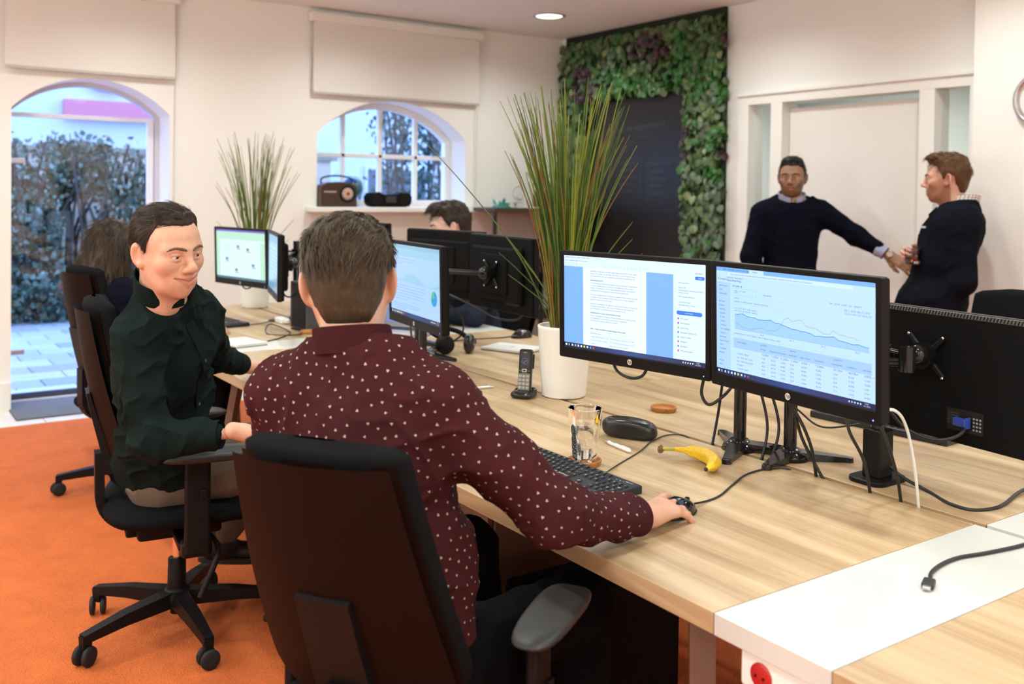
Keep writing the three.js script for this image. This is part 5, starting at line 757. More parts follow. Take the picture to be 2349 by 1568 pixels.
function net(f, [lo, hi], c, paint) {
  const n = [0, 1, 2].map((i) => Math.ceil((hi[i] - lo[i]) / c) + 1), [nx, ny, nz] = n, val = new Float32Array(nx * ny * nz), id = new Int32Array(nx * ny * nz).fill(-1), P = (i, j, k) => (k * ny + j) * nx + i;
  for (let k = 0; k < nz; k++) for (let j = 0; j < ny; j++) for (let i = 0; i < nx;) { // step over empty space with the distance
    const v = f(lo[0] + i * c, lo[1] + j * c, lo[2] + k * c); val[P(i, j, k)] = v; let s = Math.floor(Math.abs(v) * 0.6 / c); i++; while (s-- > 1 && i < nx) val[P(i++, j, k)] = v > 0 ? c * 2 : -c * 2;
  }
  const pos = [], idx = [];
  for (let k = 0; k < nz - 1; k++) for (let j = 0; j < ny - 1; j++) for (let i = 0; i < nx - 1; i++) {
    let m = 0, sx = 0, sy = 0, sz = 0; const g = []; let neg = 0;
    for (let q = 0; q < 8; q++) { const v = val[P(i + (q & 1), j + ((q >> 1) & 1), k + (q >> 2))]; g.push(v); if (v < 0) neg++; }
    if (neg === 0 || neg === 8) continue;
    for (let q = 0; q < 8; q++) for (const b of [1, 2, 4]) if (!(q & b)) { const w = q | b; if ((g[q] < 0) !== (g[w] < 0)) { const t = g[q] / (g[q] - g[w]); sx += (q & 1) + (b === 1 ? t : 0); sy += ((q >> 1) & 1) + (b === 2 ? t : 0); sz += (q >> 2) + (b === 4 ? t : 0); m++; } }
    id[P(i, j, k)] = pos.length / 3; pos.push(lo[0] + (i + sx / m) * c, lo[1] + (j + sy / m) * c, lo[2] + (k + sz / m) * c);
  }
  for (let k = 1; k < nz - 1; k++) for (let j = 1; j < ny - 1; j++) for (let i = 1; i < nx - 1; i++) {
    const v = val[P(i, j, k)];
    const quad = (a, b, c2, d, flip) => { if (a < 0 || b < 0 || c2 < 0 || d < 0) return; flip ? idx.push(a, c2, b, a, d, c2) : idx.push(a, b, c2, a, c2, d); };
    if ((v < 0) !== (val[P(i + 1, j, k)] < 0)) quad(id[P(i, j - 1, k - 1)], id[P(i, j, k - 1)], id[P(i, j, k)], id[P(i, j - 1, k)], v > 0);
    if ((v < 0) !== (val[P(i, j + 1, k)] < 0)) quad(id[P(i - 1, j, k - 1)], id[P(i - 1, j, k)], id[P(i, j, k)], id[P(i, j, k - 1)], v > 0);
    if ((v < 0) !== (val[P(i, j, k + 1)] < 0)) quad(id[P(i - 1, j - 1, k)], id[P(i, j - 1, k)], id[P(i, j, k)], id[P(i - 1, j, k)], v > 0);
  }
  const nor = new Float32Array(pos.length), e = c * 0.5, uv = new Float32Array(pos.length / 3 * 2), col = paint ? new Float32Array(pos.length) : null;
  for (let i = 0; i < pos.length; i += 3) {
    const x = pos[i], y = pos[i + 1], z = pos[i + 2]; let a = f(x + e, y, z) - f(x - e, y, z), b = f(x, y + e, z) - f(x, y - e, z), g = f(x, y, z + e) - f(x, y, z - e); const l = Math.hypot(a, b, g) || 1; nor[i] = a / l; nor[i + 1] = b / l; nor[i + 2] = g / l;
    uv[i / 3 * 2] = x * 3 + z * 2; uv[i / 3 * 2 + 1] = y * 3 + z; if (paint) { const q = paint(x, y, z); col[i] = q[0]; col[i + 1] = q[1]; col[i + 2] = q[2]; }
  }
  const G = new THREE.BufferGeometry(); G.setAttribute('position', new THREE.Float32BufferAttribute(pos, 3)); G.setAttribute('normal', new THREE.BufferAttribute(nor, 3)); G.setAttribute('uv', new THREE.BufferAttribute(uv, 2)); if (col) G.setAttribute('color', new THREE.BufferAttribute(col, 3)); G.setIndex(idx); return G;
}
const fwd = (heading, pitch = 0) => V(Math.sin(heading * RAD) * Math.cos(pitch * RAD), Math.sin(pitch * RAD), -Math.cos(heading * RAD) * Math.cos(pitch * RAD));
function frame(pos, F, up = V(0, 1, 0), roll = 0, s = 1) { const z = F.clone().normalize(), x = up.clone().cross(z).normalize(), y = z.clone().cross(x); if (roll) { x.applyAxisAngle(z, roll * RAD); y.applyAxisAngle(z, roll * RAD); } return new THREE.Matrix4().makeBasis(x.multiplyScalar(s), y.multiplyScalar(s), z.multiplyScalar(s)).setPosition(...pos); }
// head, local frame: y up, +z the face, eyes at y = 0
function headField(o = {}) {
  const h = new Field(), sm = o.smile ?? 0, jaw = o.jaw ?? 1;
  h.ell([0, 0.033, -0.016], [0.075, 0.078, 0.095], null, 0.02).ell([0, 0.035, 0.03], [0.065, 0.056, 0.061], null, 0.03).ell([0, -0.03, 0.025], [0.058, 0.074, 0.064], null, 0.035).ell([0, -0.068, 0.036], [0.045 * jaw, 0.042, 0.048], null, 0.03).ell([0, -0.1, 0.068], [0.020 * jaw, 0.018, 0.02], null, 0.025);
  for (const s of [-1, 1]) {
    h.cap([s * 0.050 * jaw, -0.03, 0.005], [s * 0.036 * jaw, -0.082, 0.042], 0.019, 0.016, 0.035);
    h.ell([s * 0.040, -0.026 + 0.005 * sm, 0.062], [0.025, 0.022, 0.022], null, 0.03);
    h.cap([s * 0.012, 0.021, 0.088], [s * 0.048, 0.021, 0.07], 0.0095, 0.008, 0.02);
    h.ell([s * 0.031, 0.0, 0.0985], [0.017, 0.0115, 0.0155], null, 0.012, -1);
  }
  h.cap([0, 0.014, 0.091], [0, -0.022, 0.112], 0.0075, 0.0105, 0.016).ell([0, -0.028, 0.115], [0.0125, 0.0115, 0.0125], null, 0.01);
  for (const s of [-1, 1]) { h.ell([s * 0.0130, -0.0335, 0.103], [0.0088, 0.0085, 0.0115], null, 0.008); h.ell([s * 0.006, -0.0420, 0.107], [0.0036, 0.003, 0.0048], null, 0.003, -1); }
  // muzzle, lips, mouth line
  h.ell([0, -0.064, 0.076], [0.032, 0.027, 0.022], null, 0.022);
  const cy = -0.066 + 0.009 * sm, cx = 0.025 + 0.005 * sm, zc = 0.079;
  for (const s of [-1, 1]) { h.cap([0, -0.0600, 0.0960], [s * 0.012, -0.0595 + 0.0015 * sm, 0.0925], 0.0046, 0.0042, 0.007); h.cap([s * 0.012, -0.0595 + 0.0015 * sm, 0.0925], [s * cx, cy, zc], 0.0042, 0.002, 0.007); h.cap([0, -0.0735, 0.0945], [s * 0.013, -0.0715 + 0.002 * sm, 0.0905], 0.0056, 0.0048, 0.008); h.cap([s * 0.013, -0.0715 + 0.002 * sm, 0.0905], [s * cx * 0.92, cy - 0.001, zc], 0.0048, 0.002, 0.008); }
  for (const s of [-1, 1]) { h.cap([0, -0.0665, 0.1045], [s * 0.013, -0.0650 + 0.0015 * sm, 0.1005], 0.0024, 0.0024, 0.004, -1); h.cap([s * 0.013, -0.0650 + 0.0015 * sm, 0.1005], [s * (cx + 0.001), cy, 0.085], 0.0024, 0.0024, 0.005, -1); }
  // eyelids
  for (const s of [-1, 1]) { const arc = (y0, y1, z1) => [[s * 0.0165, -0.001, 0.0835], [s * 0.024, y0, z1], [s * 0.032, y1, z1 + 0.001], [s * 0.040, y0, z1 - 0.005], [s * 0.0465, 0.0005, 0.0735]]; h.chain(arc(0.0068, 0.0088 - 0.001 * sm, 0.0892), [0.0026, 0.0028, 0.0029, 0.0028, 0.0024], 0.004); h.chain(arc(-0.0062, -0.0078 + 0.0012 * sm, 0.0878), [0.0024, 0.0026, 0.0027, 0.0026, 0.0022], 0.006); }
  // ears
  for (const s of [-1, 1]) { const X = V(Math.cos(0.5 * s), 0, -Math.sin(0.5 * s) * -1), ax = [V(0.87, 0, s * 0.5), V(0, 0.98, -0.18), V(-s * 0.5, 0.18, 0.87)]; h.ell([s * 0.082, -0.004, -0.012], [0.0085, 0.033, 0.0195], ax, 0.006); h.ell([s * 0.077, -0.028, -0.003], [0.008, 0.012, 0.011], null, 0.008); h.ell([s * 0.090, -0.003, -0.008], [0.007, 0.021, 0.0115], ax, 0.005, -1); }
  // neck
  h.cap([0, -0.055, -0.025], [0, -0.15, -0.042], 0.053, 0.054, 0.04); h.cap([0, -0.06, 0.015], [0, -0.15, -0.008], 0.030, 0.036, 0.04);
  return h;
}
function skinPaint(o) {
  const sm = o.smile ?? 0, B = o.beard, G = (x, y, z, cx, cy, cz, r) => Math.exp(-((x - cx) ** 2 + (y - cy) ** 2 + (z - cz) ** 2) / (r * r));
  return (x, y, z) => {
    const ax = Math.abs(x), red = Math.min(1, 0.5 * G(ax, y, z, 0.043, -0.03, 0.07, 0.026) + 0.55 * G(x, y, z, 0, -0.03, 0.112, 0.02) + 0.6 * G(ax, y, z, 0.085, -0.004, -0.01, 0.03)), cy = -0.066 + 9.5 * sm * ax * ax;
    const lip = z > 0.074 && ax < 0.029 && Math.abs(y - cy + 0.0005) < 0.0115 * (1 - (ax / 0.031) ** 2) + 0.0005 ? 1 : 0, n = 1 + 0.04 * noise3(x * 160, y * 160, z * 160);
    let c = [n, n * (1 - 0.18 * red), n * (1 - 0.22 * red)]; if (lip) c = [0.80 * n, 0.58 * n, 0.56 * n];
    if (B && !lip) { const inB = z > -0.02 && y < -0.042 + (ax > 0.04 ? (ax - 0.04) * 1.6 : 0) && y > -0.135 && !(ax < 0.012 && y > -0.05), k = inB ? B[3] * Math.min(1, (-0.04 - y + (ax > 0.04 ? (ax - 0.04) * 1.6 : 0)) / 0.015) : 0; c = c.map((v, i) => v * (1 - k) + B[i] * k * (0.8 + 0.4 * noise3(x * 500, y * 500, z * 500))); }
    return c;
  };
}
const HP = { front: 0.074, y45: 0.066, temple: 0.03, burn: -0.018, over: 0.02, behind: -0.03, nape: -0.085 };
function hairline(x, z, q) { const phi = Math.abs(Math.atan2(x, z + 0.01)) / PI * 180, K = [[0, q.front], [25, q.front + 0.002], [48, q.y45], [66, q.temple], [76, q.burn], [84, q.burn], [94, q.over], [112, q.over - 0.006], [124, q.behind], [150, q.nape], [180, q.nape]]; for (let i = 1; i < K.length; i++) if (phi <= K[i][0]) { const f = (phi - K[i - 1][0]) / (K[i][0] - K[i - 1][0]); return K[i - 1][1] + (K[i][1] - K[i - 1][1]) * f * f * (3 - 2 * f); } return q.nape; }
function hairGeo(o) { // o: thick(x,y,z) extra thickness, line params, extra field prims, strands
  const q = { ...HP, ...o.line }, base = new Field(); base.ell([0, 0.033, -0.016], [0.0755, 0.079, 0.0955], null, 0.02).ell([0, 0.035, 0.028], [0.065, 0.056, 0.060], null, 0.03).ell([0, -0.03, -0.03], [0.062, 0.07, 0.062], null, 0.03); if (o.more) o.more(base);
  const f = (x, y, z) => { const hl = hairline(x, z, q), tap = o.long ? 1 : 0.3 + 0.7 * Math.max(0, Math.min(1, (y - hl) / 0.035)), d = base.d(x, y, z) - tap * o.thick(x, y, z) * (1 + 0.25 * noise3(x * 70, y * 30, z * 70)), r = (o.long && y < -0.02 && z < 0.02 ? -0.02 : hl - y + 0.003 * noise3(x * 220, y * 220, z * 220)); const k = 0.012, h = Math.max(k - Math.abs(d - r), 0) / k; return Math.max(d, r) + h * h * k / 4; };
  const shade = (x, y, z) => { const n = 0.72 + 0.5 * Math.max(0, noise3(x * 260, y * 60, z * 260)); return [n, n, n]; };
  const g = net(f, o.box ?? [[-0.12, -0.17, -0.15], [0.12, 0.18, 0.14]], 0.0036, shade), p = g.attributes.position, nn = g.attributes.normal, r = rng(o.seed ?? 5), out = [];
  const pos = [], nor = [], col = [], W = (o.width ?? 0.0011) * 0.62;
  for (let s = 0; s < o.strands; s++) {
    const i = Math.floor(r() * p.count), P = V(p.getX(i), p.getY(i), p.getZ(i)), N = V(nn.getX(i), nn.getY(i), nn.getZ(i)); if (N.dot(P) < 0) continue;
    const D = o.flow(P, N, r); D.addScaledVector(N, -D.dot(N) * 0.9).normalize(); const L = o.len(P, r), lift = (o.lift ?? 0.12) * (0.3 + r()), tint = 0.55 + 1.0 * r() * r() + (r() < 0.12 ? (o.highlight ?? 0.9) : 0), S = D.clone().cross(N).normalize(), seg = 4, ringPrev = [];
    let X = P.clone().addScaledVector(N, -0.0012), dir = D.clone().addScaledVector(N, lift).normalize(), rings = [];
    for (let k = 0; k <= seg; k++) { const w = W * (k === seg ? 0.15 : 1 - 0.5 * k / seg); rings.push([0, 2.1, 4.2].map((a) => X.clone().addScaledVector(S, w * Math.cos(a)).addScaledVector(N, w * Math.sin(a)))); X = X.clone().addScaledVector(dir, L / seg); if (o.long) dir.addScaledVector(N, -(o.bend ?? 0.1)); else { const Nn = V(X.x / 0.0064, (X.y - 0.02) / 0.0075, (X.z + 0.012) / 0.0105).normalize(); dir.addScaledVector(Nn, -dir.dot(Nn) * 0.9 + lift * 0.25 * (1 - k / seg)); } dir.addScaledVector(S, (r() - 0.5) * 0.25).normalize(); }
    for (let k = 0; k < seg; k++) for (let a = 0; a < 3; a++) { const b = (a + 1) % 3, q4 = [rings[k][a], rings[k][b], rings[k + 1][b], rings[k + 1][a]]; for (const t of [0, 2, 1, 0, 3, 2]) { pos.push(q4[t].x, q4[t].y, q4[t].z); const ctr = t < 2 ? k : k + 1; const nv = q4[t].clone().sub(rings[ctr][0].clone().add(rings[ctr][1]).add(rings[ctr][2]).multiplyScalar(1 / 3)).addScaledVector(N, W * 0.6).normalize(); nor.push(nv.x, nv.y, nv.z); col.push(tint, tint * 0.97, tint * 0.92); } }
  }
  const sg = new THREE.BufferGeometry(); sg.setAttribute('position', new THREE.Float32BufferAttribute(pos, 3)); sg.setAttribute('normal', new THREE.Float32BufferAttribute(nor, 3)); sg.setAttribute('color', new THREE.Float32BufferAttribute(col, 3)); sg.setAttribute('uv', new THREE.Float32BufferAttribute(new Float32Array(pos.length / 3 * 2), 2));
  return merge([g, sg]);
}
// hand, local frame: wrist at the origin, fingers +z, back of the hand +y; side = +1 puts the thumb at +x
function handGeo(side, curl, spread = 0.1, thumb = [0.5, 0.15], paint) {
  const h = new Field(), s = side;
  h.cap([0, 0, -0.026], [0, 0, 0.0], 0.0235, 0.0245, 0.02); h.ell([0, -0.001, 0.02], [0.027, 0.017, 0.03], null, 0.02);
  const F = [[0.027, 0.090, 0.043, 0.026, 0.021, 0.0092], [0.009, 0.095, 0.047, 0.030, 0.022, 0.0095], [-0.0095, 0.090, 0.043, 0.028, 0.021, 0.009], [-0.026, 0.080, 0.034, 0.021, 0.019, 0.0078]];
  F.forEach(([x, z, a, b, c, r], i) => {
    h.cap([s * x * 0.5, -0.001, 0.02], [s * x, 0.001, z], 0.0145, 0.0115, 0.016);
    const K = Array.isArray(curl[0]) ? curl[i] : curl, yaw = s * (1.5 - i) * spread; let ang = 0, p = V(s * x, 0.001, z); const pts = [p.toArray()], l = [a, b, c];
    for (let k = 0; k < 3; k++) { ang += K[k]; p = p.clone().add(V(Math.sin(yaw) * Math.cos(ang) * l[k], -Math.sin(ang) * l[k], Math.cos(yaw) * Math.cos(ang) * l[k])); pts.push(p.toArray()); }
    h.chain(pts, [r * 1.06, r, r * 0.92, r * 0.78], 0.004); h.a[h.a.length - 3].k = 0.008;
  });
  const t0 = [s * 0.016, -0.006, 0.016], t1 = [s * (0.03 + 0.02 * thumb[0]), -0.010 - 0.012 * thumb[1], 0.05], t2 = [s * (0.036 + 0.034 * thumb[0]), -0.014 - 0.025 * thumb[1], 0.079], t3 = [s * (0.036 + 0.04 * thumb[0]), -0.018 - 0.03 * thumb[1], 0.102];
  h.chain([t0, t1, t2, t3], [0.017, 0.0135, 0.0108, 0.008], 0.008);
  return net((x, y, z) => h.d(x, y, z), h.box(0.008), 0.0029, (x, y, z) => { const n = 1 + 0.04 * noise3(x * 200, y * 200, z * 200), k = Math.max(0, (z - 0.1) / 0.1) * 0.25 + 0.12 * Math.exp(-((z - 0.09) ** 2) / 0.0003); return [n, n * (1 - 0.5 * k), n * (1 - 0.5 * k)]; });
}
const wr = (amp, fx = 26, seed = 0) => (x, y, z) => { const a = noise3(x * fx + seed, y * fx * 0.6, z * fx), b = noise3(x * fx * 0.45 + 5, y * fx * 0.5 + seed, z * fx * 0.45); const c = noise3(x * fx * 0.8 + y * fx * 0.5 + 3 + seed, y * fx * 1.1 - x * fx * 0.4, z * fx * 0.8); return amp * (Math.pow(1 - Math.abs(a), 2.2) * 0.9 + Math.pow(1 - Math.abs(c), 4) * 0.9 + b * 0.7 - 0.7); };
function limbSkin(f, s) { const K = (p, q, ra, rb) => f.cap(p, q, ra, rb, 0.03); return f; }
// a whole figure. J: joints in metres; o: looks
function figure(label, J, o) {
  const P = thing('person', label, 'person', [0, 0, 0]); P.userData.group = undefined; delete P.userData.group;
  const v = (k) => V(...J[k]), f = fwd(J.heading), r = V(Math.cos(J.heading * RAD), 0, Math.sin(J.heading * RAD)), spine = v('neck').sub(v('pelvis')), up = spine.clone().normalize(), side = v('R').sub(v('L')).normalize(), front = up.clone().cross(side).multiplyScalar(1).normalize(); if (front.dot(f) < 0) front.negate();
  const pr = V(Math.cos((J.hip ?? J.heading) * RAD), 0, Math.sin((J.hip ?? J.heading) * RAD)), pf = fwd(J.hip ?? J.heading), lerp = (a, b, t) => a.clone().lerp(b, t), g = o.girth ?? 1;
  const chestAx = [side.clone().multiplyScalar(-1), up, front], pelAx = [pr.clone().multiplyScalar(-1), V(0, 1, 0), pf], C = v('pelvis').addScaledVector(spine, 0.68), Bc = v('pelvis').addScaledVector(spine, 0.34);
  const torso = (F, k) => { // k inflates
    F.ell(C.toArray(), [0.165 * g + k, 0.175, 0.112 * g + k], chestAx, 0.05).ell(Bc.toArray(), [0.150 * g + k, 0.17, 0.108 * g + k], chestAx, 0.07).ell(v('pelvis').toArray(), [0.165 * g + k, 0.115 + k, 0.125 * g + k], pelAx, 0.07);
    F.cap(v('L').addScaledVector(side, 0.03).toArray(), v('R').addScaledVector(side, -0.03).toArray(), 0.064 * g + k, 0.064 * g + k, 0.06).cap(lerp(v('neck'), v('L'), 0.35).toArray(), v('neck').addScaledVector(up, 0.01).toArray(), 0.05 + k, 0.052 + k, 0.06).cap(lerp(v('neck'), v('R'), 0.35).toArray(), v('neck').addScaledVector(up, 0.01).toArray(), 0.05 + k, 0.052 + k, 0.06); };
  const arms = (F, k, end = 1) => { for (const s of ['L', 'R']) { F.cap(J[s], J[s + 'e'], 0.056 * g + k, 0.044 * g + k, 0.04); F.cap(J[s + 'e'], lerp(v(s + 'e'), v(s + 'w'), end).toArray(), 0.043 * g + k, 0.031 + k, 0.03); } };
  const legs = (F, k, end = 1) => { for (const s of ['L', 'R']) { if (!J[s + 'k']) continue; const hip = v('pelvis').addScaledVector(pr, (s === 'R' ? 1 : -1) * 0.09).add(V(0, -0.02, 0)); F.cap(hip.toArray(), J[s + 'k'], 0.085 * g + k, 0.058 * g + k, 0.05); F.cap(J[s + 'k'], lerp(v(s + 'k'), v(s + 'a'), end).toArray(), 0.056 * g + k, 0.040 + k, 0.03); } };
  // body: trunk and limbs on a coarse grid, head and hands on fine ones, one mesh
  const body = new Field(); torso(body, -0.018); arms(body, -0.016); legs(body, -0.016);
  const HF = headField(o.face ?? {}), HM = frame(J.head, fwd(J.look[0], J.look[1]), V(0, 1, 0), J.look[2] ?? 0, o.headScale ?? 1), HI = HM.clone().invert();
  const nk = V(0, -0.13, -0.035).applyMatrix4(HM); body.cap(nk.toArray(), J.neck, 0.052, 0.06, 0.03);
  const whitePaint = () => [1, 1, 1], geos = [net((x, y, z) => body.d(x, y, z), body.box(), 0.016, whitePaint)];
  const hg = net((x, y, z) => HF.d(x, y, z), [[-0.105, -0.225, -0.125], [0.105, 0.135, 0.135]], o.headCell ?? 0.0034, skinPaint(o.face ?? {})); hg.applyMatrix4(HM); geos.push(hg);
  for (const s of ['L', 'R']) { const h = o['hand' + s]; if (!h) continue; const hm = frame(J[s + 'w'], V(...h.dir), V(...(h.up ?? [0, 1, 0]))), q = handGeo(s === 'R' ? 1 : -1, h.curl ?? [0.2, 0.3, 0.25], h.spread ?? 0.08, h.thumb); q.applyMatrix4(hm); geos.push(q); }
  const skin = mat(o.skin, 0.45, { vertexColors: true, sheen: 0.1, specularIntensity: 0.7 }); part('body', geos, skin, P);
  // eyes, brows
  if (!o.noFace) for (const s of [-1, 1]) {
    const e = new THREE.SphereGeometry(0.0123, 24, 18).rotateX(PI / 2), p = e.attributes.position, cc = []; const gz = o.gaze ?? [0, 0]; for (let i = 0; i < p.count; i++) { const d = V(p.getX(i), p.getY(i), p.getZ(i)).normalize(), t = d.angleTo(V(gz[0], gz[1], 1).normalize()); cc.push(...(t < 0.19 ? [0.005, 0.005, 0.005] : t < 0.46 ? (o.iris ?? [0.06, 0.03, 0.015]) : [0.62, 0.58, 0.55])); } e.setAttribute('color', new THREE.Float32BufferAttribute(cc, 3));
    part('eye', e.translate(s * 0.0315, 0.0003, 0.0772).applyMatrix4(HM), mat([1, 1, 1], 0.08, { vertexColors: true }), P);
    const sz = (x, y) => { let z = 0.15; for (let k = 0; k < 60; k++) { const d = HF.d(x, y, z); if (d < 0.0004) break; z -= d * 0.8; } return z; };
    const bp = [[0.010, 0.0200], [0.016, 0.0228], [0.023, 0.0248], [0.031, 0.0262], [0.039, 0.0262], [0.047, 0.0236], [0.055, 0.0188]].map(([x, y]) => [s * x, y, sz(s * x, y) + 0.0002]), bf = new Field().chain(bp, [0.0022, 0.003, 0.0033, 0.0032, 0.0029, 0.0023, 0.0012].map((q) => q * (o.browSize ?? 1)), 0.002); part('eyebrow', net((x, y, z) => bf.d(x, y, z) + 0.0009 * noise3(x * 700, y * 300, z * 700), bf.box(0.004), 0.0012).applyMatrix4(HM), mat(o.brow ?? o.hairColor, 0.8), P);
  }
  if (o.hair) part('hair', hairGeo(o.hair).applyMatrix4(HM), mat(o.hairColor, 0.5, { vertexColors: true, specularIntensity: 0.6 }), P);
  // upper garment
  const T = o.top, top = new Field(); torso(top, T.k ?? 0.012); arms(top, T.k ?? 0.012, T.sleeve ?? 0.74); if (T.hips) top.ell(v('pelvis').add(V(0, 0.06, 0)).toArray(), [0.18 * g + T.hips, 0.14, 0.145 * g + T.hips], pelAx, 0.06); if (T.more) T.more(top, { side, up, front, C, Bc, v });
  const wf = wr(T.wrinkle ?? 0.006, T.freq ?? 22, T.seed ?? 0), nc = v('neck').addScaledVector(up, T.neckline ?? 0.035), tf = (x, y, z) => { let d = top.d(x, y, z); if (d < 0.05) d -= wf(x, y, z) + (T.fold ? T.fold(x, y, z) : 0); if (y > nc.y - 0.2) { const t = Math.max(-0.03, (x - nc.x) * up.x + (y - nc.y) * up.y + (z - nc.z) * up.z), hole = Math.hypot(x - nc.x - up.x * t, y - nc.y - up.y * t, z - nc.z - up.z * t) - (T.hole ?? 0.062), k = 0.008, h = Math.max(k - Math.abs(d + hole), 0) / k; d = Math.max(d, -hole) + h * h * k / 4; if (hole < 0.055) { const c = (x - nc.x) * (up.x * 0.92 + front.x * 0.38) + (y - nc.y) * (up.y * 0.92 + front.y * 0.38) + (z - nc.z) * (up.z * 0.92 + front.z * 0.38) + 0.004; d = Math.max(d, c); } } return d; };
  const tg = net(tf, top.box(), T.cell ?? 0.011); const tm = part(T.name ?? 'shirt', tg, T.mat, P);
  if (T.collar) { const cg = T.collar, cm = frame(v('neck').addScaledVector(up, cg.y ?? 0.02).addScaledVector(front, cg.f ?? 0).toArray(), front, up); // folded band round the neck, open at the throat
    const ring = (u, w, off) => { const a = (u - 0.5) * 2 * PI * (cg.open ?? 0.94), rr = (cg.r ?? 0.066) + off + (cg.flare ?? 0.004) * w, fr = (1 - Math.cos(a)) * 0 ; return V(Math.sin(a) * rr * (cg.sx ?? 1), w * (cg.h ?? 0.045) * (1 - 0.25 * Math.pow(Math.abs(a) / PI, 3)) + (cg.tilt ?? 0.012) * Math.cos(a), -Math.cos(a) * rr * 1.02); };
    const cgeo = [grid((u, w) => ring(u, w, 0.0), 48, 6), grid((u, w) => ring(u, 1 - w, 0.0055 + 0.006 * w), 48, 8), grid((u, w) => { const a = ring(u, 1, 0), b = ring(u, 1, 0.0055); return a.lerp(b, w).add(V(0, 0.002 * Math.sin(w * PI), 0)); }, 48, 3)]; part('collar', cgeo.map((q) => q.applyMatrix4(cm)), cg.mat ?? T.mat, tm); }
  if (T.cuff !== false) for (const s of ['L', 'R']) { const d = v(s + 'w').sub(v(s + 'e')), l = d.length(); d.normalize(); const cm = frame(v(s + 'e').addScaledVector(d, l * ((T.sleeve ?? 0.74) - 0.06)).toArray(), d, V(0.1, 1, 0.2)), rr = 0.046 + ((T.k ?? 0.012) - 0.012); part('cuff', [grid((u, w) => { const a = u * 2 * PI; return V(Math.cos(a) * (rr - 0.002 * w), Math.sin(a) * (rr * 0.88 - 0.002 * w), w * 0.055); }, 36, 4, false, true), grid((u, w) => { const a = u * 2 * PI, q = rr - 0.002 - 0.006 * w; return V(Math.cos(a) * q, Math.sin(a) * q * 0.88, 0.055 - 0.01 * w); }, 36, 3, false, true)].map((q) => q.applyMatrix4(cm)), (T.cuffMat ?? T.mat), tm); }
  // trousers and shoes
  if (o.legs) { const lf = new Field(); legs(lf, 0.013, 0.93); lf.ell(v('pelvis').toArray(), [0.165 * g + 0.006, 0.118, 0.128 * g + 0.006], pelAx, 0.06); const lw = wr(0.006, 16, 3); part('trousers', net((x, y, z) => { const d = lf.d(x, y, z); return d < 0.05 ? d - lw(x, y, z) : d; }, lf.box(), 0.014), o.legs.mat, P);
    for (const s of ['L', 'R']) { if (!J[s + 'a']) continue; const t = V(...(J[s + 't'] ?? pf.toArray())), a = v(s + 'a'), sm = frame([a.x, a.y, a.z], V(t.x, t.y, t.z)); const sf = new Field(); sf.ell([0, -0.035, 0.0], [0.042, 0.05, 0.055], null, 0.02).cap([0, -0.055, -0.02], [0, -0.058, 0.14], 0.036, 0.034, 0.03).ell([0, -0.05, 0.15], [0.043, 0.028, 0.055], null, 0.03).cap([0, 0.0, 0], [0, 0.05, -0.005], 0.042, 0.045, 0.02); const shoe = part('shoe', net((x, y, z) => Math.max(sf.d(x, y, z), -0.082 - y), sf.box(), 0.007).applyMatrix4(sm), mat([0.008, 0.008, 0.009], 0.5), P); part('sole', extrude([...Array(28)].map((_, i) => { const q = i / 28 * 2 * PI; return [Math.cos(q) * (0.04 + 0.006 * Math.sin(q)), 0.065 + Math.sin(q) * 0.135]; }), 0.022, 0.004).rotateX(PI / 2).translate(0, -0.072, 0).applyMatrix4(sm), mat([0.03, 0.018, 0.01], 0.7), shoe); } }
  // small things sewn on: march from in front of the chest back to the cloth
  const onCloth = (p, dir) => { const q = p.clone(); for (let k = 0; k < 80; k++) { const d = tf(q.x, q.y, q.z); if (d < 0.0008) break; q.addScaledVector(dir, Math.min(d * 0.7, 0.03)); } const e = 0.004, n = V(tf(q.x + e, q.y, q.z) - tf(q.x - e, q.y, q.z), tf(q.x, q.y + e, q.z) - tf(q.x, q.y - e, q.z), tf(q.x, q.y, q.z + e) - tf(q.x, q.y, q.z - e)).normalize(); return [q, n]; };
  if (T.buttons) for (let i = 0; i < T.buttons; i++) { const [q, n] = onCloth(v('neck').addScaledVector(up, -0.09 - i * 0.085).addScaledVector(front, 0.3), front.clone().negate()), g2 = lathe([[0, 0.0016], [0.003, 0.0013], [0.0052, 0.0022], [0.0056, 0.0008], [0.0052, -0.001]], 18); g2.applyQuaternion(new THREE.Quaternion().setFromUnitVectors(V(0, 1, 0), n)); part('button', g2.translate(q.x, q.y, q.z), T.buttonMat ?? mat([0.02, 0.035, 0.05], 0.3), tm); }
  if (T.strips) for (const [name, pts, w, m] of T.strips) { // flat sewn strips given in chest coordinates (side, up) from the chest centre
    const gs = [], L = pts.map(([a, b]) => onCloth(C.clone().addScaledVector(side, a).addScaledVector(up, b).addScaledVector(front, 0.3), front.clone().negate())); for (let i = 0; i < L.length - 1; i++) gs.push(beam(L[i][0].clone().addScaledVector(L[i][1], 0.001).toArray(), L[i + 1][0].clone().addScaledVector(L[i + 1][1], 0.001).toArray(), w, 0.003, w, 0.003, L[i][1].clone())); part(name, gs, m, tm); }
  return { P, top: tm, topGeo: tg, HM };
}
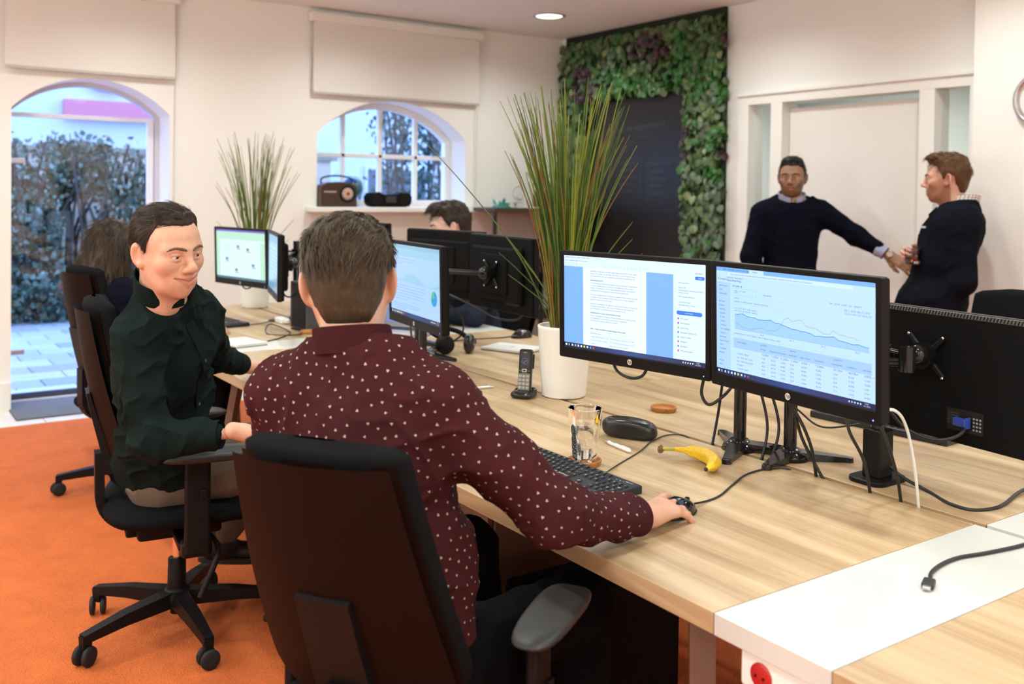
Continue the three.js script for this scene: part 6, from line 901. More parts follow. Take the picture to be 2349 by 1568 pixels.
// hair styles
const backFlow = (P, N, r) => { const t = Math.max(0, Math.min(1, (P.y - 0.03) / 0.07)); return V(0.25 * (r() - 0.5), -1 + 0.6 * t, -0.25 - 0.9 * t).addScaledVector(V(Math.sign(P.x), 0, 0), 0.15); };
const quiff = (h, ext) => (x, y, z) => 0.0045 + h * Math.max(0, Math.min(1, (y - 0.06) / 0.05)) * (0.55 + 0.45 * Math.max(0, Math.min(1, (z + 0.02) / 0.09))) + (ext ?? 0);
const swept = (dx) => (P, N, r) => { const t = Math.max(0, Math.min(1, (P.y - 0.045) / 0.05)); return V(dx * t + 0.3 * (r() - 0.5), -1 + 1.05 * t, -0.35 - 0.75 * t); };
const cotton = (rgb, rough = 0.9, sheen = 0) => mat(rgb, rough, { bumpMap: rep(weaveT, 9, 9), bumpScale: 0.0002, specularIntensity: 0.12 });
// 1 - seated man seen from behind, maroon shirt with tiny pale hearts, right hand on the mouse
const A = figure('man from behind in maroon shirt with tiny pale hearts, hand on mouse', {
  heading: 56, hip: 58, pelvis: [0.87, 0.545, -1.62], neck: [0.800, 1.135, -1.672], L: [0.711, 1.035, -1.815], R: [0.905, 1.045, -1.525], Le: [0.80, 0.80, -1.95], Lw: [1.03, 0.68, -1.86], Re: [1.090, 0.838, -1.408], Rw: [1.352, 0.780, -1.452],
  Lk: [1.28, 0.55, -2.02], La: [1.36, 0.09, -2.02], Rk: [1.30, 0.56, -1.60], Ra: [1.30, 0.09, -1.60], Lt: [0.9, 0, -0.3], Rt: [0.95, 0, -0.2], head: [0.803, 1.262, -1.712], look: [29, -6, -3],
}, { skin: [0.60, 0.335, 0.23], hairColor: [0.058, 0.040, 0.022], noFace: false, face: {}, headCell: 0.0036,
  hair: { thick: (x, y, z) => 0.008 + 0.016 * Math.max(0, Math.min(1, (y - 0.03) / 0.07)), line: { nape: -0.092, behind: -0.05 }, strands: 9000, seed: 11, len: (P, r) => (P.y > 0.04 ? 0.032 : 0.018) * (0.6 + 0.7 * r()), flow: (P, N, r) => { const t = Math.max(0, Math.min(1, (P.y - 0.02) / 0.07)); return V(0.5 * (r() - 0.5) + 0.25 * t, -1 + 0.75 * t, -0.3 - 0.5 * t); }, lift: 0.07, bend: 0.06, highlight: 1.0, width: 0.0012 },
  top: { mat: cotton([0.048, 0.0115, 0.0135]), k: 0.013, wrinkle: 0.0085, freq: 15, seed: 4, cell: 0.008, neckline: 0.03, collar: { h: 0.048, y: 0.0, f: -0.004, flare: 0.002, open: 0.9 }, more: (F, q) => { F.ell(q.Bc.clone().addScaledVector(q.up, -0.06).addScaledVector(q.front, -0.0).toArray(), [0.175, 0.17, 0.135], [q.side.clone().negate(), q.up, q.front], 0.06); } },
  legs: { mat: cotton([0.003, 0.003, 0.0035]) },
  handR: { dir: [0.93, -0.05, -0.26], up: [0.05, 1, 0.12], curl: [[0.02, 0.16, 0.08], [0.16, 0.26, 0.16], [0.24, 0.3, 0.2], [0.28, 0.3, 0.25]], spread: 0.15, thumb: [0.75, 0.5] }, handL: { dir: [0.9, -0.3, 0.2], curl: [0.4, 0.5, 0.4] } });
{ // the printed hearts
  const g = A.topGeo, p = g.attributes.position, n = g.attributes.normal, ix = g.index.array, r = rng(99), areas = []; let tot = 0; const a = V(), b = V(), c = V();
  for (let i = 0; i < ix.length; i += 3) { a.fromBufferAttribute(p, ix[i]); b.fromBufferAttribute(p, ix[i + 1]); c.fromBufferAttribute(p, ix[i + 2]); tot += b.clone().sub(a).cross(c.clone().sub(a)).length() / 2; areas.push(tot); }
  const cell = 0.019, map = new Map(), key = (q) => `${Math.floor(q.x / cell)},${Math.floor(q.y / cell)},${Math.floor(q.z / cell)}`, pts = [];
  for (let t = 0; t < 26000; t++) { const w = r() * tot; let lo = 0, hi = areas.length - 1; while (lo < hi) { const m = (lo + hi) >> 1; areas[m] < w ? lo = m + 1 : hi = m; } const i = lo * 3; let u = r(), v = r(); if (u + v > 1) { u = 1 - u; v = 1 - v; } a.fromBufferAttribute(p, ix[i]); b.fromBufferAttribute(p, ix[i + 1]); c.fromBufferAttribute(p, ix[i + 2]); const q = a.clone().addScaledVector(b.clone().sub(a), u).addScaledVector(c.clone().sub(a), v); const k = [Math.floor(q.x / cell), Math.floor(q.y / cell), Math.floor(q.z / cell)]; let ok = true; for (let X = -1; X < 2 && ok; X++) for (let Y = -1; Y < 2 && ok; Y++) for (let Z = -1; Z < 2 && ok; Z++) for (const o of map.get(`${k[0] + X},${k[1] + Y},${k[2] + Z}`) ?? []) if (o.distanceTo(q) < cell) { ok = false; break; } if (!ok) continue; const kk = k.join(','); if (!map.has(kk)) map.set(kk, []); map.get(kk).push(q); const N = V().fromBufferAttribute(n, ix[i]).add(V().fromBufferAttribute(n, ix[i + 1])).add(V().fromBufferAttribute(n, ix[i + 2])).normalize(); pts.push([q, N]); }
  const pos = [], nor = []; const heart = [[0, -1], [0.62, -0.25], [0.85, 0.3], [0.5, 0.72], [0, 0.38], [-0.5, 0.72], [-0.85, 0.3], [-0.62, -0.25]];
  for (const [q, N] of pts) { const an = (r() - 0.5) * 2.4, s = 0.0026 + r() * 0.0009, X = V(0, 1, 0).cross(N); if (X.length() < 0.1) X.set(1, 0, 0); X.normalize(); const Y = N.clone().cross(X), P = heart.map(([x, y]) => { const xx = x * Math.cos(an) - y * Math.sin(an), yy = x * Math.sin(an) + y * Math.cos(an); return q.clone().addScaledVector(X, xx * s).addScaledVector(Y, yy * s).addScaledVector(N, 0.0007); }), ctr = q.clone().addScaledVector(N, 0.0008); for (let i = 0; i < 8; i++) for (const w of [ctr, P[i], P[(i + 1) % 8]]) { pos.push(w.x, w.y, w.z); nor.push(N.x, N.y, N.z); } }
  const hg = new THREE.BufferGeometry(); hg.setAttribute('position', new THREE.Float32BufferAttribute(pos, 3)); hg.setAttribute('normal', new THREE.Float32BufferAttribute(nor, 3)); hg.setAttribute('uv', new THREE.Float32BufferAttribute(new Float32Array(pos.length / 3 * 2), 2)); const m = part('heart_print', hg, mat([0.40, 0.33, 0.25], 0.85), A.top); m.userData.kind = 'stuff';
}
// 2 - smiling seated man in a dark green shirt
const B = figure('smiling man in dark green shirt seated sideways on swivel chair', {
  heading: 122, hip: 104, pelvis: [0.845, 0.545, -3.17], neck: [0.765, 1.118, -2.89], L: [0.925, 1.03, -3.09], R: [0.672, 1.005, -2.85], Le: [1.030, 0.872, -3.29], Lw: [1.215, 0.790, -3.44], Re: [0.705, 0.735, -2.76], Rw: [0.905, 0.765, -2.615],
  Lk: [1.30, 0.56, -3.25], La: [1.09, 0.215, -3.36], Rk: [1.26, 0.56, -2.96], Ra: [1.21, 0.09, -3.06], Lt: [0.95, -0.1, 0.25], Rt: [0.95, 0, 0.25], head: [0.750, 1.265, -2.805], look: [161, -8, 4],
}, { skin: [0.62, 0.345, 0.235], hairColor: [0.034, 0.020, 0.012], brow: [0.11, 0.065, 0.04], face: { smile: 1 }, headCell: 0.0027, headScale: 1.05, gaze: [0.3, -0.06], iris: [0.05, 0.03, 0.018],
  hair: { thick: quiff(0.017), line: { front: 0.078, y45: 0.080, temple: 0.040, burn: -0.014, nape: -0.095 }, strands: 9000, seed: 12, len: (P, r) => (P.y > 0.05 ? 0.045 : 0.022) * (0.6 + 0.7 * r()), flow: swept(-0.55), lift: 0.03, bend: 0.035, highlight: 1.0, width: 0.0011 },
  top: { mat: cotton([0.0065, 0.0125, 0.0115]), k: 0.013, wrinkle: 0.0115, freq: 15, seed: 9, cell: 0.0075, sleeve: 0.60, buttons: 5, strips: [['pocket_edge', [[-0.05, 0.03], [-0.085, 0.028], [-0.12, 0.026]], 0.014, cotton([0.0065, 0.0125, 0.0115])], ['placket', [[0.0, 0.15], [0.0, 0.1], [0.0, 0.05], [0.0, 0.0], [0.0, -0.05], [0.0, -0.1], [0.0, -0.15]], 0.034, cotton([0.0065, 0.0125, 0.0115])]], neckline: 0.03, collar: { h: 0.062, y: 0.028, f: 0.004, flare: 0.006, open: 0.9, sx: 1.12, tilt: 0.006, r: 0.072 }, hips: 0.02 },
  legs: { mat: cotton([0.135, 0.115, 0.09]) },
  handL: { dir: [0.82, -0.12, -0.56], curl: [0.12, 0.2, 0.12], spread: 0.1, thumb: [0.7, 0.3] }, handR: { dir: [0.9, -0.25, 0.1], curl: [0.35, 0.45, 0.3], spread: 0.04 } });
{ // buttons and breast pocket on the placket
  const gp = [];
  for (let i = 0; i < 0; i++) gp.push(i);
}
// 3 - woman with long brown hair, seen from behind
figure('woman with long brown hair in navy top, seated with her back turned', {
  heading: 82, hip: 80, pelvis: [1.10, 0.545, -4.80], neck: [1.035, 1.02, -4.765], L: [1.075, 0.965, -4.925], R: [1.03, 0.955, -4.60], Le: [1.17, 0.73, -5.0], Lw: [1.40, 0.79, -4.98], Re: [1.16, 0.755, -4.54], Rw: [1.385, 0.795, -4.60],
  Lk: [1.50, 0.55, -4.95], La: [1.52, 0.09, -4.92], Rk: [1.50, 0.55, -4.65], Ra: [1.42, 0.09, -4.62], head: [1.035, 1.175, -4.765], look: [70, -8, 0],
}, { skin: [0.62, 0.38, 0.28], hairColor: [0.040, 0.024, 0.013], face: {}, headCell: 0.005, headScale: 0.95, girth: 0.88,
  hair: { box: [[-0.2, -0.36, -0.22], [0.2, 0.18, 0.14]], long: true, thick: () => 0.016, more: (F) => { F.ell([0, -0.08, -0.06], [0.095, 0.13, 0.075], null, 0.05).ell([0, -0.2, -0.085], [0.105, 0.13, 0.06], null, 0.06).cap([0.075, 0.0, -0.01], [0.09, -0.22, 0.0], 0.03, 0.03, 0.05).cap([-0.075, 0.0, -0.01], [-0.09, -0.24, 0.01], 0.03, 0.03, 0.05); }, line: { front: 0.07, burn: -0.3, over: -0.3, behind: -0.35, nape: -0.35, temple: 0.02 }, strands: 4200, seed: 13, len: (P, r) => 0.09 * (0.6 + 0.8 * r()), flow: (P, N, r) => V(0.3 * (r() - 0.5) + P.x * 1.5, -1, 0.25 * (r() - 0.5) - Math.max(0, P.y - 0.05) * 10), lift: 0.05, bend: 0.03, highlight: 1.8, width: 0.0018 },
  top: { mat: cotton([0.004, 0.0045, 0.011]), wrinkle: 0.006, seed: 14, cell: 0.013, neckline: 0.02, cuff: false }, legs: { mat: cotton([0.007, 0.007, 0.009]) },
  handR: { dir: [0.95, -0.18, -0.2], curl: [0.25, 0.35, 0.25], spread: 0.06 }, handL: { dir: [0.95, -0.15, 0.1], curl: [0.25, 0.35, 0.25] } });
// 4 - man half hidden behind the monitors
figure('dark-haired man with bowed head behind the monitor backs', {
  heading: 280, hip: 275, pelvis: [2.98, 0.545, -4.55], neck: [2.745, 1.10, -4.47], L: [2.80, 1.03, -4.30], R: [2.80, 1.03, -4.64], Le: [2.70, 0.80, -4.22], Lw: [2.60, 0.78, -4.42], Re: [2.70, 0.80, -4.74], Rw: [2.55, 0.78, -4.62],
  Lk: [2.60, 0.55, -4.42], La: [2.62, 0.09, -4.40], Rk: [2.60, 0.55, -4.66], Ra: [2.62, 0.09, -4.68], head: [2.668, 1.258, -4.430], look: [297, -10, 0],
}, { skin: [0.64, 0.40, 0.33], hairColor: [0.036, 0.024, 0.015], face: { smile: 1 }, headCell: 0.0042,
  hair: { thick: quiff(0.034, 0.003), line: { front: 0.066, burn: -0.005 }, strands: 2200, seed: 14, len: (P, r) => (P.y > 0.05 ? 0.045 : 0.02) * (0.6 + 0.7 * r()), flow: (P, N, r) => { const t = Math.max(0, Math.min(1, (P.y - 0.045) / 0.05)); return V(0.3 * (r() - 0.5), -1 + t, 0.7 * t - 0.2); }, lift: 0.12, bend: 0.1, width: 0.0015 },
  top: { mat: cotton([0.02, 0.025, 0.04]), seed: 15, cell: 0.014, collar: { h: 0.03 } }, legs: { mat: cotton([0.01, 0.01, 0.015]) } });
// 5 - standing man in a navy sweater, arm stretched to the door
figure('standing man in navy crew-neck sweater with arm stretched out before the door', {
  heading: 236, hip: 238, pelvis: [4.80, 0.92, -3.90], neck: [4.800, 1.425, -3.885], L: [4.928, 1.350, -3.755], R: [4.668, 1.335, -4.00], Le: [5.045, 1.215, -3.60], Lw: [5.114, 1.105, -3.425], Re: [4.585, 1.07, -4.02], Rw: [4.62, 0.86, -3.95],
  Lk: [4.84, 0.49, -3.82], La: [4.86, 0.09, -3.82], Rk: [4.73, 0.49, -3.97], Ra: [4.73, 0.09, -3.98], head: [4.785, 1.563, -3.872], look: [238, -3, 0],
}, { skin: [0.30, 0.165, 0.095], hairColor: [0.010, 0.008, 0.007], face: { beard: [0.35, 0.32, 0.30, 0.55] }, headCell: 0.0036, headScale: 0.98,
  hair: { thick: quiff(0.022), line: { front: 0.072, y45: 0.06, burn: -0.02 }, strands: 2200, seed: 15, len: (P, r) => (P.y > 0.05 ? 0.03 : 0.012) * (0.6 + 0.7 * r()), flow: (P, N, r) => { const t = Math.max(0, Math.min(1, (P.y - 0.045) / 0.05)); return V(0.5 * (r() - 0.5), -1 + 1.5 * t, -0.2); }, lift: 0.25, bend: 0.05, width: 0.0015 },
  top: { name: 'sweater', mat: cotton([0.0035, 0.0042, 0.0105]), k: 0.014, wrinkle: 0.006, freq: 14, seed: 16, cell: 0.011, neckline: 0.022, collar: { h: 0.04, y: 0.002, open: 0.93, flare: 0.012, tilt: 0.022, mat: cotton([0.38, 0.38, 0.55]) }, cuffMat: cotton([0.38, 0.38, 0.55]) }, legs: { mat: cotton([0.012, 0.012, 0.016]) },
  handL: { dir: [0.25, -0.45, 0.86], up: [-0.8, 0.5, 0.2], curl: [0.35, 0.5, 0.4], spread: 0.05, thumb: [0.4, 0.5] }, handR: { dir: [0.2, -0.9, 0.1], up: [-0.8, -0.2, -0.3], curl: [0.3, 0.4, 0.3] } });
// 6 - standing man with ginger hair in a dark blazer, leaning at the wall with a drink
figure('standing ginger-haired man in dark blazer leaning at the wall with drink', {
  heading: 340, hip: 330, pelvis: [4.735, 0.900, -2.905], neck: [4.879, 1.395, -2.835], L: [4.764, 1.310, -2.770], R: [5.034, 1.310, -2.890], Le: [4.709, 1.020, -2.720], Lw: [4.58, 0.86, -2.89], Re: [4.974, 1.050, -3.065], Rw: [4.719, 1.140, -2.990],
  Lk: [4.674, 0.470, -2.905], La: [4.74, 0.09, -2.82], Rk: [4.834, 0.470, -2.965], Ra: [4.90, 0.09, -2.84], head: [4.836, 1.548, -2.890], look: [334, -2, 0],
}, { skin: [0.62, 0.35, 0.26], hairColor: [0.115, 0.052, 0.020], face: { beard: [0.55, 0.33, 0.22, 0.7] }, headCell: 0.0036, headScale: 1.03, girth: 1.16,
  hair: { thick: quiff(0.03, 0.002), line: { front: 0.074, burn: -0.03 }, strands: 2600, seed: 16, len: (P, r) => (P.y > 0.05 ? 0.04 : 0.014) * (0.6 + 0.7 * r()), flow: (P, N, r) => { const t = Math.max(0, Math.min(1, (P.y - 0.045) / 0.05)); return V(0.4 * (r() - 0.5), -1 + 1.2 * t, 0.5 * t - 0.2); }, lift: 0.16, bend: 0.08, highlight: 1.0, width: 0.0015 },
  top: { name: 'blazer', mat: cotton([0.0042, 0.0048, 0.009]), k: 0.02, wrinkle: 0.006, freq: 12, seed: 17, cell: 0.011, neckline: 0.03, strips: [['pocket_square', [[-0.075, 0.02], [-0.10, 0.024], [-0.125, 0.028]], 0.010, mat([0.5, 0.5, 0.52], 0.8)], ['lapel', [[-0.03, 0.13], [-0.05, 0.08], [-0.05, 0.03], [-0.035, -0.02], [-0.015, -0.07]], 0.05, cotton([0.005, 0.0055, 0.010])]], buttons: 0, more: (F, q) => { F.ell(q.v('pelvis').add(V(0, -0.02, 0)).toArray(), [0.185, 0.16, 0.155], [q.side.clone().negate(), V(0, 1, 0), q.front], 0.06); }, collar: { h: 0.05, y: 0.01, open: 0.9, flare: 0.006, tilt: 0.026, mat: mat([1, 1, 1], 0.85, { map: rep(dataTex(128, 128, (u, v) => { const a = (u * 4) % 1 < 0.3, b = (v * 4) % 1 < 0.3; return a && b ? [0.35, 0.3, 0.32] : a ? [0.75, 0.55, 0.5] : b ? [0.5, 0.55, 0.62] : [0.88, 0.86, 0.82]; }), 6, 1) }) } }, legs: { mat: cotton([0.010, 0.010, 0.015]) },
  handR: { dir: [-0.85, 0.1, -0.1], up: [-0.2, 0.3, -0.9], curl: [0.5, 0.75, 0.5], spread: 0.06, thumb: [0.7, 0.8] }, handL: { dir: [-0.3, -0.85, -0.3], up: [-0.6, 0, 0.6], curl: [0.3, 0.4, 0.3] } });
{ // the tumbler he holds
  const o = thing('whisky_tumbler', 'faceted tumbler with amber drink held by the ginger-haired man', 'glass', [4.590, 1.098, -2.925]), clear = mat([1, 1, 1], 0.02, { transmission: 1, thickness: 0.004, ior: 1.5 });
  part('tumbler', lathe([[0, 0], [0.035, 0], [0.037, 0.008], [0.041, 0.085], [0.0385, 0.085], [0.0345, 0.016], [0, 0.014]], 12), clear, o); part('drink', lathe([[0, 0.0145], [0.034, 0.0165], [0.0355, 0.038], [0, 0.038]], 24), mat([1, 1, 1], 0.02, { transmission: 1, thickness: 0.05, ior: 1.34, attenuationColor: new THREE.Color(0.8, 0.35, 0.25), attenuationDistance: 0.05 }), o);
}
{ // wristwatch and door handle by the stretched hand
  const o = thing('wristwatch', 'silver wristwatch on the stretched wrist before the door', 'watch', [5.118, 1.098, -3.412]); o.quaternion.setFromUnitVectors(V(0, 1, 0), V(0.33, -0.49, 0.8).normalize());
  part('bracelet', new THREE.TorusGeometry(0.034, 0.005, 8, 36).rotateX(PI / 2), M.steel, o); part('watch_case', cyl(0.017, 0.017, 0.008, 0, 0, 0, 24).rotateZ(PI / 2).translate(-0.034, 0, 0), M.chrome, o);
}
{
  const o = thing('door_handle', 'brushed metal door lever beside the stretched hand', 'handle', [XR + 0.06, 1.06, -3.43]); part('rose', cyl(0.026, 0.026, 0.01, 0, 0, 0, 28).rotateZ(PI / 2).translate(-0.004, 0, 0), M.steel, o); part('lever', tube([[-0.005, 0, 0], [-0.05, 0, 0], [-0.055, 0, 0.02], [-0.055, 0, 0.12]], 0.009), M.steel, o);
}
// ---------------------------------------------------------------- green wall with the chalkboard
{
  const z0 = -6.80, z1 = -4.875, zc0 = -6.42, zc1 = -5.27, yc = 2.255, X = XR;
  const chalk = canvasTex(1024, 2048, (g, w, h) => {
    const r = rng(12); g.fillStyle = '#16171a'; g.fillRect(0, 0, w, h); for (let i = 0; i < 900; i++) { g.fillStyle = `rgba(150,155,160,${0.008 + r() * 0.012})`; g.beginPath(); g.ellipse(r() * w, r() * h, 30 + r() * 90, 8 + r() * 20, r() * 3, 0, 7); g.fill(); }
    g.strokeStyle = 'rgba(170,175,185,0.28)'; g.fillStyle = 'rgba(190,195,205,0.34)'; g.lineWidth = 4; g.font = '52px sans-serif'; g.save(); g.translate(200, 420); g.rotate(-0.06); g.fillText('Hi ik ben de opperhoofd', 0, 0, 640); g.restore();
    const box = (x, y, bw, bh, lines) => { g.beginPath(); g.roundRect(x, y, bw, bh, 18); g.stroke(); g.font = '34px sans-serif'; lines.forEach((s, i) => g.fillText(s, x + 18, y + 50 + i * 52, bw - 30)); };
    box(70, 640, 200, 320, ['Strategie', 'bepalen', '', '', 'uitvoeren']); box(330, 600, 220, 330, ['Conversie', 'Testen en', 'meten van', 'resultaat', 'per week']); box(620, 610, 250, 370, ['Advertentie', 'uitingen', 'optimaal', 'maken', 'rapport']);
    g.beginPath(); g.arc(560, 600, 150, PI, 2 * PI); g.stroke(); g.beginPath(); g.arc(330, 960, 90, 0.2, PI * 0.9); g.stroke();
  });
  const cb = thing('chalkboard', 'black chalkboard with faint chalk notes inside green wall', 'chalkboard', [X - 0.012, 0, (zc0 + zc1) / 2]); cb.rotation.y = -PI / 2;
  part('board', bx(zc1 - zc0 + 0.2, yc + 0.1, 0.02, 0, (yc + 0.1) / 2 + 0.1, 0), mat([0.02, 0.02, 0.022], 0.3), cb);
  part('chalk_surface', new THREE.PlaneGeometry(zc1 - zc0 + 0.19, yc + 0.05).translate(0, (yc + 0.05) / 2 + 0.12, 0.0106), mat([0.5, 0.5, 0.53], 0.32, { map: chalk }), cb);
  // leaf carpet round three sides
  const gw = thing('green_wall', 'living wall of green and purple leaves framing the chalkboard', 'green wall', [X, 0, -5.84]), L = (z) => z + 5.84;
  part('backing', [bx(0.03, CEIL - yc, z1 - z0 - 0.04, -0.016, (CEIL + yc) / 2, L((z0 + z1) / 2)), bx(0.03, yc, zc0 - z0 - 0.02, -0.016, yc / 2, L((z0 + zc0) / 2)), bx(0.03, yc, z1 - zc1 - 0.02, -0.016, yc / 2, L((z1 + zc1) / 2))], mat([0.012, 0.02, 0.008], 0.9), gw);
  const leafShape = (ov) => { const g = grid((u, v) => { const t = v, w = 0.5 * Math.pow(Math.sin(PI * Math.min(1, t * 0.94 + 0.04)), ov); const a = (u - 0.5) * 2; return V(a * w, t, 0.18 * a * a * w + 0.16 * Math.sin(t * 2.6)); }, 4, 6); return g; };
  const gA = leafShape(0.55), gB = leafShape(0.8);
  const tones = [[0.05, 0.11, 0.03], [0.08, 0.15, 0.045], [0.035, 0.08, 0.03], [0.13, 0.20, 0.075], [0.24, 0.30, 0.13], [0.03, 0.15, 0.02], [0.12, 0.18, 0.11], [0.07, 0.03, 0.05], [0.05, 0.02, 0.04]].map((c) => mat(c, 0.45, { transmission: 0.12, thickness: 0 }));
  const r = rng(77), leaves = [];
  const clump = (z, y) => Math.floor((noise3(z * 3.4 + 9, y * 3.4, 2.5) * 0.5 + 0.5) * 9.99);
  const n = 5200;
  for (let i = 0; i < n; i++) {
    let z, y; do { z = z0 + r() * (z1 - z0); y = 0.25 + r() * (CEIL - 0.3); } while (y < yc + 0.02 && z > zc0 - 0.01 && z < zc1 + 0.01);
    const k = clump(z, y), tone = r() < 0.72 ? [0, 1, 2, 3, 6, 5, 1, 7, 8][k % 9] : Math.floor(r() * 7), s = 0.045 + r() * 0.035, m4 = new THREE.Matrix4().compose(V(-0.035 - r() * 0.05, y, L(z)), new THREE.Quaternion().setFromEuler(new THREE.Euler((r() - 0.5) * 0.8, -PI / 2 + (r() - 0.5) * 1.5, PI * 0.78 + r() * PI * 0.44, 'YXZ')), V(s * 0.85, s, s));
    leaves.push([tone, m4, i % 2 ? gA : gB]);
  }
  const vis = leaves.filter(([, m]) => { const y = m.elements[13], z = m.elements[14] - 5.84; return y > 1.0 && z > zc1 - 0.02; }).slice(0, 300), set = new Set(vis);
  for (const [t, m, g] of vis) { const o = new THREE.Mesh(g, tones[t]); o.name = 'leaf'; o.castShadow = o.receiveShadow = true; o.applyMatrix4(m); gw.add(o); }
  for (let t = 0; t < tones.length; t++) { const l = leaves.filter((q) => q[0] === t && !set.has(q)); if (!l.length) continue; const im = new THREE.InstancedMesh(gA, tones[t], l.length); l.forEach(([, m], i) => im.setMatrixAt(i, m)); im.name = 'foliage'; im.userData.kind = 'stuff'; im.castShadow = im.receiveShadow = true; gw.add(im); }
}
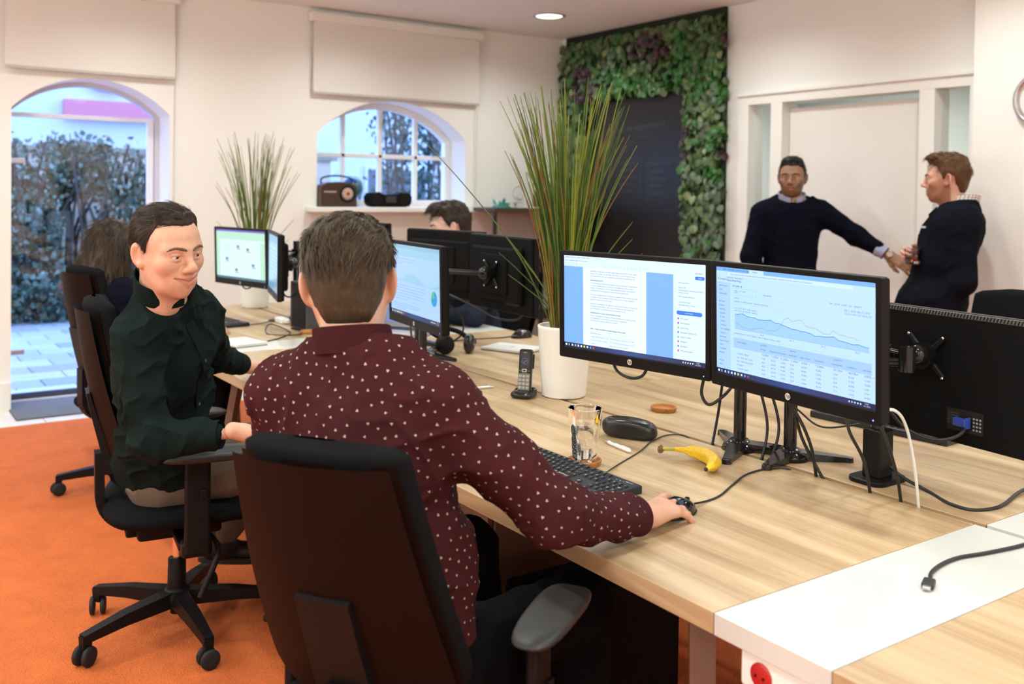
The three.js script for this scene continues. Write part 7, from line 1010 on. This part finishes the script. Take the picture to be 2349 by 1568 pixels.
// ---------------------------------------------------------------- outside the windows
{
  const pave = struct('terrace', bx(14, 0.2, 9, 2.5, -0.16, ZB - T - 4.4), mat([0.10, 0.11, 0.12], 0.9)), r = rng(31), pm = [0.42, 0.36, 0.30, 0.46].map((k) => mat([k, k * 1.0, k * 1.02], 0.5)), pg = bx(0.392, 0.06, 0.292, 0, 0, 0, 0.006, 1);
  for (let j = 0; j < 17; j++) for (let i = 0; i < 13; i++) { const s = new THREE.Mesh(pg, pm[Math.floor(r() * 4)]); s.name = 'paving_stone'; s.receiveShadow = s.castShadow = true; s.position.set(-0.4 + i * 0.4 + (j % 2) * 0.2, -0.05 + r() * 0.004, ZB - T - 0.35 - j * 0.3); pave.add(s); }
  struct('ground_outside', bx(60, 0.2, 60, 3, -0.32, ZB - T - 30.1), mat([0.12, 0.14, 0.09], 0.95));
  const leafG = (() => { const g = grid((u, v) => V((u - 0.5) * Math.sin(PI * Math.min(1, v * 0.94 + 0.04)), v, 0.15 * Math.sin(v * 3)), 2, 3); return g; })();
  const hedge = (name, label, x0, x1, z, h, d, nLeaf, cols, seed, yMin = 0.05) => { const q = rng(seed), o = thing(name, label, 'hedge', [(x0 + x1) / 2, -0.22, z]); part('branches', (() => { const gs = []; for (let i = 0; i < 26; i++) { const x = (q() - 0.5) * (x1 - x0), zz = (q() - 0.5) * d; gs.push(tube([[x, 0, zz], [x + (q() - 0.5) * 0.3, h * 0.45, zz], [x + (q() - 0.5) * 0.7, h * (0.75 + q() * 0.2), zz + (q() - 0.5) * 0.3]], 0.018, 8, 5)); } return gs; })(), mat([0.07, 0.05, 0.035], 0.9), o);
    cols.forEach((c) => { const n = Math.floor(nLeaf / cols.length), im = new THREE.InstancedMesh(leafG, mat(c, 0.4, { transmission: 0.2, thickness: 0 }), n); for (let i = 0; i < n; i++) { const s = 0.035 + q() * 0.05; im.setMatrixAt(i, new THREE.Matrix4().compose(V((q() - 0.5) * (x1 - x0), yMin + (h - yMin) * (q() * (0.85 + 0.15 * noise3(i * 0.3, 1, 2))), (q() - 0.5) * d), new THREE.Quaternion().setFromEuler(new THREE.Euler(q() * 6.3, q() * 6.3, q() * 6.3)), V(s, s, s))); } im.name = 'foliage'; im.userData.kind = 'stuff'; im.castShadow = im.receiveShadow = true; o.add(im); }); return o; };
  const blueGreens = [[0.05, 0.10, 0.06], [0.09, 0.15, 0.09], [0.16, 0.22, 0.16], [0.14, 0.10, 0.05]];
  hedge('garden_hedge', 'leafy hedge seen through the glass door, left half', 0.9, 2.05, -12.3, 2.35, 0.8, 5200, blueGreens, 61);
  hedge('garden_hedge', 'leafy hedge seen through the glass door, right half', 2.5, 4.0, -12.3, 2.3, 0.8, 5600, blueGreens, 62);
  hedge('garden_hedge', 'leafy hedge arch bridging the two hedge halves', 1.95, 2.6, -12.35, 2.32, 0.6, 1700, blueGreens, 66, 1.55);
  hedge('low_shrub', 'low shrub border along the far edge of the terrace', 0.8, 3.8, -11.5, 0.75, 0.5, 3600, blueGreens, 63);
  hedge('garden_tree', 'dark green tree outside the right panes of the window', 5.6, 7.6, -11.0, 3.6, 1.0, 6500, [[0.03, 0.07, 0.05], [0.05, 0.10, 0.07], [0.10, 0.15, 0.11]], 64);
  hedge('garden_shrub', 'pale shrub outside the left panes of the window', 3.9, 5.4, -11.5, 1.7, 0.6, 3600, [[0.2, 0.22, 0.15], [0.12, 0.16, 0.1]], 65);
  struct('wall_garden', [bx(9, 2.1, 0.25, 1.5, 0.85, -13.6), bx(9.2, 0.08, 0.34, 1.5, 1.94, -13.6)], mat([0.62, 0.50, 0.36], 0.85, { bumpMap: rep(speckT, 4, 2), bumpScale: 0.01 }));
  const b = thing('shop_building', 'pale building with a red fascia band across the street', 'building', [3.6, -0.22, -20.2]);
  part('wall', bx(30, 7.5, 4, 0, 3.75, 0), mat([0.55, 0.57, 0.6], 0.8), b); part('fascia_band', bx(1.75, 0.30, 0.2, 0.35, 3.05, 2.1), mat([0.60, 0.16, 0.20], 0.5), b); part('roof_edge', bx(30.4, 0.3, 4.4, 0, 7.6, 0), mat([0.25, 0.26, 0.28], 0.6), b);
  part('round_sign', cyl(0.38, 0.38, 0.12, 0, 0, 0, 40).rotateX(PI / 2).translate(0.2, 3.75, 2.1), mat([0.6, 0.62, 0.66], 0.5), b); part('sign_center', cyl(0.2, 0.2, 0.04, 0, 0, 0, 36).rotateX(PI / 2).translate(0.2, 3.75, 2.18), mat([0.5, 0.12, 0.16], 0.5), b);
  const gl = mat([0.04, 0.06, 0.09], 0.1); for (let i = 0; i < 9; i++) { const f = part('window', bx(1.5, 1.2, 0.1, -12 + i * 3, 1.6, 2.02), mat([0.6, 0.6, 0.6], 0.5), b); part('pane', bx(1.36, 1.06, 0.02, -12 + i * 3, 1.6, 2.08), gl, f); }
}
{ // white globe lamps hanging beside and behind the photographer: the glass door mirrors one of them
  const e = mat([1, 1, 1], 0.5); e.emissive = new THREE.Color(1, 0.97, 0.9); e.emissiveIntensity = 3;
  for (const [x, z, label] of [[0.36, 1.9, 'white globe pendant lamp mirrored in the glass door'], [-1.1, -0.9, 'white globe pendant lamp left of the picture'], [-1.1, -3.6, 'white globe pendant lamp left of the glass door']]) {
    const o = thing('globe_pendant', label, 'pendant lamp', [x, 1.98, z], 0, 'globe pendants outside the frame');
    part('globe_lamp', ball(0.11, 0, 0, 0, 28), e, o); part('cord', rod([0, 0.1, 0], [0, CEIL - 1.98, 0], 0.004), M.black, o); part('ceiling_rose', cyl(0.05, 0.05, 0.03, 0, CEIL - 1.98 - 0.015, 0), M.black, o);
    const p = new THREE.PointLight(LAMP_COLOR, 4.6, 0, 2); p.castShadow = true; p.shadow.radius = 5; o.add(p);
  }
}
renderer.render(scene, camera);
